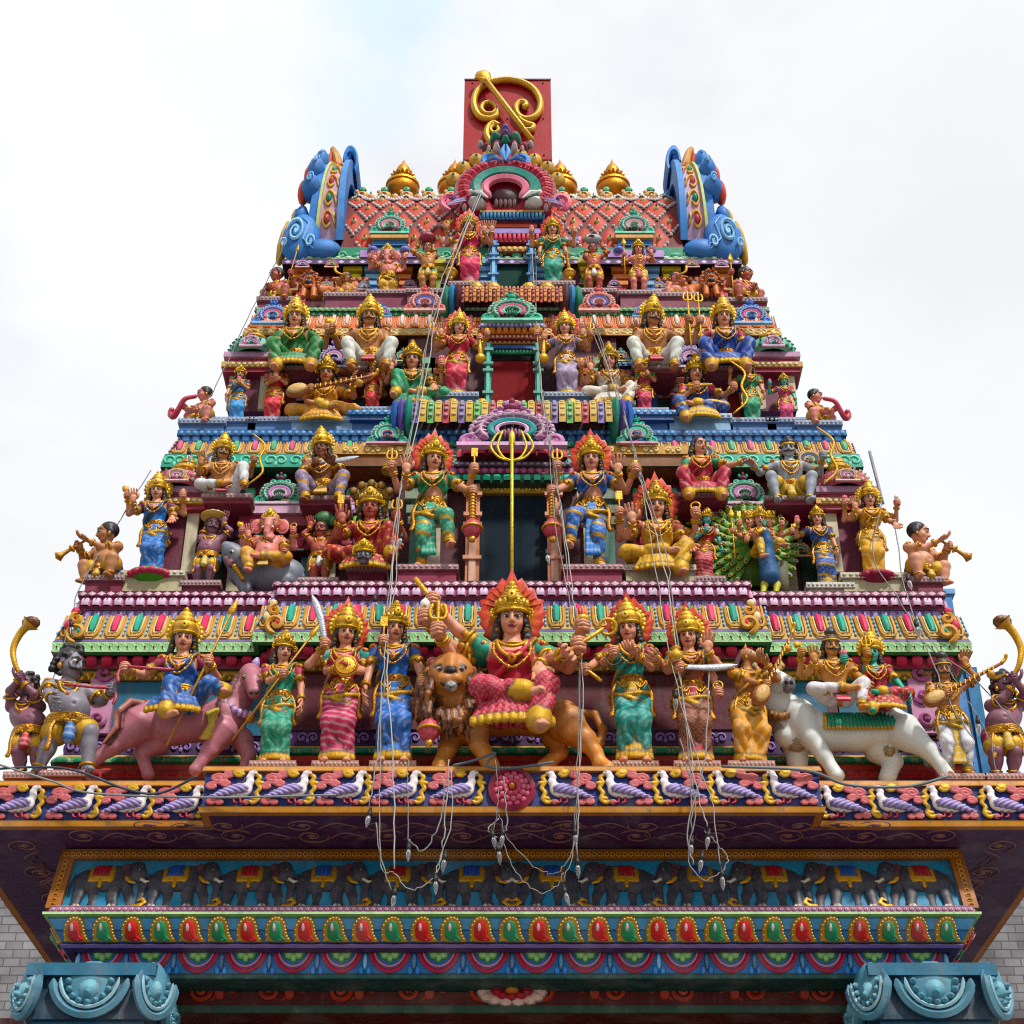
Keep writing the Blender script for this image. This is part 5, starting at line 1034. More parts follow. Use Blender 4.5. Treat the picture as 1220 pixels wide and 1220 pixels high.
def crown_mesh(kind):
    if kind in CRC: return CRC[kind]
    m = MB(); G = H('d8a32c', .55); G2 = H('f0c850', .45); D = H('9a6a18', .5); RJ = H('b81a34'); GJ = H('0f7a54')
    def band(z, r, th=.05, c=G2): m.lathe([(r-.03, z-th), (r+.02, z-th*.6), (r+.035, z), (r+.02, z+th*.6), (r-.03, z+th)], c, 24, (0, .03, 0), 12, .012)
    if kind in ('tall', 'mid', 'low'):
        hh = {'tall': .46, 'mid': .35, 'low': .24}[kind]
        m.lathe([(.40, .20), (.44, .28), (.43, .42)], G, 24, (0, .04, 0)); band(.27, .42); band(.42, .42, .04)
        prof = [(.42, .42), (.45, .52), (.40, .60)]; z = .60; r = .40; n = {'tall': 4, 'mid': 3, 'low': 2}[kind]
        for i in range(n):
            dz = hh/n; prof += [(r+.02, z+.02), (r+.01, z+dz*.5), (r*.84, z+dz*.92), (r*.78, z+dz)]; r *= .76; z += dz
        prof += [(.1, z+.02), (.13, z+.06), (.10, z+.11), (.02, z+.17)]
        m.lathe(prof, G, 24, (0, .05, 0), 8, .035, cols=[G if q % 4 != 2 else D for q in range(len(prof))])
        u = UV()
        for q in range(9):
            a = radians(-80+q*20); u.blob(0, 0, .07, .10, .07, G2, 7, 2)
        pk = UV(); pk.blob(0, .0, .075, .12, .06, G2, 7, 2); pk.blob(0, 0, .03, .035, .08, RJ, 6, 2); pm = mot(pk)
        for q in range(-4, 5):
            a = radians(q*24); m.inst(pm, [(.44*sin(a), .04-.44*cos(a), .50+.06*(q == 0))], (cos(a), sin(a), 0), (0, .1, 1), (sin(a), -cos(a), .1))
        pk = UV(); pk.blob(0, 0, .14, .19, .08, G2, 9, 3); pk.blob(0, 0, .06, .07, .12, RJ, 7, 2); m.inst(mot(pk), [(0, -.43, .66)], (1, 0, 0), (0, .25, 1), (0, -1, .25))
        for i in range(1, n):
            pk = UV(); pk.blob(0, 0, .07, .09, .06, G2, 7, 2); pk.blob(0, 0, .03, .03, .08, GJ if i % 2 else RJ, 6, 2); m.inst(mot(pk), [(0, -.40*.8**i+.03, .64+hh/n*(i+.4))], (1, 0, 0), (0, .3, 1), (0, -1, .3))
        for sx in (-1, 1):     # side flowers and ear chains
            pk = UV()
            for q in range(8): a = q*pi/4; pk.blob(.12*cos(a), .12*sin(a), .055, .055, .05, G2, 6, 2)
            pk.blob(0, 0, .07, .07, .09, G, 7, 2); m.inst(mot(pk), [(sx*.46, -.02, .22)], (.8, -sx*.5, 0), (0, 0, 1), (sx*.5, -.85, 0))
    elif kind == 'fan':       # broad scalloped crown
        m.lathe([(.40, .18), (.45, .27), (.44, .40)], G, 24, (0, .04, 0)); band(.27, .43)
        m.lathe([(.43, .4), (.45, .52), (.39, .66), (.37, .70), (.38, .78), (.29, .92), (.26, .95), (.26, 1.0), (.17, 1.12), (.10, 1.15), (.13, 1.2), (.02, 1.32)], G, 24, (0, .03, 0), 10, .05, cols=[G, G, G2, D, G, G, D, G2, G, D, G, G2])
        pk = UV(); 
        for q in range(15):
            a = radians(-30+q*240/14); pk.blob(.60*cos(a), .20+.58*sin(a), .10, .12, .05, G2, 8, 2); pk.blob(.48*cos(a), .20+.46*sin(a), .06, .06, .08, [D, RJ][q % 2], 6, 2)
        pk.line(np.c_[arc(0, .20, .50, .48, -30, 210, 22), np.full(22, .02)], .10, G, 6); m.inst(mot(pk), [(0, .12, .12)])
        pk = UV(); pk.blob(0, 0, .16, .17, .07, G2, 9, 3); pk.blob(0, 0, .07, .07, .11, RJ, 7, 2); m.inst(mot(pk), [(0, -.42, .52)], (1, 0, 0), (0, .2, 1), (0, -1, .2))
    elif kind == 'bun':       # matted hair knot
        B = H('2a2430'); m.lathe([(.38, .22), (.40, .32), (.36, .46), (.2, .56), (.26, .66), (.27, .78), (.18, .92), (.05, 1.0)], B, 18, (0, .06, 0), 9, .05); band(.30, .39, .045); m.lathe([(.2, .54), (.24, .57), (.2, .6)], G, 16, (0, .06, 0))
    elif kind == 'turban':
        m.lathe([(.40, .14), (.44, .22), (.40, .30)], G, 20, (0, .05, 0)); m.lathe([(.39, .28), (.42, .40), (.34, .52), (.2, .6), (.02, .63)], H('23202a'), 18, (0, .06, 0), 9, .03)
    CRC[kind] = m; return m
def halo_mesh(kind):
    m = MB()
    if kind == 'flame':
        O = [(-.5, -.55), (-.72, -.35), (-.66, -.2), (-.82, .05), (-.74, .15), (-.88, .45), (-.76, .5), (-.8, .85), (-.64, .9), (-.56, 1.25), (-.42, 1.25), (-.25, 1.62), (-.14, 1.5), (0, 1.95), (.14, 1.5), (.25, 1.62), (.42, 1.25), (.56, 1.25), (.64, .9), (.8, .85), (.76, .5), (.88, .45), (.74, .15), (.82, .05), (.66, -.2), (.72, -.35), (.5, -.55)]
        O = (np.array(O)-[0, -.2])*[1.10, .88]+[0, -.2]; n = len(O); ce = np.array([0, .35]); V = []; C = []
        for k, (f, y) in enumerate(((1, .0), (.86, -.07), (.6, -.05), (.3, .0))):
            P = ce+(O-ce)*f; V.append(np.c_[P[:, 0], np.full(n, y), P[:, 1]]); C.append(np.tile([H('b8281c'), H('d8481c'), H('e88a2c'), H('f0c040')][k], (n, 1)))
        V = np.concatenate(V); C = np.concatenate(C); F = []
        i = np.arange(n); j = (i+1) % n
        for k in range(3): F.append(np.stack([i+k*n, j+k*n, j+(k+1)*n, i+(k+1)*n], -1))
        m.add(V, np.concatenate(F), C); m.prism(O[::-1], .1, .001, H('b8281c'))
        for k in range(-5, 6):
            a = pi/2+k*.26; e = ce+np.array([cos(a)*.84, sin(a)*.88]); b_ = ce+np.array([cos(a)*.35, sin(a)*.42]); m.tube([(b_[0], -.07, b_[1]), ((b_[0]+e[0])/2, -.085, (b_[1]+e[1])/2), (e[0], -.05, e[1])], [.02, .03, .01], H('b83418'), 5)
    elif kind == 'disc':
        G = H('d8a838', .45); G2 = H('f0d060', .4); O = arc(0, .25, .78, .78, 0, 345, 24); m.prism(O, -.03, .05, G2, G)
        u = UV(); [u.blob(.76*cos(a), .25+.76*sin(a), .085, .085, .05, G, 7, 2) for a in np.arange(20)*2*pi/20]; u.line(np.c_[arc(0, .25, .58, .58, 0, 360, 28), np.zeros(28)], .035, H('a8741c', .4), 5, True); m.inst(mot(u), [(0, -.03, 0)])
    elif kind == 'snake':
        c1, c2 = H('5a4a2c'), H('b8923c')
        for k in range(-2, 3):
            a = k*.42; x, z = sin(a)*.95, .15+cos(a)*1.05; m.tube(smooth_path([(k*.12, .2, -.6), (k*.22, .25, 0), (x*.8, .12, z*.8), (x, -.05, z), (x*1.03, -.2, z*.97)], 5), [.16]*5+[.18]*5+[.24]*5+[.17]*5+[.06], c1, 8, cols=[c1 if q % 2 else c2 for q in range(21)])
            m.ell((x*1.02, -.2, z), (.05, .03, .05), H('c8283c'), 6, 4)
    return m
HLC = {}
def hair_mesh(kind, col):
    k = (kind,)
    if k not in HLC:
        s = Sdf(); r = random.Random(5)
        s.el((0, .11, .15), (.40, .42, .39), 0, .03)
        if kind == 'long':
            for x in (-1, 1):
                s.chain([(x*.34, .08, .1), (x*.40, .1, -.2), (x*.46, .08, -.5), (x*.42, .06, -.72)], [.12, .13, .12, .06], 0, .03)
                for q in range(5): s.el((x*(.36+.05*(q % 2)), .0, -.05-.14*q), (.09, .09, .08), 0, .01)
            s.chain([(0, .3, 0), (0, .36, -.6)], [.3, .22], 0, .05)
        elif kind == 'curly':
            for q in range(46):
                a = r.uniform(0, 2*pi); z = r.uniform(-.55, .62); rr = .42*sqrt(max(.05, 1-(max(z, 0)/.66)**2)); x, y = rr*cos(a), .1+rr*sin(a)
                if y < -.12 and z < .33: continue
                s.el((x, y, z+.03), r.uniform(.085, .13), 0, .015)
        elif kind == 'short':
            for x in (-1, 1): s.el((x*.36, .08, -.05), (.09, .16, .2), 0, .03)
        HLC[k] = s.mesh(.034)
    V, F, lb = HLC[k]; m = MB(); return m.add(V, F, col)
SK = {'fair': 'd6977a', 'pink': 'd88880', 'tan': 'b47a4e', 'brown': '7a4426', 'grey': '87828e', 'green': '2fa890', 'plum': '86586a', 'teal': '4fb8b0', 'gold': 'c88c4c', 'red': 'b05848', 'pale': 'e0a888', 'ash': '9aa2ac'}
POSE = {  # pelvis z, legs as (knee, foot), centre of the seat
    'stand': (.50, None), 'throne': (.085, (((-.17, -.2, .12), (-.13, -.2, -.12)), ((.17, -.2, .12), (.13, -.2, -.12)))),
    'cross': (.085, (((-.25, -.12, .075), (.05, -.2, .05)), ((.25, -.12, .075), (-.05, -.2, .09)))),
    'lalR': (.085, (((-.205, -.13, .09), (.04, -.19, .07)), ((.165, -.18, .11), (.12, -.21, -.11)))),
    'lady': (.085, (((-.12, -.19, .09), (.05, -.21, .06)), ((.135, -.2, .10), (.10, -.22, -.10)))),
    'lalL': (.085, (((-.165, -.18, .11), (-.12, -.21, -.11)), ((.205, -.13, .09), (-.04, -.19, .07)))),
    'kneeR': (.085, (((-.24, -.12, .09), (-.02, -.2, .04)), ((.15, -.16, .26), (.17, -.18, .02)))),
    'kneeL': (.085, (((-.15, -.16, .26), (-.17, -.18, .02)), ((.24, -.12, .09), (.02, -.2, .04)))),
    'side': (.085, (((-.02, -.2, .12), (-.06, -.22, -.12)), ((.16, -.18, .12), (.06, -.22, -.10)))),
    'ride': (.085, (((-.02, -.21, .10), (-.03, -.25, -.13)), ((.20, -.17, .12), (.28, -.12, .10)))),
    'squat': (.10, (((-.17, -.17, .14), (-.15, -.16, -.04)), ((.17, -.17, .14), (.15, -.16, -.04)))),
    'guardR': (.50, (None, ((.12, -.17, .37), (.15, -.13, .15)))), 'guardL': (.50, (((-.12, -.17, .37), (-.15, -.13, .15)), None)),
    'strideR': (.47, (((-.12, -.02, .26), (-.17, .04, .04)), ((.10, -.12, .28), (.12, -.10, .03)))),
}
TG = {'up': (.25, -.07, .10), 'high': (.24, -.06, .28), 'abh': (.17, -.17, .0), 'var': (.19, -.14, -.15), 'down': (.17, -.07, -.27), 'hip': (.14, -.1, -.2), 'fwd': (.12, -.2, -.07), 'chest': (.04, -.15, -.05), 'head': (.13, -.06, .25), 'knee': (.17, -.2, -.12), 'out': (.33, -.12, -.02), 'belly': (.03, -.15, -.12), 'mouth': (.06, -.16, .12), 'far': (.36, -.05, .02), 'low': (.24, -.1, -.2)}
def ringt(m, c, ax, r, th, col, n=12, sy=1.0):
    ax = nrm(ax); a = nrm(np.cross(ax, (.3, .9, .2) if abs(ax[1]) < .8 else (1, 0, .1))); b = np.cross(ax, a); t = np.linspace(0, 2*pi, n+1)
    m.tube(np.asarray(c)[None]+r*(np.cos(t)[:, None]*a+sy*np.sin(t)[:, None]*b), th, col, 5, cap=False)
def item_mesh(kind, p, s, hd):
    """what a hand holds; p = hand, s = side sign; returns (part name, MB)"""
    m = MB(); p = np.asarray(p, float); G = H('e0ac30', .5); G2 = H('c07a18', .5); x, y, z = p
    up = v3(0, 0, 1)
    if kind == 'lotus': 
        m.tube([p-.02*up, p+.03*up], .007, GREEN, 5)
        for q in range(7): a = q*2*pi/7; m.ell(p+v3(.018*cos(a), .018*sin(a)-.0, .05), (.012, .012, .028), PINK, 6, 5)
        m.ell(p+.055*up, (.014, .014, .03), ROSE, 7, 5); return 'lotus', m
    if kind == 'disc':
        for r in (.032, .018): ringt(m, p+.055*up, (0, 1, .2), r, .007, G)
        m.tube([p, p+.03*up], .006, G, 5); return 'disc', m
    if kind == 'conch': m.lathe([(0, -.03), (.014, -.015), (.024, .01), (.02, .03), (.008, .045), (0, .055)], WHITE, 10, p+.045*up); m.ell(p+.05*up+v3(0, -.014, 0), (.012, .01, .016), GOLDP, 6, 4); return 'conch', m
    if kind == 'flame':
        m.lathe([(.012, -.01), (.03, .02), (.034, .035), (.0, .036)], G, 10, p)
        for q in range(5): a = q*1.26; m.ell(p+v3(.012*cos(a), .012*sin(a), .055+.01*(q % 2)), (.01, .01, .028), [ORANGE, H('d8341c')][q % 2], 6, 5)
        return 'fire_bowl', m
    if kind == 'noose': ringt(m, p+.05*up, (.2, 1, .0), .03, .007, G, 14, 1.0); m.tube([p-.02*up, p+.02*up], .007, G, 5); return 'noose', m
    if kind == 'axe': m.tube([p-.03*up, p+.09*up], .007, G, 6); m.prism([(x, z+.05), (x+s*.045, z+.035), (x+s*.055, z+.07), (x+s*.045, z+.1), (x, z+.085)], y-.006, y+.006, G); return 'axe', m
    if kind in ('trident', 'longtrident'):
        L0, L1 = ((-.03, .06) if kind == 'trident' else (-.36, .2)); b = p+L1*up; m.tube([p+L0*up, b], .0075, G, 6); 
        for q in (-1, 0, 1): m.tube(smooth_path([b-.005*up, b+v3(q*.028, 0, .0), b+v3(q*.034, 0, .035), b+v3(q*.022, 0, .075+.02*(q == 0))], 4), [.009]*8+[.009]*4+[.002], G, 5)
        return 'trident', m
    if kind == 'spear':
        d = hd if hd is not None else up; d = nrm(d); m.tube([p-d*.62, p+d*.34], .0085, H('b8862c', .3), 6); m.tube([p+d*.34, p+d*.37, p+d*.40, p+d*.46], [.012, .026, .02, .002], G, 6, flat=(0, 1, 0)); return 'spear', m
    if kind == 'vel': m.tube([p-.4*up, p+.2*up], .008, G, 6); m.prism([(x, z+.33), (x-.035, z+.24), (x-.028, z+.2), (x, z+.18), (x+.028, z+.2), (x+.035, z+.24)], y-.008, y+.008, G); return 'spear', m
    if kind in ('mace', 'macered'):
        c = H('c84a5c') if kind == 'macered' else G; d = nrm(hd if hd is not None else v3(s*.08, -.05, -1)); e = p+d*.30; m.tube([p-d*.03, e], [.017, .021], G, 8)
        for q in range(9): ringt(m, p+d*(.03+.028*q), d, .02, .006, G2, 8)
        M = rotx(0); m.lathe([(.0, -.075), (.03, -.07), (.05, -.045), (.062, -.012), (.062, .012), (.05, .045), (.03, .06), (.02, .075)], c, 18, e-up*.04, 9, .07); ringt(m, e-up*.04, up, .066, .010, G, 16); m.lathe([(.0, -.03), (.02, -.02), (.026, .01), (.0, .02)], G, 10, e-up*.125); return 'mace', m
    if kind in ('sword', 'swordup'):
        d = nrm(hd if hd is not None else v3(s*.4, -.1, .9)); e = nrm(np.cross(d, (0, 1, 0))); P = [p+d*t+e*s*.05*sin(t*5) for t in np.linspace(.02, .36, 10)]; m.tube(P, [.02, .02, .02, .022, .024, .026, .026, .024, .016, .002], H('c8ccd4', .7), 6, flat=(0, 1, 0), ratio=.3); m.tube([p-d*.045, p+d*.025], .012, G, 6); m.ell(p+d*.028, (.03, .02, .012), G, 8, 5); return 'sword', m
    if kind == 'bow':
        t = np.linspace(-1, 1, 19); P = np.stack([x+s*(.09*(1-t*t)-.03*np.cos(t*6)), np.full(19, y-.02), z+t*.30-.02], -1); m.tube(P, .012-.006*np.abs(t)**3, G, 7); return 'bow', m
    if kind == 'veena':
        d = nrm(hd if hd is not None else v3(.9, -.1, .28)); a, b = p-d*.06, p+d*.50
        m.tube([a, b], [.017, .013], H('8a4a20'), 8); M = np.stack([d, nrm(np.cross((0, -1, 0), d)), v3(0, -1, 0)], 1); m.ell(a-d*.05, (.10, .068, .045), H('a05a28'), 14, 8, M); m.ell(a-d*.05+v3(0, -.036, 0), (.083, .052, .015), H('d8b070'), 14, 6, M); m.ell(b-d*.1+v3(0, .01, -.04), (.035, .035, .035), H('c8923c'), 10, 6)
        for q in range(10): c = a+d*(.1+q*.042); m.box(c[0]-.004, c[0]+.004, c[1]-.022, c[1]-.012, c[2]-.018, c[2]+.018, G)
        m.tube(smooth_path([b, b+d*.04+.02*up, b+d*.05+v3(0, -.02, .05)], 4), [.016]*8+[.01], G, 6); return 'veena', m
    if kind == 'horn':       # curved brass horn raised from the mouth
        P = smooth_path([p, p+v3(s*.055, -.04, .10), p+v3(s*.085, -.05, .24), p+v3(s*.04, -.07, .38), p+v3(-s*.04, -.1, .46)], 6); m.tube(P, np.r_[np.linspace(.018, .034, len(P)-3), .05, .068, .085], G, 12, cap=False); m.ell(P[-1], (.08, .03, .06), H('6a4210', .4), 12, 6, rotx(.5)); return 'horn', m
    if kind == 'shorthorn': P = smooth_path([p, p+v3(s*.07, -.03, .0), p+v3(s*.15, -.04, .05), p+v3(s*.17, -.05, .16)], 5); m.tube(P, np.linspace(.012, .03, len(P)), G, 9); return 'horn', m
    if kind == 'pipe':
        d = nrm(hd if hd is not None else v3(s, -.3, -.5)); P = [p-d*.12+d*t for t in np.linspace(0, .33, 12)]; m.tube(P, [.010, .011, .012, .013, .015, .016, .026, .016, .02, .022, .034, .05], H('b8842c', .5), 10); ringt(m, P[6], d, .032, .01, G); return 'trumpet', m
    if kind == 'pot': m.lathe([(0, -.05), (.03, -.045), (.048, -.015), (.045, .01), (.024, .03), (.022, .045), (.034, .055), (0, .056)], G, 14, p+.02*up, 10, .03); return 'pot', m
    if kind == 'bowl': m.lathe([(0, -.03), (.03, -.025), (.045, .005), (.048, .015), (0, .01)], G, 12, p+.03*up); return 'bowl', m
    if kind == 'shield': m.ell(p+v3(0, -.035, 0), (.075, .022, .082), G, 16, 8); ringt(m, p+v3(0, -.045, 0), (0, 1, 0), .062, .008, G2, 16); m.ell(p+v3(0, -.062, 0), (.018, .012, .018), RED, 8, 5); return 'shield', m
    if kind == 'club': m.tube([p-.02*up, p+v3(s*.01, -.03, -.28)], [.012, .026], G, 8); m.lathe([(0, -.06), (.03, -.05), (.052, -.015), (.05, .02), (.03, .045), (.0, .05)], G, 16, p+v3(s*.01, -.03, -.31), 9, .06); return 'club', m
    if kind == 'basket': m.lathe([(0, -.02), (.10, -.015), (.15, .03), (.155, .04), (.0, .045)], H('c8a050'), 18, p, 18, .02); [m.ell(p+v3(.11*cos(a), .11*sin(a), .05), (.03, .03, .022), H('e8d8a8'), 7, 4) for a in np.arange(12)*pi/6]; return 'basket', m
    if kind == 'bigpot': m.lathe([(0, -.04), (.08, -.03), (.125, .02), (.13, .05), (.10, .1), (.04, .125), (0, .13)], H('9a2a44'), 18, p, 12, .02); return 'pot', m
    if kind == 'bigconch': m.ell(p+v3(0, 0, .05), (.14, .09, .085), H('a8a8b0'), 14, 8); m.ell(p+v3(s*.05, -.05, .05), (.08, .05, .05), H('e0dcd8'), 10, 6); m.ell(p+v3(s*.03, -.09, .04), (.05, .03, .02), H('3a3438'), 8, 5); return 'conch', m
    if kind == 'sack': m.ell(p+v3(0, .02, .08), (.13, .10, .11), H('2f6a38'), 14, 8); m.ell(p+v3(s*.1, .02, .05), (.06, .06, .08), H('3a7a44'), 10, 6); return 'sack', m
    if kind == 'snake': P = smooth_path([p+v3(-s*.16, .02, .12), p+v3(-s*.05, -.06, .06), p+v3(s*.04, -.05, -.06), p+v3(s*.13, -.03, -.14), p+v3(s*.2, -.02, -.06), p+v3(s*.17, -.03, .02)], 5); m.tube(P, np.r_[np.linspace(.028, .045, len(P)-6), np.full(5, .04), .02], H('c03a50'), 8); return 'serpent', m
    if kind == 'baby': m.ell(p+v3(0, -.02, .05), (.035, .03, .05), H('c87a58'), 8, 6); m.ell(p+v3(0, -.03, .115), (.026, .026, .028), H('d08a68'), 9, 6); m.ell(p+v3(0, -.02, .14), (.022, .022, .03), G, 8, 6); m.tube([p+v3(-.02, -.03, .07), p+v3(-.05, -.05, .05)], .011, H('c87a58'), 5); m.tube([p+v3(.0, -.04, .02), p+v3(.05, -.05, -.01)], .014, H('c87a58'), 5); return 'child', m
    if kind == 'beads': ringt(m, p-.05*up, (.2, 1, 0), .045, .005, H('4a3a30'), 16); return 'prayer_beads', m
    if kind == 'book': m.box(x-.03, x+.03, y-.02, y-.005, z+.01, z+.08, H('c8b070')); return 'book', m
    if kind == 'flag': m.tube([p-.02*up, p+.17*up], .007, G, 6); m.box(x-.022, x+.022, y-.008, y+.008, z+.10, z+.17, G); return 'bell_staff', m
    if kind == 'rod': d = nrm(hd if hd is not None else v3(s*.5, 0, .8)); m.tube([p-d*.09, p+d*.13], .012, G, 7); return 'rod', m
    if kind == 'rope': m.tube(smooth_path([p+v3(-s*.30, .0, -.02), p+v3(-s*.14, -.06, -.04), p, p+v3(s*.03, -.02, -.06), p+v3(s*.02, -.02, -.12)], 5), .011, H('b03a4c'), 6); return 'rope', m
    if kind == 'ladle': m.tube([p-v3(s*.1, 0, .08), p+v3(s*.1, -.03, .06)], .009, G, 6); ringt(m, p+v3(s*.12, -.03, .07), (0, 1, .4), .035, .008, G, 12); return 'ladle', m
    m.ell(p+.04*up, .025, G); return 'bud', m
STAT = []
def cloth_color(style, main, sec, gold, mv):
    """painted cloth patterns"""
    d = mix(main, BLACK, .35); l = mix(main, WHITE, .20)
    def cf(V, lb, C):
        C = C.copy(); x, y, z = V.T; q = lb == 10
        if style == 'stripe': C[q & (np.sin(z*150+x*30) > .45)] = mix(main, WHITE, .3)
        elif style == 'band':
            C[q & (np.mod(z*9+x*1.5, 1) < .22)] = gold; k = q & (np.mod(z*9+x*1.5, 1) >= .22) & (np.sin(x*130)*np.sin(z*130+x*40) > .35); C[k] = l
        elif style == 'leaf':
            w_ = np.sin(x*70+3*np.sin(z*38))*np.sin(z*64+2.5*np.sin(x*44)); C[q & (w_ > .42)] = l; C[q & (w_ < -.55)] = d
        elif style == 'dots':
            w_ = np.sin(x*95)*np.sin(z*95+y*60); C[q & (w_ > .6)] = gold; C[q & (w_ < -.75)] = d
        elif style == 'scale':
            w_ = np.mod(z*34+.5*np.abs(np.mod(x*30, 1)-.5)*4, 1); C[q & (w_ < .22)] = d; C[q & (w_ > .75)] = l
        else: C[q & (np.sin(x*60+z*25+2*np.sin(z*30)) > .8)] = l
        k = lb == 12; C[k & (np.sin(z*120) > .5)] = mix(sec, WHITE, .3)
        return C
    return cf
def fig(name, label, px, by, hx, hy, Y, pose='stand', skin='fair', sex='f', dress='sari', c1='b8203c', c2=None, c3=None, style='fold', arms='Ldown Rdown', crown='tall', halo=None, hair='long', yaw=0, head=0, roll=0, fat=0, dwarf=False, hs=None, cat='statue', group=None, dirs={}, pts={}, headkind=None, hcol='1c181e', extra=None, pitch=14, Hm=None, shoulders=1.0, lean=None, ped=None, zl=None, blouse_only=False, deep=0.0, sc=1.0, wid=1.05):
    """(px,by): seat or soles in the photo, (hx,hy): middle of the face; Y: depth of the figure's axis"""
    sk = H(SK.get(skin, skin)); gold = GOLDP; main = H(c1); sec = H(c2) if c2 else gold; blo = H(c3) if c3 else main
    hs = (hs or (.215 if dwarf else .162))*1.01; fem = sex == 'f' and not fat
    pz, legs = POSE[pose]; seated = pz < .3
    lt, ls = (.25, .235) if not dwarf else (.19, .17)
    if not seated: pz = (lt+ls)*.985+.03 if pose in ('stand',) or pose.startswith('guard') else (lt+ls)*.93+.03
    TL = .215 if not dwarf else .20
    # ---- solve the size so that the face lands on (hx, hy)
    x0, z0 = at(px, by, Y); Hs = 1.0; ln = 0.0; FW = .10
    hz = pz+TL+.10+.03+hs*.5
    for _ in range(8):
        f_ = lambda S: proj((x0+ln*hz*S*.0, Y-FW*(TL+.1)*S, z0+hz*S))[1]
        lo, hi = .05, 4.
        for _k in range(30):
            md = (lo+hi)/2
            if f_(md) > hy: lo = md
            else: hi = md
        Hs = (lo+hi)/2
    z0 -= (sc-1)*hz*Hs*.9; Hs *= sc
    xh = at(hx, hy, Y)[0]; lean_ = (xh-x0)/Hs
    if lean is not None: lean_ = lean
    cy, sy_ = cos(radians(yaw)), sin(radians(yaw))
    hip = lean_*.35; pel = v3(hip, 0, pz); Cc = pel+v3(lean_*.55*1.0, -FW*TL*.9, TL); nb = Cc+v3(lean_*.1, -.012, .10)
    hc = nb+v3(0, -.015, .03+hs*.5); hc[0] = lean_
    vox = max(.0062, Y/CT*1.0*(1220/1024)/FPX/Hs*.95*1.25)
    vox = min(vox, .0125)
    fk = 1+.35*fat; SH = .112*shoulders*(1.0 if not dwarf else 1.05)
    b = Sdf(); g = Sdf(); fing = MB(); JW = []
    def jw(nm): JW.append((nm, MB())); return JW[-1][1]
    b.el(Cc, ((.098 if fem else .108)*(1+.1*fat), .066*(1+.2*fat), .10), 0, .03)
    b.rc(Cc-v3(0, 0, .05), pel+v3(0, 0, .05), (.062 if fem else .074)*fk, (.070 if fem else .076)*fk, 0, .05); b.el(pel, (.095*fk, .072*fk, .068), 0, .04)
    if fat: b.el(pel+v3(0, -.045, .10), (.118*(.7+.35*fat), .115*(.7+.35*fat), .115), 0, .05); b.el(pel+v3(0, -.045-.115*(.7+.35*fat), .09), .014, 0, 0, op=1)
    if fem: [b.el(Cc+v3(x, -.055, -.005), .043, 0, .02) for x in (-.045, .045)]
    else: [b.el(Cc+v3(x, -.042, .01), (.05, .03, .038), 0, .03) for x in (-.048, .048)]; 
    if not fem and not seated: pass
    sh = {s: Cc+v3(s*SH, .0, .066) for s in (-1, 1)}
    b.rc(sh[-1], sh[1], .042*(1+.2*fat), .042*(1+.2*fat), 0, .03); b.rc(Cc+v3(0, 0, .06), hc-v3(0, -.01, hs*.2), .036*(1+.3*fat), .036*(1+.3*fat), 0, .025)
    # ---- legs
    hipj = {s: pel+v3(s*(.047 if fem and not seated else .055), 0, -.015) for s in (-1, 1)}; LEG = {}
    for i, s in enumerate((-1, 1)):
        L = legs[i] if legs else None
        if L is None:
            ft = v3(s*(.050 if fem else .066)+hip*.2, -.015, .04); kn, an = ik(hipj[s], ft, lt, ls, (s*(-.1 if fem else .2), -1, 0))
        else:
            kn, an = v3(*L[0]), v3(*L[1])
            if seated: kn = kn+v3(hip*.5, 0, 0)
            if dwarf and seated: kn = kn*v3(.9, .9, 1); an = an*v3(.9, .9, .8)
        LEG[s] = (hipj[s], kn, an)
        b.rc(hipj[s], kn, .066*fk, .046*fk, 0, .03); b.rc(kn, an, .045*fk, .027*fk, 0, .015); b.el((kn*.62+an*.38)+v3(0, .012, 0), .04*fk, 0, .03)
        fd = v3(s*.25, -1, -.25) if legs is None or abs(an[0]) > .09 or not seated else nrm(v3(-s*.9, -.5, .0))
        fd = nrm(fd); b.rc(an+v3(0, 0, -.012), an+fd*.075+v3(0, 0, -.016), .028, .021, 0, .015); 
        for q in range(4): 
            w_ = np.cross(fd, (0, 0, 1)); b.el(an+fd*.085+w_*(q-1.5)*.013+v3(0, 0, -.02), (.009, .011, .009), 0, .004)
    # ---- arms
    parts = []; arml = []
    ua, fa = (.155, .14) if not dwarf else (.14, .125)
    cnt = {-1: 0, 1: 0}
    for tok in arms.split():
        a_, _, it = tok.partition(':'); s = -1 if a_[0] == 'L' else 1; key = a_[1:]
        T_ = pts.get(tok) or pts.get(a_) or TG[key]; t = Cc+v3(s*T_[0], T_[1], T_[2]); k = cnt[s]; cnt[s] += 1
        S0 = sh[s]+v3(0, .03*k, .0+.0*k); hint = v3(s*.8, .55, -.75) if T_[2] > -.1 else v3(s*.7, .9, -.1)
        if key in ('head', 'high'): hint = v3(s*1.2, -.1, .1)
        el_, wr = ik(S0, t, ua, fa, hint); arml.append((s, S0, el_, wr))
        af = 1+.25*fat+(0 if fem else .12)
        b.rc(S0, el_, .0345*af, .027*af, 0, .02); b.rc(el_, wr, .027*af, .0185*af, 0, .012)
        fd = nrm(wr-el_)
        if it: mode = 'hold'
        else: mode = {'abh': 'open', 'var': 'openD', 'head': 'open', 'high': 'open', 'up': 'open', 'far': 'open'}.get(key, 'rest')
        if mode == 'open': d, n = nrm(v3(s*.12, -.15, 1)), v3(0, -1, .15)
        elif mode == 'openD': d, n = nrm(v3(s*.1, -.45, -1)), v3(0, -1, .4)
        else: d, n = fd, nrm(np.cross(fd, (0, 1, .0)))*(-s)
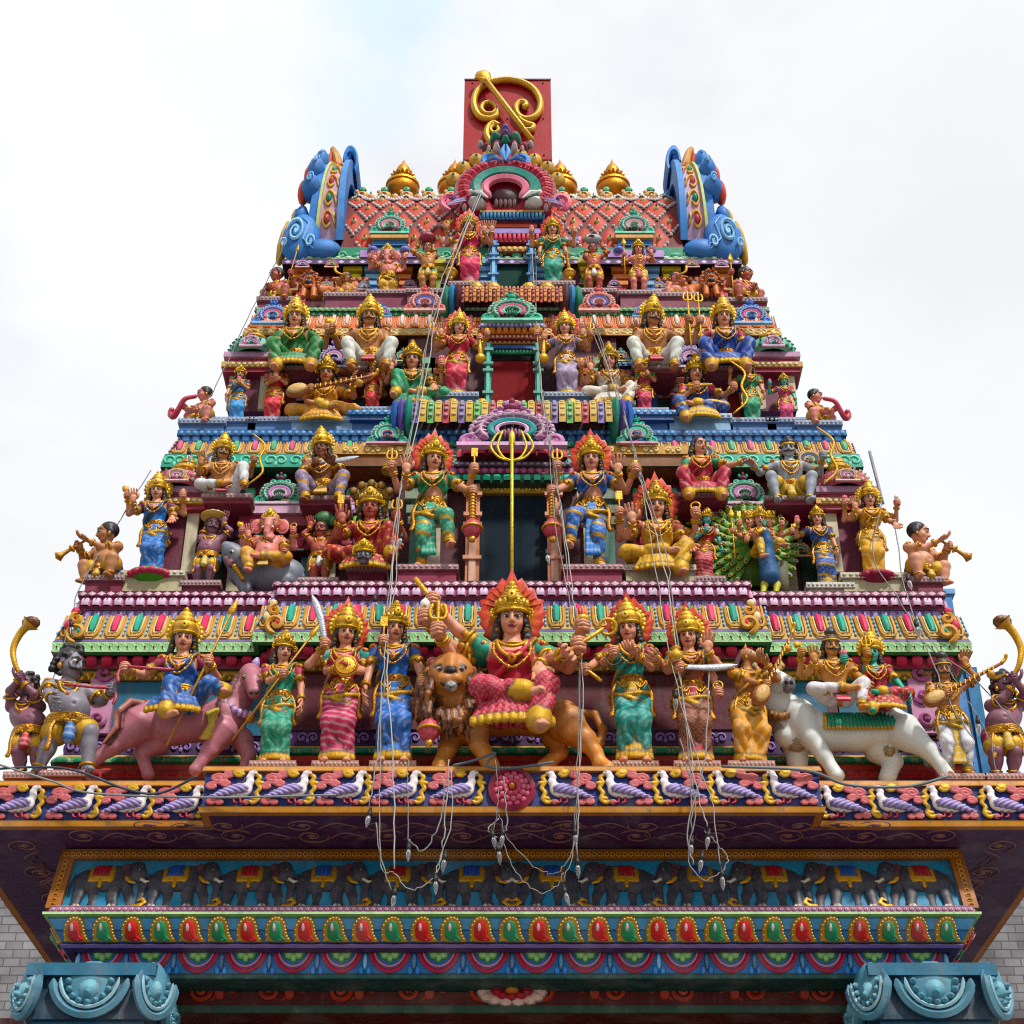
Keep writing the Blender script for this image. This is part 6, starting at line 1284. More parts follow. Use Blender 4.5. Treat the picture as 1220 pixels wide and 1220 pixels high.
        n = nrm(n-d*(n @ d)); w_ = np.cross(d, n); hz_ = 1.12 if not dwarf else 1.35
        if mode in ('open', 'openD', 'rest'):
            pc = wr+d*.036*hz_; b.el(pc, v3(.031, .015, .036)*hz_, 0, .012, np.stack([w_, n, d], 1))
            for q, (lf, cu) in enumerate(((.78, .016), (.97, .012), (1., .012), (.86, .014))):
                o_ = pc+d*.028*hz_+w_*(q-1.5)*.0158*hz_*s; L = .056*lf*hz_; cu = cu if mode != 'rest' else .024
                sp = w_*(q-1.5)*.006*s
                fing.tube([o_-d*.012, o_+d*L*.4+n*cu*.2+sp*.5, o_+d*L*.75+n*cu*.7+sp, o_+d*L+n*cu*1.5+sp], np.array([.0088, .0085, .0078, .006])*hz_, sk, 6)
            o_ = pc-w_*.024*s*hz_-d*.012*hz_; fing.tube([o_, o_-w_*.018*s*hz_+d*.018*hz_+n*.008, o_-w_*.022*s*hz_+d*.044*hz_+n*.016], np.array([.0105, .0095, .007])*hz_, sk, 6)
            hp = pc+d*.02
        else:
            pc = wr+fd*.028; b.el(pc, .029*hz_, 0, .012); hp = pc+v3(0, -.022, 0); o2 = v3(s, 0, 0)
            for q in range(4):
                zq = v3(0, 0, (q-1.5)*.0145*hz_); L = (.85, 1, .97, .8)[q]
                fing.tube([pc+zq+o2*.022, pc+zq+o2*.024*L+v3(0, -.026*hz_, 0), pc+zq+v3(0, -.044*hz_*L, 0), pc+zq-o2*.022*L+v3(0, -.034*hz_, 0)], np.array([.009, .0095, .009, .007])*hz_, sk, 6)
            fing.tube([pc-o2*.02+v3(0, 0, -.01), pc-o2*.028+v3(0, -.026, .012), pc-o2*.014+v3(0, -.042, .022)], np.array([.011, .0095, .007])*hz_, sk, 6)
        if it: parts.append(item_mesh(it, hp, s, dirs.get(tok, dirs.get(it))))
        J = jw('armlet')
        for f in (.62,): ringt(J, S0+(el_-S0)*f, el_-S0, .040*af, .0105, GOLD)
        J.ell(S0+(el_-S0)*.62+v3(s*.01, -.038*af, 0), (.02, .012, .024), GOLD2, 8, 5)
        J = jw('bracelet')
        for f in (.80, .90): ringt(J, el_+(wr-el_)*f, wr-el_, .026*af, .0085, GOLD)
    # ---- clothes
    fold = lambda a, fr, tw: (lambda t, qx, qy, qz, X, Y, Z: a*(1.1-2.2*np.abs(np.sin(.5*(fr*t+tw*(qx-.6*qz)*34)))))
    if dress in ('sari', 'skirt'):
        for s in (-1, 1):
            h_, kn, an = LEG[s]
            lo_ = an if not seated else kn*.12+an*.88
            g.rc(h_, kn, .079 if not seated else .068, .060 if not seated else .051, 10, .055 if not seated else .02, fold(.0066, 11, 2.3 if s > 0 else -2.3)); g.rc(kn, lo_, .059 if not seated else .051, .050 if not seated else .041, 10, .045 if not seated else .02, fold(.0066, 10, 2.5 if s > 0 else -2.3))
            e_ = nrm(an-kn); g.rc(lo_-e_*.012, lo_+e_*.012, (.0625 if not seated else .052), (.064 if not seated else .053), 11, .004)
        g.el(pel+v3(0, 0, .0), (.112, .088, .07), 10, .03)
        if not seated:
            fx = hip*.6
            for q in range(9):
                xq = (q-4)*.0165; yq = .0022*(q-4)**2; g.rc(pel+v3(xq*.8, -.090+yq, .02), v3(fx+xq*1.45, -.083+yq, .045), .0115, .0155, 12 if c2 else 10, .005); g.rc(v3(fx+xq*1.45, -.084+yq, .052), v3(fx+xq*1.5, -.085+yq, .026), .0165, .0165, 11, .003)
        else:     # cloth fan hanging between the knees
            for q in range(11):
                xq = (q-5)*.021; xa, xb = pel[0]+xq*1.15, pel[0]+xq*1.5; yb = -.225+.0016*(q-5)**2
                g.rc(pel+v3(xq*.6, -.09, -.0), v3(xa, yb+.02, .015), .014, .016, 10, .008); g.rc(v3(xa, yb+.02, .015), v3(xb, yb, -.065), .015, .0165, 12 if c2 else 10, .006); g.rc(v3(xb, yb, -.063), v3(xb, yb-.001, -.08), .0175, .018, 11, .002)
    elif dress in ('dhoti', 'trousers'):
        for s in (-1, 1):
            h_, kn, an = LEG[s]; lo_ = kn*.15+an*.85
            g.rc(h_, kn, .070*fk, .050*fk, 10, .02, fold(.0032, 15, 1.6*s)); g.rc(kn, lo_, .052*fk, .036*fk, 10, .012, fold(.0032, 14, 1.6*s)); g.rc(kn*.18+an*.82, lo_, .040*fk, .040*fk, 11, .0)
        g.el(pel, (.108*fk, .086*fk, .062), 10, .02)
        y0 = -.09*fk
        if not seated:
            for q in range(4): g.rc(pel+v3((q-1.5)*.016, y0, .01), v3(hip*.7+(q-1.5)*.026, -.09, .10), .012, .017, 12, .005)
        else:
            for q in range(4): g.rc(pel+v3((q-1.5)*.016, y0, .0), v3(pel[0]+(q-1.5)*.028, -.21, -.05), .014, .016, 12, .005)
    elif dress == 'shorts':
        for s in (-1, 1):
            h_, kn, an = LEG[s]; g.rc(h_, h_*.45+kn*.55, .082*fk, .072*fk, 10, .02, fold(.003, 12, 1.2*s)); g.rc(h_*.47+kn*.53, h_*.40+kn*.60, .074*fk, .074*fk, 11, .0)
        g.el(pel, (.108*fk, .088*fk, .06), 10, .02)
        g.rc(pel+v3(0, -.09*fk, .0), pel+v3(.0, -.11*fk, -.16 if not seated else -.09), .026, .04, 12, .01)
    if dress == 'sari' or dress == 'blouse' or blouse_only:
        full = dress == 'sari' and not (blouse_only); tl = 14 if full else 13
        fd_ = (lambda X, Y, Z: .0042*(1-2*np.abs(np.sin((X*.8+Z*1.0)*52)))) if full else None
        g.el(Cc+v3(0, 0, -.02), (.105, .0735, .088), tl, .01, None, 0, fd_); [g.el(Cc+v3(x, -.056, -.006), .0475, tl, .012, None, 0, fd_) for x in (-.045, .045)]
        if full: g.rc(Cc-v3(0, 0, .05), pel+v3(0, 0, .05), .071*fk, .078*fk, 14, .03)
        for (s, S0, el_, wr) in arml[:6]:
            g.rc(S0, S0+(el_-S0)*.5, .0465, .039, 13, .01); g.rc(S0+(el_-S0)*.47, S0+(el_-S0)*.52, .041, .041, 11, 0)
        # drape from one shoulder across the breast to the far hip
        P = smooth_path([sh[1]+v3(-.015, .04, .03), sh[1]+v3(-.03, -.035, .03), Cc+v3(.05, -.095, .02), Cc+v3(-.01, -.10, -.05), Cc+v3(-.07, -.065, -.11), pel+v3(-.1, -.0, .05)], 5)
        for q in range(5):
            o_ = np.array([(q-2)*.0105*.75, -.004*(2-abs(q-2)), (q-2)*.0105*.7]); lab = 11 if q in (0, 4) else 14; r_ = .0095 if q in (0, 4) else .0115
            Q = P+o_; [g.rc(Q[i], Q[i+1], r_, r_, lab, .002) for i in range(len(Q)-1)]
    # hip sash loops
    if dress in ('sari', 'skirt', 'dhoti') and not seated:
        for ph, dz, col_ in ((.6, -.055, 11), (2.4, -.03, 11)):
            t = np.linspace(0, 2*pi, 15); P = np.stack([pel[0]+.127*fk*np.cos(t), -.110*fk*np.sin(t), pel[2]-.015+dz*(1+np.cos(t-ph))], -1); P = P[(P[:, 1] < .06)]
            for i in range(len(P)-1):
                if np.linalg.norm(P[i]-P[i+1]) < .12: g.rc(P[i], P[i+1], .0155, .0155, col_, .0)
    pal = {0: sk, 10: main, 11: gold, 12: sec, 13: blo, 14: main if dress == 'sari' and not blouse_only else blo}
    # ---- jewellery
    wz = pel+v3(lean_*.1, -.004, .055); wr_ = (.082 if fem else .092)*fk
    if fat: wz = pel+v3(0, -.02, .0); wr_ *= 1.15
    J = jw('belt')
    for dz, th in ((-.03, .012), (-.012, .013), (.007, .015), (.026, .012)): ringt(J, wz+v3(0, 0, dz), (0, 0, 1), wr_*(1.04 if dz < 0 else 1.0), th, GOLD if dz != .007 else GOLD2, 20, .88)
    u = UV(); u.blob(0, 0, .036, .04, .03, GOLD2, 9, 3); u.blob(0, 0, .013, .015, .042, RED, 6, 2); [u.blob(q*.03, -.03-.006*(2-abs(q)), .013, .02, .02, GOLD, 6, 2) for q in (-2, -1, 1, 2)]; u.blob(0, -.05, .014, .026, .016, GOLD, 7, 2); u.blob(-.05, -.012, .018, .02, .016, GOLD, 7, 2); u.blob(.05, -.012, .018, .02, .016, GOLD, 7, 2); J.inst(mot(u), [wz+v3(0, -wr_*.9, 0)])
    for s in (-1, 1):        # bead festoons hanging from the belt
        for k_, (w_, dp_) in enumerate(((.075, .045), (.045, .08))):
            if fat or (seated and k_): continue
            P = smooth_path([wz+v3(s*.012, -wr_*1.0, -.02), wz+v3(s*(.012+w_*.5), -wr_*1.16, -.025-dp_), wz+v3(s*(.012+w_), -wr_*.92, -.02)], 4); J.tube(P, .0058, GOLD, 5)
        if not seated: P = smooth_path([wz+v3(s*.085, -wr_*.6, .0), wz+v3(s*.118, -wr_*.75, -.10), wz+v3(s*.112, -wr_*.72, -.20), wz+v3(s*.128, -wr_*.7, -.255)], 4); J.tube(P, np.linspace(.010, .021, len(P)), GOLD2, 6, flat=(0, 1, 0), ratio=.5)
    J = jw('necklace')
    for s in (-1, 1): J.ell(sh[s]+v3(s*.012, -.026, .018), (.034, .022, .026), GOLD2, 9, 6); J.ell(sh[s]+v3(s*.014, -.046, .018), (.011, .008, .011), RED, 6, 4)
    cyb = -.082-(.035 if fem else 0)-.03*fat; P = smooth_path([nb+v3(-.055, .0, 0), Cc+v3(-.075, cyb*.7, .06), Cc+v3(-.07, cyb*1.0, -.02), Cc+v3(0, cyb-.006, -.085), Cc+v3(.07, cyb*1.0, -.02), Cc+v3(.075, cyb*.7, .06), nb+v3(.055, .0, 0)], 5)
    if not fat: J.tube(P, .0062, GOLD2, 5); [J.ell(P[q], .0105, GOLD, 6, 4) for q in range(4, len(P)-4, 2)]
    ringt(J, nb+v3(0, .01, -.005), (0, -.25, 1), .05*(1+.25*fat), .0095, GOLD, 16)
    cy0 = -.075-(.03 if fem else 0)-.02*fat
    for dep, wd, th in ((.075, .062, .011), (.035, .055, .008)):
        P = smooth_path([nb+v3(-wd*.9, .0, -.0), Cc+v3(-wd*1.02, cy0*.74, .072), Cc+v3(-wd*.72, cy0*1.0, .072-dep*.85), Cc+v3(0, cy0-.014, .072-dep*1.35), Cc+v3(wd*.72, cy0*1.0, .072-dep*.85), Cc+v3(wd*1.02, cy0*.74, .072), nb+v3(wd*.9, .0, -.0)], 5); J.tube(P, th, GOLD, 6)
    J.ell(Cc+v3(0, cy0-.02, .06-.075*1.3), (.021, .014, .026), GOLD2, 9, 6); J.ell(Cc+v3(0, cy0-.033, .06-.075*1.3), (.009, .006, .010), RED, 7, 5)
    if dress not in ('sari',):
        for s in (-1, 1):
            h_, kn, an = LEG[s]; ringt(jw('anklet'), an+(kn-an)*.08, kn-an, .033*fk, .010, GOLD)
    R = rotz(radians(head)) @ roty(radians(roll)) @ rotx(radians(pitch)); R = rotz(radians(head)) @ rotx(radians(pitch)) @ roty(radians(roll))
    for s in (-1, 1): jw('earring').ell(hc+R @ v3(s*.40*hs, -.0, -.24*hs), v3(.085, .085, .12)*hs, GOLD2, 8, 6)
    # ---- assemble
    o = empty(name, (x0, Y, z0), label, cat, group, radians(yaw))
    def put(mb, nm, mat, lab=None):
        m2 = MB(); m2.merge(mb, np.diag([wid, 1.06, 1.0]), (0, 0, 0), Hs); ob = m2.build(nm, mat, o); 
        if lab: ob['label'] = lab
        return ob
    B = sdf_mb(b, vox, pal); B.merge(fing)
    hk = headkind or ('f' if sex == 'f' else 'm')
    if hk in ('f', 'm', 'd', 'b'):
        V, F, lb = head_mesh(hk); pc = [sk, H('8a2434') if hk == 'f' else mix(sk, H('8a2430'), .6), H('e8e4dc'), BLACK, H('a8142c')]; B.add((V @ R.T)*hs+hc, F, np.stack(pc)[lb])
    elif callable(headkind): headkind(B, hc, hs, R, sk, J)
    put(B, 'body', M_STATUE)
    if len(g.p): put(sdf_mb(g, vox, pal, cloth_color(style, main, sec, gold, None)), 'garment', M_CLOTH)
    for nm, mm in JW: put(mm, nm, M_GOLD)
    def hput(mm, nm, mat, dy=0.0):
        m2 = MB(); m2.merge(mm, R, hc+R @ v3(0, dy*hs, 0), hs); put(m2, nm, mat)
    if hair and hk in ('f', 'm', 'd', 'b'): hput(hair_mesh(hair, H(hcol)), 'hair', M_STATUE)
    if crown: hput(crown_mesh(crown), 'crown', M_GOLD)
    if halo: hput(halo_mesh(halo), 'halo' if halo != 'snake' else 'serpent_hood', M_STATUE, .30)
    if ped and zl is not None and z0-.03*Hs > zl+.02:
        wd, dp, pc_ = ped; m2 = MB(); zt_ = -.004 if not seated else -.0; th = min(.05, (z0-zl)*.5)
        m2.box(-wd, wd, -dp, dp+.1, zt_-th, zt_, mix(H(pc_), WHITE, .25)); m2.box(-wd+.02, wd-.02, -dp+.03, dp+.08+deep, zl-z0+.0, zt_-th-.001, H(pc_)); u = UV(); u.blob(0, 0, wd*.07, th*.32, th*.3, mix(H(pc_), WHITE, .55), 7, 2); m2.inst(mot(u), [(q*wd*.18, -dp, zt_-th*.5) for q in range(-5, 6)]); m2.build('pedestal', M_TOWER, o).rotation_euler = (0, 0, -radians(yaw))
    for nm, mm in parts: put(mm, nm, M_GOLD)
    if extra: extra(put, dict(C=Cc, pel=pel, hc=hc, hs=hs, R=R, LEG=LEG, H=Hs))
    return o, Hs
# ================================================================== animals, modelled in photo-pixel units about a base point, then scaled to metres
EYEW = H('e8e0d4')
class Pix:
    """zoomed photo coordinates (offset ox,oy, scale sc) -> local pixel units round (px0, py0)"""
    def __init__(s, ox, oy, sc, px0, py0, Y):
        s.a = (ox, oy, sc, px0, py0); s.Y = Y
        x0, z0 = at(px0, py0, Y); x1, _ = at(px0+10, py0, Y); _, z1_ = at(px0, py0-10, Y); s.kx = (x1-x0)/10; s.kz = (z1_-z0)/10; s.o = (x0, Y, z0); s.r = s.kz/s.kx; s.te = (z0-CAMZ)/Y
    def __call__(s, zx, zy, y=0): ox, oy, sc, px0, py0 = s.a; return v3(zx/sc+ox-px0, y/sc, (py0-zy/sc-oy)*s.r+y/sc*s.te)
    def R(s, r): return r/s.a[2]
def animal(name, label, cat, P, sd, h, pal, cf, bits=(), group=None, mat=None):
    o = empty(name, P.o, label, cat, group)
    m0 = sdf_mb(sd, h, pal, cf); mm = MB(); mm.merge(m0, None, (0, 0, 0), P.kx); mm.build('body', mat or M_STATUE, o)
    for nm, b, mat in bits: mm = MB(); mm.merge(b, None, (0, 0, 0), P.kx); mm.build(nm, mat, o)
    return o
def chainp(s, P, pts, lab=0, k=6):
    s.chain([P(x, y, d) for x, y, d, r in pts], [P.R(r) for x, y, d, r in pts], lab, k)
def elp(s, P, c, r, lab=0, k=5, M=None, y=0): s.el(P(c[0], c[1], y), v3(P.R(r[0]), P.R(r[2] if len(r) > 2 else (r[0]+r[1])/2), P.R(r[1])), lab, k, M)
# ---- lion under the central figure
P = Pix(480, 680, 3.8125, 600, 912, 11.3); s = Sdf()
LY = 60
chainp(s, P, [(300, 645, 10, 98), (430, 662, 30, 80), (590, 668, 35, 74), (720, 668, 30, 88)], 0, 5)
elp(s, P, (275, 675), (92, 110, 85), 0, 6, None, -20)
chainp(s, P, [(325, 700, -60, 70), (345, 790, -70, 40), (388, 862, -80, 33), (402, 888, -105, 36)], 0, 4); chainp(s, P, [(235, 720, -10, 66), (205, 800, -25, 40), (180, 866, -30, 31), (172, 886, -55, 35)], 0, 4)
chainp(s, P, [(745, 700, -40, 86), (828, 768, -60, 48), (872, 826, -66, 30), (893, 878, -70, 30), (925, 893, -92, 27)], 0, 4); chainp(s, P, [(690, 760, 40, 56), (718, 822, 35, 32), (672, 866, 25, 27), (638, 888, 5, 29)], 0, 4); [elp(s, P, (fx+d, 897), (13, 10, 14), 0, 2, None, fy) for fx, fy in ((402, -140), (172, -88), (938, -118)) for d in (-22, 0, 22)]; [elp(s, P, c, r, 0, 4, None, y) for c, r, y in (((330, 690), (58, 80, 40), -95), ((760, 690), (66, 86, 40), -85), ((520, 665), (60, 50, 30), -50))]
chainp(s, P, [(800, 640, 40, 18), (880, 650, 40, 18), (915, 720, 30, 18), (900, 790, 10, 17), (840, 740, -20, 16)], 0, 3); chainp(s, P, [(845, 740, -20, 22), (815, 700, -30, 24)], 5, 1)
chainp(s, P, [(250, 600, -60, 90), (222, 500, -120, 85)], 0, 5); elp(s, P, (215, 472), (102, 104, 85), 0, 5, None, -145); elp(s, P, (215, 500), (52, 40, 40), 0, 5, None, -205)
elp(s, P, (220, 526), (30, 22, 26), 3, 3, None, -225); elp(s, P, (193, 494), (30, 24, 26), 0, 3, None, -228); elp(s, P, (241, 494), (30, 24, 26), 0, 3, None, -228); elp(s, P, (217, 455), (30, 17, 18), 5, 1, None, -245); chainp(s, P, [(217, 440, -225, 26), (214, 400, -200, 30)], 0, 4)
for x in (168, 264): elp(s, P, (x, 446), (15, 8, 12), 2, 0, None, -216); elp(s, P, (x+2, 447), (8, 8, 9), 5, 0, None, -224); chainp(s, P, [(x-20, 437, -206, 5), (x, 433, -220, 6), (x+20, 438, -218, 5)], 5, 1)
for x, y in ((128, 408), (258, 400)): elp(s, P, (x, y), (28, 26, 18), 0, 3, None, -110); elp(s, P, (x, y), (17, 17, 12), 4, 0, None, -128)
chainp(s, P, [(180, 515, -232, 6), (217, 530, -240, 6), (256, 515, -232, 6)], 5, 1)
r = random.Random(3)
for q in range(210):
    a = r.uniform(-.25*pi, 1.25*pi)+pi; rad = r.uniform(95, 168); x, y = 215+rad*cos(a)*.95, 500-rad*sin(a)*1.0+40
    if 135 < x < 295 and y < 555: continue
    L = r.uniform(50, 95); d = -195+50*r.random()+ (rad-95)*1.3; chainp(s, P, [(x, y, d, 16), (x+(x-215)*.12, y+L*.5, d-12, 15), (x+(x-215)*.2, y+L, d, 5)], 1 if r.random() < .6 else 6, 1.5)
elp(s, P, (212, 545), (122, 128, 110), 1, 4, None, -60)
def lc(V, lb, C):
    C = C.copy(); k = (lb == 0) & (V[:, 2] < 16) ; C[k] = H('d8924a'); st = (lb == 1) & (np.sin(V[:, 0]*.9+V[:, 2]*.15) > .35); C[st] = H('3e2014'); return C
PALL = [H('c07c40'), H('80482a'), EYEW, H('c8d0d0'), H('d84a5c'), BLACK, H('a86a3a')]
animal('lion_statue', 'large orange lion with a brown mane striding under the red seated goddess', 'statue', P, s, 1.05, PALL, lc)
# ---- horse
P = Pix(0, 680, 3.8125, 200, 918, 11.5); s = Sdf()
chainp(s, P, [(640, 685, 0, 98), (770, 705, 0, 80), (900, 690, 0, 78), (1000, 665, 0, 95)], 0, 5)
chainp(s, P, [(1020, 630, 0, 80), (1055, 560, -15, 60), (1090, 480, -35, 46)], 0, 5); chainp(s, P, [(1105, 455, -55, 46), (1128, 500, -95, 40), (1146, 548, -130, 31)], 0, 3)
chainp(s, P, [(612, 702, -45, 84), (515, 795, -60, 38), (450, 848, -60, 26), (415, 890, -62, 21)], 0, 4); chainp(s, P, [(415, 890, -60, 26), (400, 915, -65, 34)], 5, 2)
chainp(s, P, [(690, 780, 40, 58), (625, 825, 30, 32), (650, 880, 20, 22), (672, 925, 15, 25)], 0, 4)
chainp(s, P, [(1000, 730, -45, 70), (955, 815, -58, 36), (922, 870, -62, 22), (900, 905, -66, 26)], 0, 4); chainp(s, P, [(1080, 760, 30, 48), (1120, 840, 20, 28), (1110, 885, 10, 22)], 0, 4)
for x in (1100, 1158): chainp(s, P, [(x, 440, -30, 18), (x+2, 412, -32, 6)], 0, 2)
for x in (1085, 1150): elp(s, P, (x+3, 478), (13, 11, 12), 2, 0, None, -108); elp(s, P, (x+3, 478), (8, 9, 9), 5, 0, None, -117)
for x in (1125, 1155): elp(s, P, (x+5, 552), (7, 6, 7), 5, 0, None, -160)
for q in range(7):
    d = q*9-130; chainp(s, P, [(625, 598+q*3, d+60, 14), (575, 592+q*7, d+30, 16), (528+q*6, 645, d, 16), (532+q*5, 715, d, 14), (485+q*9, 785, d, 5)], 1 if q % 2 else 3, .6)
for q in range(9): t = q/8; chainp(s, P, [(1078-70*t, 440+130*t, -30, 15), (1046-66*t, 478+130*t, -62-20*t, 15), (1038-60*t, 540+120*t, -72-20*t, 5)], 1, .6)
def hc_(V, lb, C): return C
b1 = MB(); u_ = P.R(1)
for q in range(14):
    t = q/13; b1.ell(P(985+150*t, 575+80*t+20*sin(t*pi), -85+30*abs(t-.5)), P.R(20), H('8a5a98') if q % 2 else H('c8a8d0'), 8, 5)
b1.ell(P(1128, 668, -75), P.R(24), GOLD, 8, 6); b2 = MB(); b2.tube([P(1128, 430, -40), P(1122, 400, -45), P(1130, 380, -45)], [P.R(14), P.R(20), P.R(8)], H('b8a8e0'), 7)
b3 = MB()
for zz in (520, 480): b3.tube([P(1075, zz-20, -95), P(1120, zz+5, -130), P(1165, zz-15, -105)], P.R(6), GOLD, 5)
b4 = MB(); M = None
for q in range(9): b4.tube([P(930+q*6, 640-q*2, -95), P(950+q*3, 700, -105), P(915+q*5, 765, -100)], P.R(9), GOLDP if q in (0, 8) else H('d8c060'), 5)
animal('horse_statue', 'galloping pink horse with a brown tail and lilac plume', 'statue', P, s, 1.05, [H('b87482'), H('6a3434'), EYEW, H('a86a60'), H('d84a5c'), H('3a2a2c')], hc_, [('collar', b1, M_GOLD), ('plume', b2, M_STATUE), ('bridle', b3, M_GOLD), ('saddle_cloth', b4, M_CLOTH)])
# ---- bull
P = Pix(900, 680, 3.8125, 1040, 924, 11.5); s = Sdf()
chainp(s, P, [(200, 700, 0, 96), (320, 728, 0, 82), (470, 734, 0, 78), (640, 712, 0, 92)], 0, 6)
chainp(s, P, [(180, 650, -10, 88), (120, 600, -25, 76), (95, 540, -40, 64)], 0, 5); chainp(s, P, [(88, 505, -60, 64), (125, 505, -112, 50), (152, 515, -140, 40)], 0, 4); elp(s, P, (162, 514), (30, 40, 30), 3, 3, None, -160); chainp(s, P, [(60, 470, -90, 20), (110, 455, -110, 20)], 0, 5)
for dx in (-10, 12): elp(s, P, (160+dx, 504), (8, 9, 8), 5, 0, None, -190)
chainp(s, P, [(120, 680, -30, 50), (150, 750, -30, 45), (200, 790, -20, 30)], 1, 4)
chainp(s, P, [(215, 655, -50, 76), (258, 760, -70, 43), (308, 845, -76, 31), (335, 900, -80, 25), (352, 930, -84, 31)], 0, 4); chainp(s, P, [(205, 790, 40, 58), (205, 860, 40, 38), (205, 895, 40, 34)], 0, 6)
chainp(s, P, [(690, 732, -45, 84), (780, 810, -62, 40), (830, 880, -66, 28), (855, 935, -70, 30)], 0, 4); chainp(s, P, [(590, 810, 45, 66), (645, 865, 45, 36), (625, 905, 42, 28), (608, 940, 40, 32)], 0, 6)
chainp(s, P, [(720, 650, 20, 16), (770, 700, 25, 15), (785, 790, 20, 14), (800, 870, 10, 22)], 4, 3)
for x, z in ((72, 490), (148, 480)): elp(s, P, (x+4, z), (16, 13, 14), 2, 0, None, -118 if x < 100 else -128); elp(s, P, (x+8, z), (9, 10, 10), 5, 0, None, -130 if x < 100 else -140)
chainp(s, P, [(40, 500, -40, 26), (10, 530, -40, 14)], 0, 3); chainp(s, P, [(60, 455, -45, 18), (30, 420, -55, 12), (45, 385, -65, 4)], 1, 2); chainp(s, P, [(125, 450, -50, 18), (160, 420, -60, 12), (150, 385, -70, 4)], 1, 2)
elp(s, P, (620, 810), (24, 30, 20), 1, 3, None, -10)
def bc(V, lb, C):
    return C
b1 = MB(); bb = [b1.ell(P(45+140*t, 628+35*sin(t*pi), -95*sin(t*pi)-35), P.R(21), H('8a5a20'), 8, 6) for t in np.linspace(0, 1, 9)]
b2 = MB(); 
for q in range(22): b2.tube([P(330+q*16, 648, -80), P(325+q*16.5, 685, -108), P(322+q*17, 712, -106)], P.R(11), H('1a9a7c') if q not in (0, 21) else GOLDP, 5); b2.ell(P(322+q*17, 712, -106), P.R(12), GOLDP, 6, 4)
animal('bull_statue', 'white bull with a grey muzzle striding under the seated couple', 'statue', P, s, 1.05, [H('dfe4e0'), H('c8a468'), EYEW, H('8a7a80'), H('9ac0cc'), BLACK], bc, [('bead_collar', b1, M_GOLD), ('saddle_cloth', b2, M_CLOTH)], mat=M_PALE)
# ---- roaring lions of the top tier
def top_lion(px, py, Y, sx, label):
    P = Pix(0, 0, 1, px, py, Y); s = Sdf(); s.a = None
    Q = lambda x, z, y=0: v3(sx*x, y, z*P.r)
    r = random.Random(4)
    s.el(Q(0, 14, -3), (8, 7, 9), 0, 2); s.el(Q(1, 9, -10), (5.2, 3, 4.5), 4, 0); s.el(Q(1, 8.5, -11.5), (3.6, 3, 3.4), 5, 0, op=0); s.el(Q(1, 15, -9), (4.6, 4, 3.2), 0, 2); s.el(Q(1, 16.5, -12), (2, 1.4, 1.3), 5, 0); s.rc(Q(-2, 5, -10), Q(4, 5, -10), 2, 2, 0, 1)
    for x in (-2.5, 4.5): s.el(Q(x, 19, -8), (1.7, 1.3, 1.2), 2, 0); s.el(Q(x, 19, -9), (.9, .9, .9), 5, 0); s.rc(Q(x*.75, 11.5, -12), Q(x*.75, 9.6, -12.5), .7, .2, 2, 0)
    for x in (-6, 8): s.el(Q(x, 24, -2), (2.6, 1.5, 2.6), 0, 1)
    for q in range(70):
        a = r.uniform(0, 2*pi); x, z = 1+9.5*cos(a), 14+10*sin(a); rr = r.uniform(.9, 1.25); s.rc(Q(1+(x-1)*rr, 14+(z-14)*rr, -3+r.uniform(-3, 3)), Q(1+(x-1)*rr*1.25, 14+(z-14)*rr*1.15-5, -1), 1.7, .6, 1 if q % 3 else 6, .3)
    s.el(Q(1, 10, 2), (11, 6, 13), 1, 2)
    s.rc(Q(6, 8, 4), Q(26, 6, 6), 9, 8, 0, 3); s.rc(Q(-4, 4, -6), Q(-5, -8, -9), 3.6, 3.2, 0, 1.5); s.rc(Q(7, 3, -6), Q(8, -8, -9), 3.6, 3.2, 0, 1.5); s.rc(Q(26, 3, 0), Q(22, -8, -5), 6, 3.5, 0, 2)
    for x in (-5, 8): s.el(Q(x, -9, -12), (3.6, 3.5, 2.2), 0, 1)
    s.chain([Q(32, 6, 4), Q(37, 14, 3), Q(34, 22, 2), Q(28, 20, 0)], [1.8, 1.8, 1.6, 1.4], 0, .5)
    animal('lion_statue', label, 'statue', P, s, .62, [H('c8702c'), H('b05a20'), EYEW, EYEW, H('8a1420'), BLACK, H('8a3c14')], None, (), 'roaring lions of the top tier')
top_lion(367, 352, 13.02, 1, 'roaring orange lion beside the left horn-blowing child'); top_lion(848, 350, 13.02, -1, 'roaring orange lion beside the right horn-blowing child')
# ---- rat mount
P = Pix(60, 480, 3.588, 318, 695, 11.95); s = Sdf()
chainp(s, P, [(830, 720, 10, 70), (920, 735, 20, 75), (1010, 740, 20, 68)], 0, 6); chainp(s, P, [(810, 690, -20, 55), (785, 655, -45, 46), (765, 630, -65, 28), (748, 612, -75, 14)], 0, 5); chainp(s, P, [(775, 680, -65, 20), (755, 665, -75, 10)], 1, 2)
for x in (800, 835): elp(s, P, (x, 635), (20, 22, 10), 1, 2, None, -30)
elp(s, P, (778, 637), (9, 9, 8), 2, 0, None, -92); elp(s, P, (778, 637), (5, 5, 5), 5, 0, None, -100)
chainp(s, P, [(830, 760, -30, 34), (845, 800, -35, 24)], 0, 4); chainp(s, P, [(1010, 770, -10, 40), (1000, 800, -15, 26)], 0, 4); chainp(s, P, [(1060, 730, 20, 14), (1085, 745, 0, 9)], 0, 2)
b1 = MB(); [b1.ell(P(795+40*t, 700+50*t, -75), P.R(13), GOLD, 7, 5) for t in np.linspace(0, 1, 6)]
animal('rat_statue', 'grey rat mount with open jaws beneath the elephant-headed figure', 'statue', P, s, .95, [H('7a8290'), H('b08088'), EYEW, EYEW, EYEW, BLACK], None, [('garland', b1, M_GOLD)])
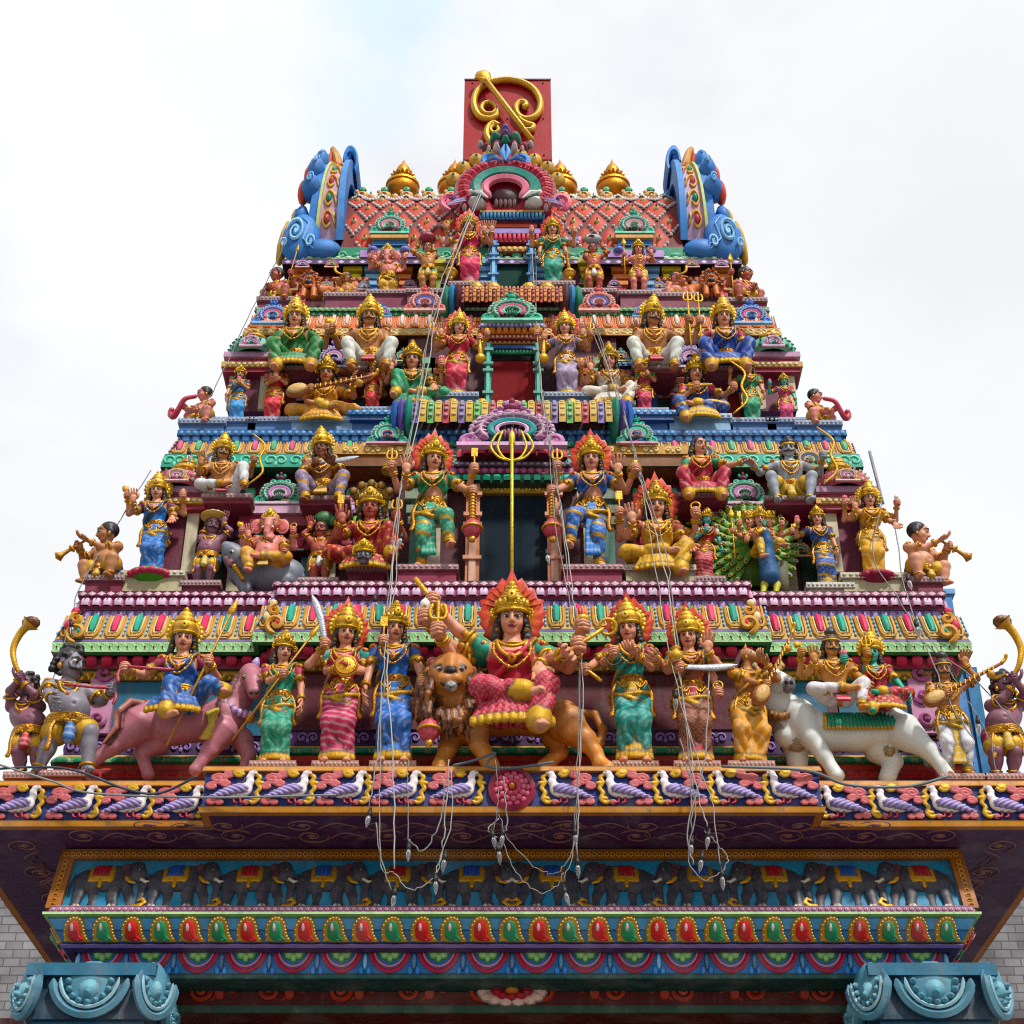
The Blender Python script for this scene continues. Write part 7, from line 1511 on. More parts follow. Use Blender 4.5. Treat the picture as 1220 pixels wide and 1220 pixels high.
# ---- peacock with spread tail
P = Pix(700, 480, 2.652, 905, 705, 11.95); s = Sdf()
chainp(s, P, [(572, 545, -50, 30), (567, 490, -60, 23), (570, 440, -75, 14), (562, 408, -85, 12)], 0, 4); chainp(s, P, [(556, 402, -90, 10), (540, 408, -100, 4)], 3, 1); elp(s, P, (560, 400), (4, 4, 4), 2, 0, None, -100)
elp(s, P, (574, 548), (27, 32, 30), 1, 4, None, -40)
for x, f in ((545, 520), (585, 585)): chainp(s, P, [(x+8, 575, -45, 12), (x, 600, -55, 7), (f, 603, -80, 6)], 4, 2)
for q in (-1, 0, 1): chainp(s, P, [(565, 388, -84, 3), (565+q*10, 372, -84, 4)], 1, .5)
fan = MB(); ce = P(535, 455, 45); Rr = P.R(148)
for k, (rf, n_, lf) in enumerate(((1.0, 30, .34), (.80, 25, .34), (.60, 20, .34), (.4, 14, .34))):
    for q in range(n_):
        a = -pi*.32+(q+.5*(k % 2))*(1.64*pi)/(n_-1); d = v3(cos(a), 0, sin(a)*P.r); c = ce+d*Rr*rf+v3(0, -k*2.2, 0); M = np.stack([v3(-sin(a), 0, cos(a)), v3(0, 1, 0), v3(cos(a), 0, sin(a))], 1)
        fan.ell(c-d*Rr*lf*.4, (Rr*.085, 1.2, Rr*lf*.62), H('6a9a2c') if q % 2 else H('4a8226'), 8, 6, M); fan.ell(c+v3(0, -1.2, 0), (Rr*.05, .7, Rr*.06), H('d8c040'), 7, 5, M); fan.ell(c+v3(0, -1.9, 0), (Rr*.028, .5, Rr*.035), H('1a4a8a'), 6, 4, M)
a = np.radians(np.linspace(-56, 236, 40)); fan.prism(np.stack([ce[0]+Rr*.97*np.cos(a), ce[2]+P.r*Rr*.97*np.sin(a)], -1), ce[1]+1, ce[1]+5, H('4a7a24'))
leg2 = MB(); leg2.tube([P(612, 510, -10), P(616, 600, -5)], [P.R(30), P.R(22)], H('6a6a58'), 8)
animal('peacock_statue', 'blue peacock with a fanned green tail carrying the many-headed rider', 'statue', P, s, .62, [H('1a5a8c'), H('14705c'), EYEW, GOLDP, H('b8b83c'), BLACK], None, [('tail_fan', fan, M_STATUE), ('support', leg2, M_STONE)])
# ---- animal heads for standing figures
def eleph_head(B, hc, hs, R, sk, J):
    s = Sdf(); s.el((0, 0, .1), (.46, .42, .42), 0, .05)
    for x in (-.2, .2): s.el((x, -.05, .34), (.26, .3, .24), 0, .08)
    s.chain([(0, -.36, .05), (.0, -.52, -.3), (-.03, -.56, -.7), (.06, -.56, -1.0), (.24, -.58, -1.06), (.34, -.6, -.92)], [.24, .2, .16, .13, .11, .08], 0, .05)
    for x in (-1, 1):
        s.el((x*.66, .12, .02), (.34, .07, .46), 0, .05); s.el((x*.68, .05, .02), (.22, .05, .32), 1, 0); s.rc((x*.2, -.42, -.25), (x*.3, -.62, -.42), .06, .03, 2, 0); s.el((x*.24, -.36, .08), (.08, .05, .05), 2, 0); s.el((x*.24, -.40, .08), (.04, .035, .04), 3, 0); s.rc((x*.14, -.42, .19), (x*.34, -.3, .18), .02, .02, 3, 0)
    s.el((0, -.42, .3), (.06, .03, .07), 4, 0)
    V, F, lb = s.mesh(.032); B.add((V @ R.T)*hs+hc, F, np.stack([sk, mix(sk, H('c83a50'), .5), H('e8e4d8'), BLACK, H('d8a02c')])[lb])
def horse_head(B, hc, hs, R, sk, J):
    s = Sdf(); s.el((0, .05, .1), (.3, .36, .34), 0, .05); s.chain([(0, -.1, .05), (0, -.5, -.12), (0, -.85, -.26)], [.3, .22, .17], 0, .06); s.el((0, -.9, -.3), (.14, .12, .12), 0, .04)
    for x in (-1, 1):
        s.rc((x*.17, .08, .38), (x*.2, .05, .62), .09, .02, 0, .02); s.el((x*.24, -.22, .12), (.05, .09, .07), 2, 0); s.el((x*.265, -.23, .12), (.035, .05, .05), 3, 0); s.el((x*.1, -.98, -.25), (.03, .04, .03), 3, 0)
    s.rc((-.12, -.88, -.38), (.12, -.88, -.38), .025, .025, 3, 0)
    for q in range(10): t = q/9; s.chain([(.0, .12+.25*t, .42-.5*t), (.14, .28+.25*t, .2-.6*t), (.2, .3+.2*t, -.15-.6*t)], [.09, .1, .05], 1, .01); s.chain([(.0, .12+.25*t, .42-.5*t), (-.14, .28+.25*t, .2-.6*t), (-.2, .3+.2*t, -.15-.6*t)], [.09, .1, .05], 1, .01)
    V, F, lb = s.mesh(.032); B.add((V @ R.T)*hs+hc, F, np.stack([sk, H('5a3038'), H('e8e0d0'), BLACK])[lb])
# ================================================================== the statues, tier by tier
def S1(n, l, px, hx, hy, by=913, Y=11.25, **k): return fig(n, l, px, by, hx, hy, Y, zl=z1c, wid=1.04, ped=k.pop('ped', (.17, .11, '9a3428')), **k)
STRING = 'standing goddess statues of the lowest tier'
# ---- lowest tier
S1('dwarf_statue', 'plum-skinned pot-bellied dwarf blowing a great curved brass horn at the far left', 36, 34, 820, 926, 11.42, skin='plum', sex='m', dress='shorts', c1='a87a30', c2='b82838', arms='Lmouth:horn Rmouth', crown=None, hair='curly', fat=1, dwarf=True, head=-35, pitch=-12, headkind='m', hcol='2a2428', pts={'Lmouth:horn': (.04, -.16, .24), 'Rmouth': (.0, -.16, .2)})
S1('dwarf_statue', 'grey-skinned moustached dwarf in yellow shorts pulling a red rope', 78, 84, 795, 924, 11.36, pose='strideR', skin='grey', sex='m', dress='shorts', c1='d8a42c', c2='3a6aa8', arms='Lbelly Rout:rope', crown=None, hair='curly', fat=.9, dwarf=True, head=45, headkind='d', hcol='17161c', pts={'Lbelly': (.1, -.2, -.14), 'Rout:rope': (.26, -.16, .0)}, yaw=20)
fig('goddess_statue', 'goddess in a blue sari riding the pink horse with a raised spear', 214, 850, 221, 764, 11.34, 'ride', 'fair', 'f', 'sari', '2a62b0', c3='9a2a48', style='leaf', arms='Lout:rope Rup:spear', crown='fan', hs=.17, dirs={'Rup:spear': (.35, -.1, 1)}, pts={'Lout:rope': (.30, -.12, -.06), 'Rup:spear': (.2, -.12, -.02)}, head=8)
S1('goddess_statue', 'goddess in an emerald sari holding a long slanted spear', 327, 339, 778, c1='1a9a7c', c3='b02a50', style='leaf', arms='Lchest:spear Rdown', crown='mid', dirs={'Lchest:spear': (.62, -.1, 1)}, pts={'Lchest:spear': (-.02, -.17, -.07)}, head=22)
S1('goddess_statue', 'goddess in a striped magenta sari with a flame halo and a gold shield', 401, 413, 757, c1='b82458', c2='c83a68', c3='1f9a98', style='stripe', arms='Lup:sword Lbelly Rup:flag Rchest:shield', crown='fan', halo='flame', head=14, pts={'Lup:sword': (.13, -.12, .05), 'Rchest:shield': (.05, -.15, -.13)})
S1('goddess_statue', 'goddess in a royal blue sari resting a hand on a pink-headed mace', 469, 471, 752, c1='1f6ac0', c2='2a7ad0', c3='1f5aa8', style='leaf', arms='Ldown Rdown:macered', crown='tall', head=14, pts={'Rdown:macered': (.2, -.12, -.26)}, dirs={'macered': (.16, -.05, -1)})
def extra_goddess(put, c):
    m = MB(); 
fig('goddess_statue', 'large central goddess in red and gold seated on the orange lion with many arms', 611, 866, 610, 742, 11.14, 'lady', 'fair', 'f', 'sari', 'c02446', c3='149a7c', style='scale', arms='Lhigh:rod Lup:conch Lout:trident Rup:flame Rfar:ladle Rout Rvar', crown='tall', halo='flame', hs=.155, wid=1.06, pts={'Lhigh:rod': (.33, -.06, .27), 'Lup:conch': (.35, -.1, .15), 'Lout:trident': (.30, -.12, .07), 'Rup:flame': (.29, -.1, .10), 'Rfar:ladle': (.27, -.14, -.01), 'Rout': (.22, -.2, -.06), 'Rvar': (.11, -.2, -.12)}, dirs={'Lhigh:rod': (-.6, -.1, .8)})
S1('goddess_statue', 'goddess in a teal sari with a broad gold centre pleat holding prayer beads', 756, 748, 752, c1='109a90', c2='d8b040', c3='a83a5c', style='leaf', arms='Lout:rod Lfwd:beads Rbelly Rchest', crown='fan', halo='flame', head=-14, dirs={'Lout:rod': (.7, -.1, -.7)}, pts={'Lout:rod': (.27, -.12, -.13), 'Rbelly': (.14, -.2, -.1)})
S1('goddess_statue', 'goddess in a brown patterned sari with a flame halo, sword and noose', 829, 819, 761, c1='8a4424', c2='b02a3a', c3='1a8a78', style='scale', arms='Lbelly:sword Lfwd:pot Rup Rdown:noose', crown='fan', halo='flame', head=-12, pts={'Lbelly:sword': (.10, -.19, -.12), 'Rup': (.1, -.18, .02)}, dirs={'Lbelly:sword': (1, -.1, .12)})
S1('musician_statue', 'horse-headed musician in a yellow dhoti playing a lute', 893, 888, 783, skin='tan', sex='m', dress='sari', c1='d89a1c', style='fold', arms='Lchest:veena Rchest', crown=None, hair=None, headkind=horse_head, head=62, pitch=4, dirs={'veena': (.5, -.1, 1)}, pts={'Lchest:veena': (-.06, -.18, -.12), 'Rchest': (.1, -.16, .08)}, yaw=12)
fig('god_statue', 'gold-skinned god in white trousers seated on the white bull with four arms', 1000, 842, 989, 772, 11.32, 'lalR', 'gold', 'm', 'trousers', 'e4e0e4', 'c03a4c', arms='Lup:axe Labh Rup:trident Rvar', crown='bun', hs=.165, head=6)
fig('goddess_statue', 'green-skinned goddess in a red skirt seated on the white bull', 1050, 846, 1037, 780, 11.32, 'lalL', 'green', 'f', 'sari', 'b02440', c3='a82038', style='dots', arms='Lup:lotus Rdown', crown='fan', hs=.17, head=-6, pts={'Rdown': (.22, -.1, -.2)})
S1('musician_statue', 'musician in a white dhoti with one arm raised holding a long lute', 1143, 1122, 800, 928, 11.42, skin='tan', sex='m', dress='dhoti', c1='dcdce4', c2='d8b040', arms='Lbelly:veena Rhigh', crown='bun', head=-6, dirs={'veena': (.95, -.1, .5)}, pts={'Lbelly:veena': (.08, -.2, -.1), 'Rhigh': (.17, -.05, .25)})
S1('dwarf_statue', 'mauve-skinned pot-bellied dwarf blowing a brass horn at the far right', 1196, 1194, 818, 928, 11.42, skin='plum', sex='m', dress='shorts', c1='a01c34', c2='d8b040', arms='Rmouth:horn Lmouth', crown='turban', hair='curly', fat=1, dwarf=True, head=20, pitch=-10, headkind='m', hcol='1c1a20', pts={'Rmouth:horn': (.05, -.18, .2), 'Lmouth': (-.02, -.18, .14)})
# ---- second tier
def S2(n, l, px, hx, hy, by, Y=12.0, ped=(.17, .12, '7a1a3c'), **k): return fig(n, l, px, by, hx, hy, Y, zl=zl1, sc=k.pop('sc', 1.07), ped=ped, **k)
S2('piper_statue', 'crouching boy piper with a long trumpet at the left end of the tier', 127, 131, 634, 698, 11.9, pose='squat', skin='tan', sex='m', dress='shorts', c1='2a5ea8', arms='Lmouth:pipe Rmouth', crown=None, hair='short', fat=.8, dwarf=True, head=-45, headkind='b', sc=.92, dirs={'pipe': (-.75, -.4, -.75)}, pts={'Lmouth:pipe': (.17, -.17, .02), 'Rmouth': (-.05, -.18, .06)}, yaw=-25)
def lotus_base(col1, col2):
    def f(put, c):
        m = MB(); m.lathe([(.0, -.10), (.14, -.09), (.22, -.03), (.23, .0), (.0, .005)], H(col2), 22, (0, 0, -.012))
        for q in range(18): a = q*2*pi/18; m.ell((.2*cos(a), .2*sin(a), -.035), (.045, .045, .035), H(col1), 8, 5)
        put(m, 'lotus_base', M_STATUE)
    return f
S2('goddess_statue', 'four-armed goddess in a blue sari standing on a pink and green lotus', 182, 189, 588, 683, 11.95, c1='2a74c4', style='leaf', arms='Lup:axe Labh Rup:bud Rvar', crown='fan', halo='disc', extra=lotus_base('c02a5c', '4a9a34'), c3='7a2a58', ped=(.3, .14, 'b8b090'))
S2('dwarf_statue', 'moustached grey dwarf carrying a basket of food on his shoulder', 242, 254, 628, 695, 11.95, skin='plum', sex='m', dress='shorts', c1='4a78b8', c2='d8c060', arms='Lhead:basket Rhead', crown=None, hair='short', fat=.8, dwarf=True, headkind='m', pts={'Lhead:basket': (-.02, .0, .36)}, head=20)
S2('elephant_headed_statue', 'pink elephant-headed god in yellow seated on the grey rat', 316, 322, 628, 678, 11.9, pose='lalL', skin='pink', sex='m', dress='trousers', c1='d8a01c', arms='Lup:axe Labh Rup:noose Rvar:bowl', crown='mid', hair=None, fat=.8, headkind=eleph_head, hs=.19, pitch=6, ped=None)
S2('dwarf_statue', 'dwarf in blue and white cloth carrying a green sack on his head', 381, 383, 632, 692, 11.95, skin='red', sex='m', dress='shorts', c1='4a80c0', c2='e0dcd8', arms='Lhead Rhead:sack', crown=None, hair='short', fat=.9, dwarf=True, headkind='m', pts={'Rhead:sack': (.02, .0, .36)}, head=-10)
def severed(put, c):
    m = MB(); V, F, lb = head_mesh('d'); R = rotx(.3); m.add((V @ R.T)*.13+v3(0, -.30, -.06), F, np.stack([H('6a6a78'), H('8a5a60'), WHITE, BLACK, H('a8142c')])[lb]); m.merge(crown_mesh('low'), R, (0, -.30, -.06), .13); put(m, 'demon_head', M_STATUE)
S2('goddess_statue', 'red-clad goddess with a golden serpent hood seated above a grey demon head', 438, 442, 608, 678, 11.93, pose='kneeR', skin='red', c1='a8262c', style='dots', arms='Lup:flag Labh Rup:trident Rvar', crown='low', halo='snake', extra=severed, hs=.17, pts={'Lup:flag': (.2, -.1, .06), 'Rup:trident': (.2, -.1, .06)})
S2('guardian_statue', 'guardian in green banded leggings with a flame halo left of the lower door', 510, 517, 551, 674, 11.9, pose='guardR', c1='109a78', dress='dhoti', blouse_only=True, c2='2aa888', c3='0f8a5c', style='band', arms='Lup:trident Labh Rup:flag Rdown:macered', crown='tall', halo='flame', ped=(.26, .14, '8a2044'), head=14, pts={'Rdown:macered': (.27, -.12, -.13), 'Rup:flag': (.28, -.05, .08), 'Lup:trident': (.28, -.05, .1)}, dirs={'macered': (-.0, -.05, -1)})
S2('guardian_statue', 'guardian in blue banded leggings with a flame halo right of the lower door', 705, 704, 551, 674, 11.9, pose='guardL', c1='1f6ac0', dress='dhoti', blouse_only=True, c2='3a88d8', c3='1f5ab0', style='band', arms='Lup:trident Ldown:macered Rup:bud Rabh', crown='tall', halo='flame', ped=(.26, .14, '8a2044'), head=-4, pts={'Ldown:macered': (.27, -.12, -.13), 'Lup:trident': (.24, -.05, .1), 'Rup:bud': (.29, -.05, .08)}, dirs={'macered': (.0, -.05, -1)})
S2('goddess_statue', 'four-armed goddess in yellow seated with a leaf-shaped flame halo', 784, 781, 607, 680, 11.93, pose='lalR', skin='fair', c1='d8a81c', c3='a8502c', style='dots', arms='Lup:flag Labh Rup:noose Rvar', crown='tall', halo='flame', hs=.17, ped=(.3, .16, 'b8b090'))
S2('consort_statue', 'small teal-faced consort in a red striped sari left of the peacock', 838, 841, 621, 690, 11.95, skin='teal', c1='c02c3c', c3='e0d8c8', style='stripe', arms='Lchest:lotus Rdown', crown='mid', head=18)
def heads2(put, c):
    V, F, lb = head_mesh('f'); pc = np.stack([H(SK['fair']), H('8a2434'), H('e8e4dc'), BLACK, H('a8142c')])
    for q in (-1, 1):
        m = MB(); R = rotz(radians(q*42)) @ rotx(.2); hc = c['hc']+v3(q*.11, .03, -.005); m.add((V @ R.T)*c['hs']*.9+hc, F, pc[lb]); m.merge(crown_mesh('low'), R, hc, c['hs']*.9); put(m, 'side_head', M_STATUE)
S2('many_headed_statue', 'many-headed god in yellow riding the peacock with several arms', 906, 904, 621, 662, 11.9, pose='ride', skin='fair', sex='f', dress='trousers', c1='d8b024', c2='2a88b0', arms='Lup:flag Lout:vel Lvar:bud Rup:noose Rout:axe Rvar', crown='mid', hs=.18, extra=heads2, ped=None)
S2('consort_statue', 'small consort in a blue and gold sari right of the peacock', 986, 973, 620, 697, 11.95, c1='2458a8', c2='d8b040', c3='1f4a90', style='band', arms='Lup:lotus Rdown', crown='mid', halo=None, head=-14, ped=(.2, .12, 'b8b8a8'))
S2('goddess_statue', 'four-armed goddess in a yellow sari standing on a dark pink lotus', 1040, 1034, 597, 686, 11.95, c1='e0a818', c3='e0b030', style='fold', arms='Lup:lotus Labh Rup:conch Rvar', crown='fan', halo='disc', extra=lotus_base('a02448', '8a1c3c'), ped=(.3, .14, 'b8b090'))
S2('piper_statue', 'crouching boy piper with a long trumpet at the right end of the tier', 1098, 1091, 635, 700, 11.9, pose='squat', skin='fair', sex='m', dress='shorts', c1='a8263c', arms='Rmouth:pipe Lmouth', crown=None, hair='short', fat=.8, dwarf=True, head=48, headkind='b', sc=.92, dirs={'pipe': (.75, -.4, -.75)}, pts={'Rmouth:pipe': (.17, -.17, .02), 'Lmouth': (-.05, -.18, .06)}, yaw=25)
# ---- big seated figures below the swirl eave
def S2b(n, l, px, hx, hy, by, Y=12.04, **k): return fig(n, l, px, by, hx, hy, Y, sc=1.12, wid=1.02, zl=zat(by, Y)-.13, deep=.45, ped=(.22, .10, k.pop('pc', '8a2a48')), **k)
S2b('warrior_statue', 'bare-chested moustached archer in white trousers with both palms raised', 273, 267, 541, 590, skin='tan', sex='m', dress='trousers', c1='dfe0e4', c2='9a1c38', pose='kneeR', arms='Labh Rup:bow', crown='fan', headkind='m', head=18, shoulders=1.1, pts={'Rup:bow': (.3, -.1, .04), 'Labh': (.16, -.2, -.05)})
S2b('warrior_statue', 'brown-skinned warrior seated with a sword held level across his chest', 388, 384, 537, 592, skin='brown', sex='m', dress='dhoti', c1='8a7a9a', c2='d8a83c', style='band', pose='throne', arms='Lchest:sword Rfwd', crown='fan', headkind='b', head=-14, dirs={'Lchest:sword': (1, -.15, .18)}, shoulders=1.1)
S2b('seated_woman_statue', 'uncrowned woman in red with green sleeves seated holding out her open hand', 836, 832, 534, 588, skin='fair', c1='b02440', c3='1a9a70', dress='sari', pose='throne', arms='Ldown Rout', crown=None, head=30, shoulders=1.0, pts={'Rout': (.34, -.14, -.04)})
S2b('warrior_statue', 'grey-faced moustached archer seated with a bow in his raised hand', 939, 938, 538, 592, skin='ash', sex='m', dress='shorts', c1='d8b434', c2='d8b434', pose='throne', arms='Lout Rup:bow', crown='turban', hair='curly', headkind='m', head=-8, shoulders=1.1, pts={'Rup:bow': (.26, -.12, .04)})
# ---- third tier
def S3(n, l, px, hx, hy, by, Y=12.54, ped=(.22, .14, '4a74a8'), **k): return fig(n, l, px, by, hx, hy, Y, zl=zl2, sc=1.1, ped=ped, **k)
S3('dwarf_statue', 'plump child with a red serpent at the left end of the third tier', 244, 246, 470, 506, 12.5, pose='squat', skin='pink', sex='m', dress='shorts', c1='2a8a5c', arms='Lfwd:snake Rbelly', crown=None, hair='short', fat=.8, dwarf=True, head=-40, headkind='b', yaw=-30)
S3('goddess_statue', 'small goddess in a sky-blue sari beside the serpent-holding child', 282, 287, 448, 502, c1='3a94d8', c3='1f3a78', style='fold', arms='Ldown Rchest:lotus', crown='mid', head=10)
S3('goddess_statue', 'small goddess in a red sari left of the yellow lute player', 324, 331, 440, 501, c1='d02434', c2='e04a58', c3='b8142c', style='fold', arms='Lbelly Rchest:lotus', crown='mid', head=30)
S3('musician_statue', 'lute player in yellow seated cross-legged with the lute across the chest', 386, 390, 449, 503, 12.55, pose='cross', skin='tan', c1='dc9a1c', c3='d89a24', style='fold', arms='Lbelly:veena Rout', crown='tall', dirs={'veena': (1, -.1, .18)}, pts={'Lbelly:veena': (.10, -.2, -.1), 'Rout': (.24, -.17, .0)}, ped=(.3, .16, '8ab0d0'), hs=.17)
S3('goddess_statue', 'small goddess in red and gold right of the yellow lute player', 444, 444, 440, 490, c1='c8202c', c2='d84450', style='fold', arms='Lbelly:lotus Rdown', crown='mid', head=12)
S3('goddess_statue', 'four-armed goddess in green seated left of the middle door', 497, 492, 432, 484, 12.58, pose='kneeL', c1='1f9a6c', c3='0f5a34', style='fold', arms='Lup:bud Labh Rup:lotus Rvar', crown='tall', hs=.17)
S3('guardian_statue', 'guardian goddess in a crimson sari with a gold club left of the middle door', 543, 547, 393, 470, 12.55, c1='c82446', c2='d8446a', style='fold', arms='Lup:trident Labh Rup:bud Rdown:club', crown='fan', halo='flame', pts={'Rdown:club': (.22, -.12, -.04), 'Lup:trident': (.25, -.06, .06), 'Rup:bud': (.28, -.06, .06)}, head=12)
S3('guardian_statue', 'guardian goddess in a silver-lilac sari with a gold club right of the middle door', 676, 673, 393, 470, 12.55, c1='a898b8', c2='c8bcd4', style='fold', arms='Lup:disc Ldown:club Rup:trident Rabh', crown='fan', halo='flame', pts={'Ldown:club': (.22, -.12, -.04), 'Lup:disc': (.28, -.06, .06), 'Rup:trident': (.25, -.06, .06)}, head=-10)
S3('goddess_statue', 'four-armed goddess in cream and pink seated right of the middle door', 728, 725, 433, 483, 12.58, pose='lalR', c1='e0d8cc', c3='d8986c', style='fold', arms='Lup:bud Labh Rup:noose Rvar', crown='tall', hs=.17)
S3('goddess_statue', 'small goddess in a pink skirt and green bodice left of the blue archer', 767, 768, 439, 491, c1='c83a5c', c3='1a8a5c', style='fold', arms='Ldown Rchest:bud', crown='mid', head=25)
S3('archer_statue', 'seated archer in blue and gold drawing a large golden bow', 831, 828, 448, 500, 12.55, pose='lalL', c1='2450a0', c2='d8b040', c3='c8326c', style='band', arms='Lchest:rod Rout:bow', crown='tall', pts={'Rout:bow': (.28, -.16, -.06)}, dirs={'Lchest:rod': (1, 0, .05)}, ped=(.3, .16, '8ab0d0'), hs=.17, head=8)
S3('goddess_statue', 'small goddess in a green sari holding up a pink bud', 896, 891, 441, 502, c1='1a9a70', c2='2aaa84', style='fold', arms='Lup:lotus Rdown', crown='mid', head=-18)
S3('goddess_statue', 'small green-faced goddess in a pink sari at the right of the third tier', 937, 933, 456, 503, skin='teal', c1='d8447c', c2='e06a98', c3='b83a5c', style='fold', arms='Lup:lotus Rdown', crown='mid')
S3('dwarf_statue', 'plump child with a red serpent at the right end of the third tier', 972, 969, 473, 508, 12.5, pose='squat', skin='pink', sex='m', dress='shorts', c1='6a3a8a', arms='Rfwd:snake Lbelly', crown=None, hair='short', fat=.8, dwarf=True, head=40, headkind='b', yaw=30)
# ---- seated figures below the ochre eave
def S3b(n, l, px, hx, hy, by, Y=12.62, **k): return fig(n, l, px, by, hx, hy, Y, sc=1.1, wid=1.0, zl=zat(by, Y)-.12, deep=.4, ped=(.22, .10, k.pop('pc', '8a3a48')), shoulders=1.1, **k)
S3b('king_statue', 'crowned king in a green tunic seated beside the left lilac arch', 355, 353, 382, 438, skin='fair', dress='sari', sex='f', c1='1a7a3c', c3='1f7a34', pose='throne', arms='Ldown Rout:axe', crown='fan', extra=None, c2='2a8a4c', pts={'Rout:axe': (.28, -.1, .0)})
S3b('king_statue', 'bare-chested moustached king seated beside the left lilac arch', 443, 441, 381, 438, skin='tan', sex='m', dress='dhoti', c1='d8dcd4', c2='a81c30', pose='throne', arms='Lout:axe Rdown', crown='fan', headkind='m', pts={'Lout:axe': (.28, -.1, .0)})
S3b('king_statue', 'bare-chested moustached king holding a trident beside the right lilac arch', 779, 777, 381, 438, skin='tan', sex='m', dress='dhoti', c1='d8dcd4', c2='a81c30', pose='throne', arms='Ldown Rup:longtrident', crown='fan', headkind='m', pts={'Rup:longtrident': (.27, -.12, .06)}, head=18)
S3b('king_statue', 'crowned king in a blue and red tunic holding a trident beside the right lilac arch', 863, 861, 382, 438, skin='fair', sex='f', dress='sari', c1='1f4aa0', c3='a0203c', pose='throne', arms='Lup:longtrident Rdown', crown='fan', style='fold', pts={'Lup:longtrident': (.22, -.12, .06)})
# ---- top tier
def S4(n, l, px, hx, hy, by, Y=13.05, ped=(.22, .14, '7a2a48'), **k): return fig(n, l, px, by, hx, hy, Y, zl=zl3, sc=1.12, ped=ped, **k)
S4('dwarf_statue', 'red-skinned dwarf with a spear at the left end of the top tier', 334, 331, 327, 360, 13.0, pose='squat', skin='red', sex='m', dress='shorts', c1='1a7a6c', arms='Rup:spear Lbelly', crown=None, hair='short', fat=.8, dwarf=True, head=-35, headkind='b', yaw=-20, dirs={'Rup:spear': (.25, -.1, 1)})
S4('child_statue', 'seated child blowing a curved horn beside the left lion', 413, 413, 332, 356, 13.0, pose='squat', skin='tan', sex='m', dress='shorts', c1='c02c34', arms='Lmouth:shorthorn Rdown', crown=None, hair='short', fat=.9, dwarf=True, head=-20, headkind='b', hs=.24, pts={'Lmouth:shorthorn': (.05, -.16, .16)})
S4('elephant_headed_statue', 'pink elephant-headed god in a yellow dhoti standing left of the top door', 463, 462, 306, 350, skin='pink', sex='m', dress='sari', c1='dcae24', arms='Lup:noose Labh Rup:axe Rvar', crown='mid', hair=None, fat=.7, headkind=eleph_head, hs=.2, dwarf=True, pitch=8)
S4('dwarf_statue', 'porter carrying a crimson pot on his head left of the top door', 510, 510, 297, 348, 13.0, skin='tan', sex='m', dress='shorts', c1='2a8a68', c2='d8b040', arms='Lhead Rhead:bigpot', crown=None, hair='short', fat=.3, headkind='b', hs=.17, pts={'Rhead:bigpot': (.0, .0, .34), 'Lhead': (.14, -.02, .27)})
S4('guardian_statue', 'guardian goddess in a pink sari left of the top door', 560, 559, 272, 338, 12.98, c1='d8305c', c2='e86a8c', c3='c02440', style='fold', arms='Lup:disc Ldown:mace Rup Rabh', crown='mid', halo='flame', head=12)
S4('guardian_statue', 'guardian goddess in a sea-green sari right of the top door', 659, 658, 276, 338, 12.98, c1='129a84', c2='2ab09a', style='fold', arms='Lup:lotus Ldown Rup:flame Rdown:mace', crown='mid', halo='flame', head=-4)
S4('dwarf_statue', 'porter carrying a grey shell on his head right of the top door', 708, 706, 298, 348, 13.0, skin='red', sex='m', dress='shorts', c1='b82a40', c2='e0d8c0', arms='Rhead Lhead:bigconch', crown=None, hair='short', fat=.3, headkind='b', hs=.17, pts={'Lhead:bigconch': (.0, .0, .34), 'Rhead': (.14, -.02, .27)})
S4('god_statue', 'young god holding a golden leaf-bladed spear right of the top door', 761, 760, 299, 350, skin='pink', sex='m', dress='shorts', c1='d8b43c', c2='c83a50', arms='Lup:vel Rabh', crown='mid', headkind='b', hs=.17, pts={'Lup:vel': (.22, -.12, -.02)})
S4('child_statue', 'seated child blowing a curved horn beside the right lion', 805, 804, 332, 356, 13.0, pose='squat', skin='pink', sex='m', dress='shorts', c1='b82a3c', arms='Rmouth:shorthorn Ldown', crown=None, hair='short', fat=.9, dwarf=True, head=20, headkind='b', hs=.24, pts={'Rmouth:shorthorn': (.05, -.16, .16)})
S4('dwarf_statue', 'red-skinned dwarf with a spear at the right end of the top tier', 886, 887, 327, 361, 13.0, pose='squat', skin='red', sex='m', dress='shorts', c1='1a8a5c', arms='Lup:vel Rbelly', crown=None, hair='short', fat=.8, dwarf=True, head=35, headkind='b', yaw=20)
# ================================================================== red sign, trident, light strings, cables
Ys = 14.05
sgn = empty('red_signboard', (at(604, 190, Ys)[0], Ys, zat(190, Ys)), 'square red signboard with a gold sacred syllable and spear above the roof', 'sign')
so_ = np.array(sgn.location); x0, zb0_ = at(551.5, 190, Ys); x1, zt0 = at(656, 94.5, Ys)
m = MB(); RB = H('a01426'); m.box(x0-so_[0], x1-so_[0], 0, .16, zb0_-so_[2], zt0-so_[2], RB); m.box(x0-so_[0]-.004, x1-so_[0]+.004, -.012, -.001, zt0-so_[2]-.02, zt0-so_[2], H('5a1420'))
for fx in (.09, .5, .91):
    for fz_ in (.05, .5, .95):
        if fx == .5 and fz_ != .5: continue
        m.ell((x0-so_[0]+(x1-x0)*fx, -.004, (zt0-zb0_)*fz_+(zb0_-so_[2])), (.012, .01, .012), H('3a0c14'), 6, 4)
m.build('board', M_GLOSS, sgn, smooth=False)
for fx in (.25, .75): m2 = MB(); m2.box(x0-so_[0]+(x1-x0)*fx-.03, x0-so_[0]+(x1-x0)*fx+.03, .17, .23, zrd-so_[2], zt0-so_[2]-.1, H('3a3238')); m2.build('post', M_STONE, sgn)
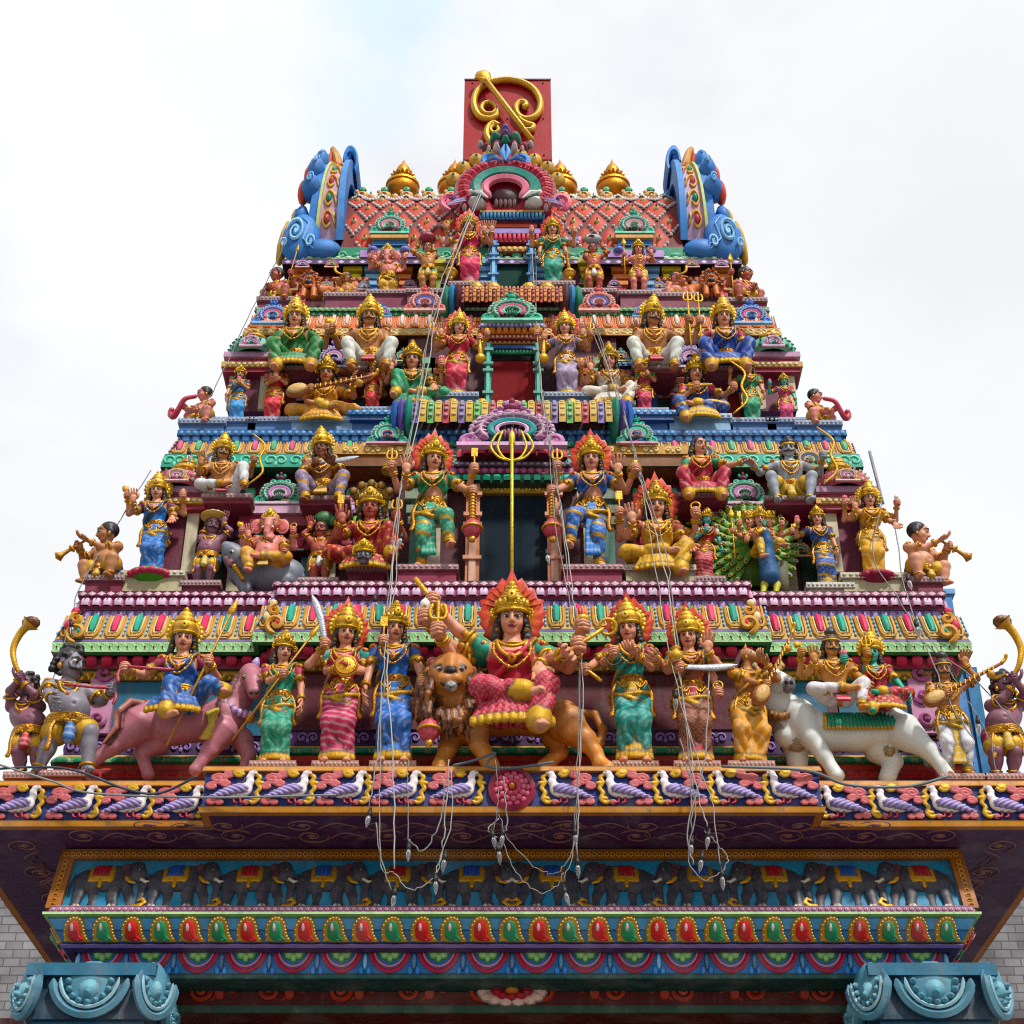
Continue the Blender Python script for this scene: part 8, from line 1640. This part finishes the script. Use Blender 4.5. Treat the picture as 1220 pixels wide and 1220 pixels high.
def zp(x, y): X_, Z_ = at(530+x/7.625, 80+y/7.625, Ys); return v3(X_, Ys-.05, Z_)-so_
def ribbon(pts, r, n=5, y=0.): P = smooth_path([zp(a, b)+v3(0, y, 0) for a, b in pts], n); return P
m = MB(); GG = H('d8a32c', .5)
def em(pts, r, y=0., taper=False):
    r = r*.82; P = ribbon(pts, r, 5, y); R = np.full(len(P), r); R[-1] = R[0] = r*.7; m.tube(P, R, GG, 8); m.tube(P+v3(0, -r*.8, 0), R*.35, H('f0d070', .4), 5)
em([(400, 345), (450, 370), (465, 415), (430, 450), (370, 450), (335, 410), (350, 365), (400, 345)], .038)
em([(480, 420), (470, 470), (410, 500), (330, 485), (280, 425), (265, 340), (295, 250), (370, 185), (480, 150), (600, 145), (720, 175), (815, 240), (865, 340), (855, 430), (800, 490), (720, 500), (660, 460), (645, 395), (680, 350), (725, 355), (735, 385), (705, 395)], .052)
em([(650, 440), (690, 510), (750, 545), (800, 560), (790, 595), (735, 600), (690, 585)], .045)
em([(490, 560), (440, 540), (395, 575), (380, 640), (410, 705), (460, 730), (510, 720)], .05); em([(475, 565), (485, 605), (440, 625), (415, 590), (445, 560), (475, 565)], .03)
sp_ = [zp(375, 190)+v3(0, -.07, 0), zp(790, 730)+v3(0, -.07, 0)]; m.tube(sp_, .038, GG, 8); m.tube([p+v3(0, -.036, 0) for p in sp_], .014, H('f0d070', .4), 5)
P = ribbon([(390, 205), (365, 170), (330, 120), (325, 105)], 1, 5, -.07); m.tube(P, np.r_[np.linspace(.05, .10, 9), np.linspace(.09, .01, len(P)-9)], GG, 8, flat=(0, 1, 0), ratio=.4)
for q in (-1, 1): P = ribbon([(380, 195), (350+q*40, 160-q*10), (320+q*45, 140-q*25)], 1, 4, -.07); m.tube(P, np.linspace(.04, .015, len(P)), GG, 6)
m.build('emblem', M_GOLD, sgn)
# standing trident before the lower door
Yt_ = 11.75; xt, zt_ = at(610, 690, Yt_); tr = empty('trident', (xt, Yt_, zl1), 'tall thin gold trident standing in front of the lower door', 'trident')
def tp(px, py): X_, Z_ = at(px, py, Yt_); return v3(X_-xt, 0, Z_-zl1)
YG = H('d8c040', .45); m = MB(); m.tube([v3(0, 0, 0), tp(610, 520)], .0155, YG, 10); m.build('shaft', M_GOLD, tr)
m = MB()
for s in (-1, 1):
    for w_, tp_ in ((25, 515), (17, 512)): P = smooth_path([tp(610, 549), tp(610+s*w_*.6, 545), tp(610+s*w_, 533), tp(610+s*w_*.85, 522), tp(610+s*w_*.62, tp_)], 6); m.tube(P, np.r_[np.full(len(P)-3, .0115), .013, .008, .002], YG, 6)
m.tube([tp(610, 530), tp(610, 517), tp(610, 512)], [.03, .026, .003], YG, 8, flat=(0, 1, 0), ratio=.5)
m.build('prongs', M_GOLD, tr)
for py in (548, 600, 640): pass
# glass bulbs
gm = bpy.data.materials.new('bulb_glass'); gm.use_nodes = True; b = gm.node_tree.nodes['Principled BSDF']; b.inputs['Base Color'].default_value = (.5, .52, .55, 1); b.inputs['Roughness'].default_value = .06; b.inputs['Transmission Weight'].default_value = .8; b.inputs['IOR'].default_value = 1.3
nz = gm.node_tree.nodes.new('ShaderNodeTexNoise'); nz.inputs['Scale'].default_value = 40; mr = gm.node_tree.nodes.new('ShaderNodeMapRange'); mr.inputs[3].default_value = .04; mr.inputs[4].default_value = .2; gm.node_tree.links.new(nz.outputs[0], mr.inputs[0]); gm.node_tree.links.new(mr.outputs[0], b.inputs['Roughness'])
bulb_me = {}
def light_string(label, paths, bulbs, r=.0038, col='b0b0ac', group=None):
    """paths: lists of (px, py, Y); bulbs: (px, py, Y) of the socket"""
    p0 = paths[0][0]; x_, z_ = at(*p0); o = empty('light_string', (x_, p0[2], z_), label, 'light string', group); O = np.array(o.location); m = MB(); r_ = random.Random(len(label))
    for pth in paths:
        P = smooth_path([v3(at(*q)[0], q[2], at(*q)[1])-O for q in pth], 7); P[1:-1] += np.array([[r_.gauss(0, .005) for _ in range(3)] for _ in range(len(P)-2)]); m.tube(P, r*r_.uniform(.8, 1.5), mix(H(col), BLACK, r_.uniform(0, .5)), 5)
    m.build('wire', M_WIRE, o)
    for q in bulbs:
        p = v3(at(*q)[0], q[2], at(*q)[1])-O
        if 's' not in bulb_me:
            a = MB(); a.lathe([(0, .05), (.010, .05), (.012, .025), (.017, .023), (.018, -.01), (.013, -.012), (0, -.012)], H('16161a'), 10); so2 = a.build('socket', M_WIRE, o); bulb_me['s'] = so2
            a = MB(); a.lathe([(0, -.012), (.012, -.014), (.019, -.042), (.016, -.072), (.008, -.097), (.0, -.115)], WHITE, 12); b2 = a.build('bulb', gm, so2); bulb_me['b'] = b2
        else:
            so2 = bulb_me['s'].copy(); COL.objects.link(so2); so2.parent = o; b2 = bulb_me['b'].copy(); COL.objects.link(b2); b2.parent = so2
        so2.location = p; so2.rotation_euler = (r_.uniform(-.25, .25), r_.uniform(-.25, .25), 0)
F_ = 10.85
light_string('bundle of pale wires running down beside the left statues to the loose bulbs', [[(575, 222, 13.0), (522, 345, 12.5), (505, 430, 12.3), (490, 520, 11.9), (478, 580, 11.7), (470, 700, 11.4), (458, 780, 11.0), (449, 900, F_), (440, 960, F_)], [(577, 222, 13.0), (528, 345, 12.5), (509, 440, 12.3), (497, 510, 11.9), (475, 590, 11.7), (466, 690, 11.4), (462, 800, 11.0), (468, 910, F_), (470, 1035, F_)], [(560, 260, 12.9), (516, 380, 12.4), (500, 470, 12.2), (480, 560, 11.7), (462, 720, 11.3), (455, 860, 10.95), (452, 1000, F_), (466, 1060, F_)]], [(440, 970, F_), (470, 1064, F_), (478, 640, 11.55), (447, 715, 11.3)])
light_string('long looping wire with bulbs hanging before the left half of the elephant frieze', [[(487, 905, F_), (486, 960, F_), (487, 1005, F_)], [(535, 905, F_), (532, 960, F_), (527, 1010, F_)], [(530, 930, F_), (524, 980, F_), (505, 1012, F_), (488, 1000, F_)], [(527, 1015, F_), (517, 1045, F_), (490, 1060, F_), (470, 1040, F_), (455, 1035, F_), (448, 980, F_)], [(538, 915, F_), (538, 980, F_), (522, 1030, F_), (518, 1050, F_)]], [(487, 1010, F_), (530, 1022, F_), (519, 1048, F_)])
light_string('cluster of clear bulbs dangling under the pink medallion with a long drooping loop', [[(590, 905, F_), (594, 950, F_), (588, 990, F_)], [(600, 925, F_), (604, 980, F_), (598, 1000, F_)], [(594, 970, F_), (606, 1000, F_), (640, 1035, F_), (662, 1040, F_), (678, 1020, F_), (690, 985, F_)], [(598, 1000, F_), (612, 1035, F_), (640, 1062, F_), (660, 1058, F_), (672, 1040, F_)], [(594, 975, F_), (582, 988, F_), (592, 998, F_)]], [(587, 995, F_), (599, 993, F_), (594, 1012, F_)])
light_string('grey wires dropping past the lion tail to bulbs right of the medallion', [[(638, 300, 13.0), (641, 430, 12.4), (650, 490, 12.0), (662, 560, 11.7), (676, 680, 11.3), (690, 760, 10.95), (688, 900, F_), (685, 985, F_)], [(634, 300, 13.0), (646, 470, 12.1), (668, 600, 11.6), (682, 700, 11.2), (694, 800, 10.9), (690, 920, F_), (688, 1020, F_)], [(640, 420, 12.4), (655, 540, 11.8), (664, 640, 11.5), (684, 740, 11.0), (692, 860, 10.9), (684, 1000, F_), (673, 1050, F_)]], [(685, 992, F_), (688, 1028, F_), (673, 1062, F_), (668, 605, 11.6), (652, 660, 11.5), (690, 752, 10.95), (628, 505, 12.1)])
light_string('tangle of white wires and bulbs in front of the sword-bearing goddess', [[(705, 375, 12.6), (728, 440, 12.3), (757, 540, 11.9), (788, 640, 11.5), (800, 700, 11.2), (812, 820, 10.9), (824, 950, F_), (824, 1000, F_)], [(705, 378, 12.6), (735, 470, 12.2), (766, 580, 11.8), (794, 690, 11.2), (818, 860, 10.9), (832, 950, F_), (843, 985, F_)], [(700, 380, 12.6), (745, 500, 12.1), (775, 640, 11.5), (798, 780, 10.95), (830, 900, F_), (848, 960, F_), (858, 1030, F_)], [(810, 880, 10.9), (828, 960, F_), (820, 1020, F_), (838, 1048, F_), (862, 1035, F_), (866, 1020, F_), (850, 1000, F_), (840, 990, F_)], [(845, 800, 10.95), (840, 900, F_), (820, 985, F_), (826, 1030, F_)]], [(824, 1004, F_), (844, 995, F_), (860, 1042, F_), (836, 1022, F_), (805, 830, 10.9), (760, 560, 11.8)])
light_string('loose wires and bulbs over the lute player at the right end', [[(1040, 555, 12.2), (1050, 600, 11.9), (1040, 660, 11.6), (1075, 720, 11.5), (1100, 765, 11.45), (1150, 800, 11.3), (1200, 850, 11.1), (1225, 880, 11.1)], [(1066, 620, 11.8), (1078, 700, 11.6), (1108, 780, 11.4), (1128, 830, 11.2), (1160, 880, 11.1)], [(1095, 735, 11.5), (1150, 830, 11.2), (1175, 870, 11.1), (1190, 930, 11.05)]], [(1082, 690, 11.6), (1092, 745, 11.5), (1165, 860, 11.1)], col='8a8e90')
light_string('thin stay wire with a bulb along the left edge of the tower', [[(352, 250, 13.2), (330, 310, 13.0), (300, 370, 12.7), (262, 450, 12.3), (232, 500, 12.2)], [(180, 560, 12.1), (100, 690, 11.7), (85, 740, 11.6), (60, 820, 11.5)]], [(318, 345, 12.9), (85, 745, 11.55), (225, 540, 12.1)], col='8a8e90')
def cable(name, label, pts, r, col):
    p0 = pts[0]; x_, z_ = at(*p0); O = v3(x_, p0[2], z_); m = MB(); P = smooth_path([v3(at(*q)[0], q[2], at(*q)[1])-O for q in pts], 8); m.tube(P, r, H(col), 6); o = m.build(name, M_WIRE, None, tuple(O)); tag(o, label, 'cable')
cable('black_cable', 'dark cable lying along the top of the cornice at the far left', [(-30, 918, 11.1), (40, 914, 11.12), (90, 918, 11.1), (150, 940, 11.1), (190, 945, 11.1), (235, 925, 10.98)], .010, '3a4450')
cable('grey_cable', 'thin grey cable sagging across the left goose panels', [(-20, 905, 11.1), (60, 930, 11.1), (110, 945, 11.1), (250, 950, 10.95), (400, 947, 10.9)], .008, '8a8e8c')
cable('grey_cable', 'grey cable lying on the cornice edge below the white bull', [(860, 913, 10.95), (960, 918, 10.95), (1010, 935, 11.1), (1080, 937, 11.12), (1130, 925, 11.12)], .012, '6a7478')
cable('grey_cable', 'grey cable knotted round the lion front paw', [(540, 912, 10.95), (568, 905, 10.95), (590, 897, 10.95), (580, 912, 10.93), (610, 915, 10.93), (660, 908, 10.95)], .010, '5a6a74')
cable('thin_rod', 'thin grey rod leaning above the yellow goddess at the right', [(1036, 538, 12.3), (1052, 600, 12.2)], .015, '8a8a94')
# ================================================================== ground, sky, sun, camera
g = MB(); g.add([(-400, -200, 0), (400, -200, 0), (400, 600, 0), (-400, 600, 0)], [(0, 1, 2, 3)], H('8a8580'))
tag(g.build('ground', M_STONE), kind='structure')
SUN_EL, SUN_AZ = radians(52), radians(150)     # azimuth clockwise from +Y
w = bpy.data.worlds.new('World'); SC.world = w; w.use_nodes = True
nt = w.node_tree; n = nt.nodes; l = nt.links; bg = n['Background']
sk = n.new('ShaderNodeTexSky'); sk.sky_type = 'NISHITA'; sk.sun_disc = False; sk.sun_elevation = SUN_EL; sk.sun_rotation = SUN_AZ
sk.air_density = 1; sk.dust_density = 1
tc = n.new('ShaderNodeTexCoord'); mp = n.new('ShaderNodeMapping'); mp.inputs['Scale'].default_value = (1.6, 1.6, 3.2); mp.inputs['Location'].default_value = (.35, .1, .0)
l.new(tc.outputs['Generated'], mp.inputs['Vector'])
nz = n.new('ShaderNodeTexNoise'); nz.inputs['Scale'].default_value = 2.2; nz.inputs['Detail'].default_value = 7; nz.inputs['Roughness'].default_value = .55
l.new(mp.outputs[0], nz.inputs['Vector'])
cr = n.new('ShaderNodeMapRange'); cr.inputs[1].default_value = .30; cr.inputs[2].default_value = .46; cr.inputs[3].default_value = .9; cr.inputs[4].default_value = 1; cr.interpolation_type = 'SMOOTHSTEP'
l.new(nz.outputs['Fac'], cr.inputs[0])
n2 = n.new('ShaderNodeTexNoise'); n2.inputs['Scale'].default_value = 1.3; n2.inputs['Detail'].default_value = 5
l.new(mp.outputs[0], n2.inputs['Vector'])
cl = n.new('ShaderNodeMapRange'); cl.inputs[1].default_value = .3; cl.inputs[2].default_value = .7; cl.inputs[3].default_value = 6.9; cl.inputs[4].default_value = 8.5
l.new(n2.outputs['Fac'], cl.inputs[0])
cc = n.new('ShaderNodeCombineColor')
for i, k in enumerate((.975, .995, 1.02)):
    q = n.new('ShaderNodeMath'); q.operation = 'MULTIPLY'; q.inputs[1].default_value = k; l.new(cl.outputs[0], q.inputs[0]); l.new(q.outputs[0], cc.inputs[i])
# added dimming of the unseen sky behind the viewer to cut front fill, thin bright cloud behind the tower, one gap of blue high on the left
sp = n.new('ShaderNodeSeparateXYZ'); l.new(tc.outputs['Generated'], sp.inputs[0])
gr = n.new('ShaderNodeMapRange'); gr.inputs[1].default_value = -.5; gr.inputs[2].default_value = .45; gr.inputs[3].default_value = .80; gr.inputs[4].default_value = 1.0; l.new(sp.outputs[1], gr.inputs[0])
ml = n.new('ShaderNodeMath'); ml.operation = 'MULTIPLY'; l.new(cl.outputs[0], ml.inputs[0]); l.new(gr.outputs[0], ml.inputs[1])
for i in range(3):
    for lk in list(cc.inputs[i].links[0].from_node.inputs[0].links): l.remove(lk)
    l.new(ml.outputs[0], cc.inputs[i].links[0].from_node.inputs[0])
u_, v_ = (455-610)/FPX, (610-8)/FPX; dd = nrm(v3(u_, CT-v_*ST, ST+v_*CT))
vd = n.new('ShaderNodeVectorMath'); vd.operation = 'DISTANCE'; vd.inputs[1].default_value = tuple(dd); l.new(tc.outputs['Generated'], vd.inputs[0])
nb_ = n.new('ShaderNodeTexNoise'); nb_.inputs['Scale'].default_value = 14; nb_.inputs['Detail'].default_value = 6; l.new(tc.outputs['Generated'], nb_.inputs['Vector'])
ad = n.new('ShaderNodeMath'); ad.operation = 'MULTIPLY_ADD'; ad.inputs[1].default_value = .16; l.new(nb_.outputs['Fac'], ad.inputs[0]); l.new(vd.outputs['Value'], ad.inputs[2])
gp = n.new('ShaderNodeMapRange'); gp.inputs[1].default_value = .085; gp.inputs[2].default_value = .16; gp.inputs[3].default_value = .25; gp.inputs[4].default_value = 1.0; gp.interpolation_type = 'SMOOTHSTEP'; l.new(ad.outputs[0], gp.inputs[0])
pb = n.new('ShaderNodeMix'); pb.data_type = 'RGBA'; l.new(gp.outputs[0], pb.inputs[0]); pb.inputs[6].default_value = (5.6, 7.2, 9.0, 1); l.new(cc.outputs[0], pb.inputs[7])
mx = n.new('ShaderNodeMix'); mx.data_type = 'RGBA'; l.new(cr.outputs[0], mx.inputs[0]); l.new(sk.outputs[0], mx.inputs[6]); l.new(pb.outputs[2], mx.inputs[7])
l.new(mx.outputs[2], bg.inputs['Color']); bg.inputs['Strength'].default_value = .1
sd = bpy.data.lights.new('sun', 'SUN'); sd.energy = 3.2; sd.angle = radians(5); sd.color = (1, .96, .9)
so = bpy.data.objects.new('sun', sd); COL.objects.link(so)
from mathutils import Vector
dv = Vector((sin(SUN_AZ)*cos(SUN_EL), cos(SUN_AZ)*cos(SUN_EL), sin(SUN_EL)))
so.rotation_euler = dv.to_track_quat('Z', 'Y').to_euler(); so.location = dv*60
cd = bpy.data.cameras.new('camera'); co = bpy.data.objects.new('camera', cd); COL.objects.link(co)
co.location = (0, 0, CAMZ); co.rotation_euler = (pi/2+THETA, 0, 0)
cd.sensor_fit = 'HORIZONTAL'; cd.sensor_width = 36; cd.lens = 36*FPX/1220; cd.clip_start = .1; cd.clip_end = 2000
SC.camera = co
SC.view_settings.view_transform = 'Standard'; SC.view_settings.look = 'None'; SC.view_settings.gamma = 1; SC.view_settings.exposure = .38
SC.view_settings.use_curve_mapping = False
SC.cycles.filter_width = 1.15; SC.cycles.use_denoising = False
SC.render.resolution_x = SC.render.resolution_y = 1024
for o in bpy.data.objects:
    for k in [k for k in o.keys() if k.startswith('_')]: del o[k]
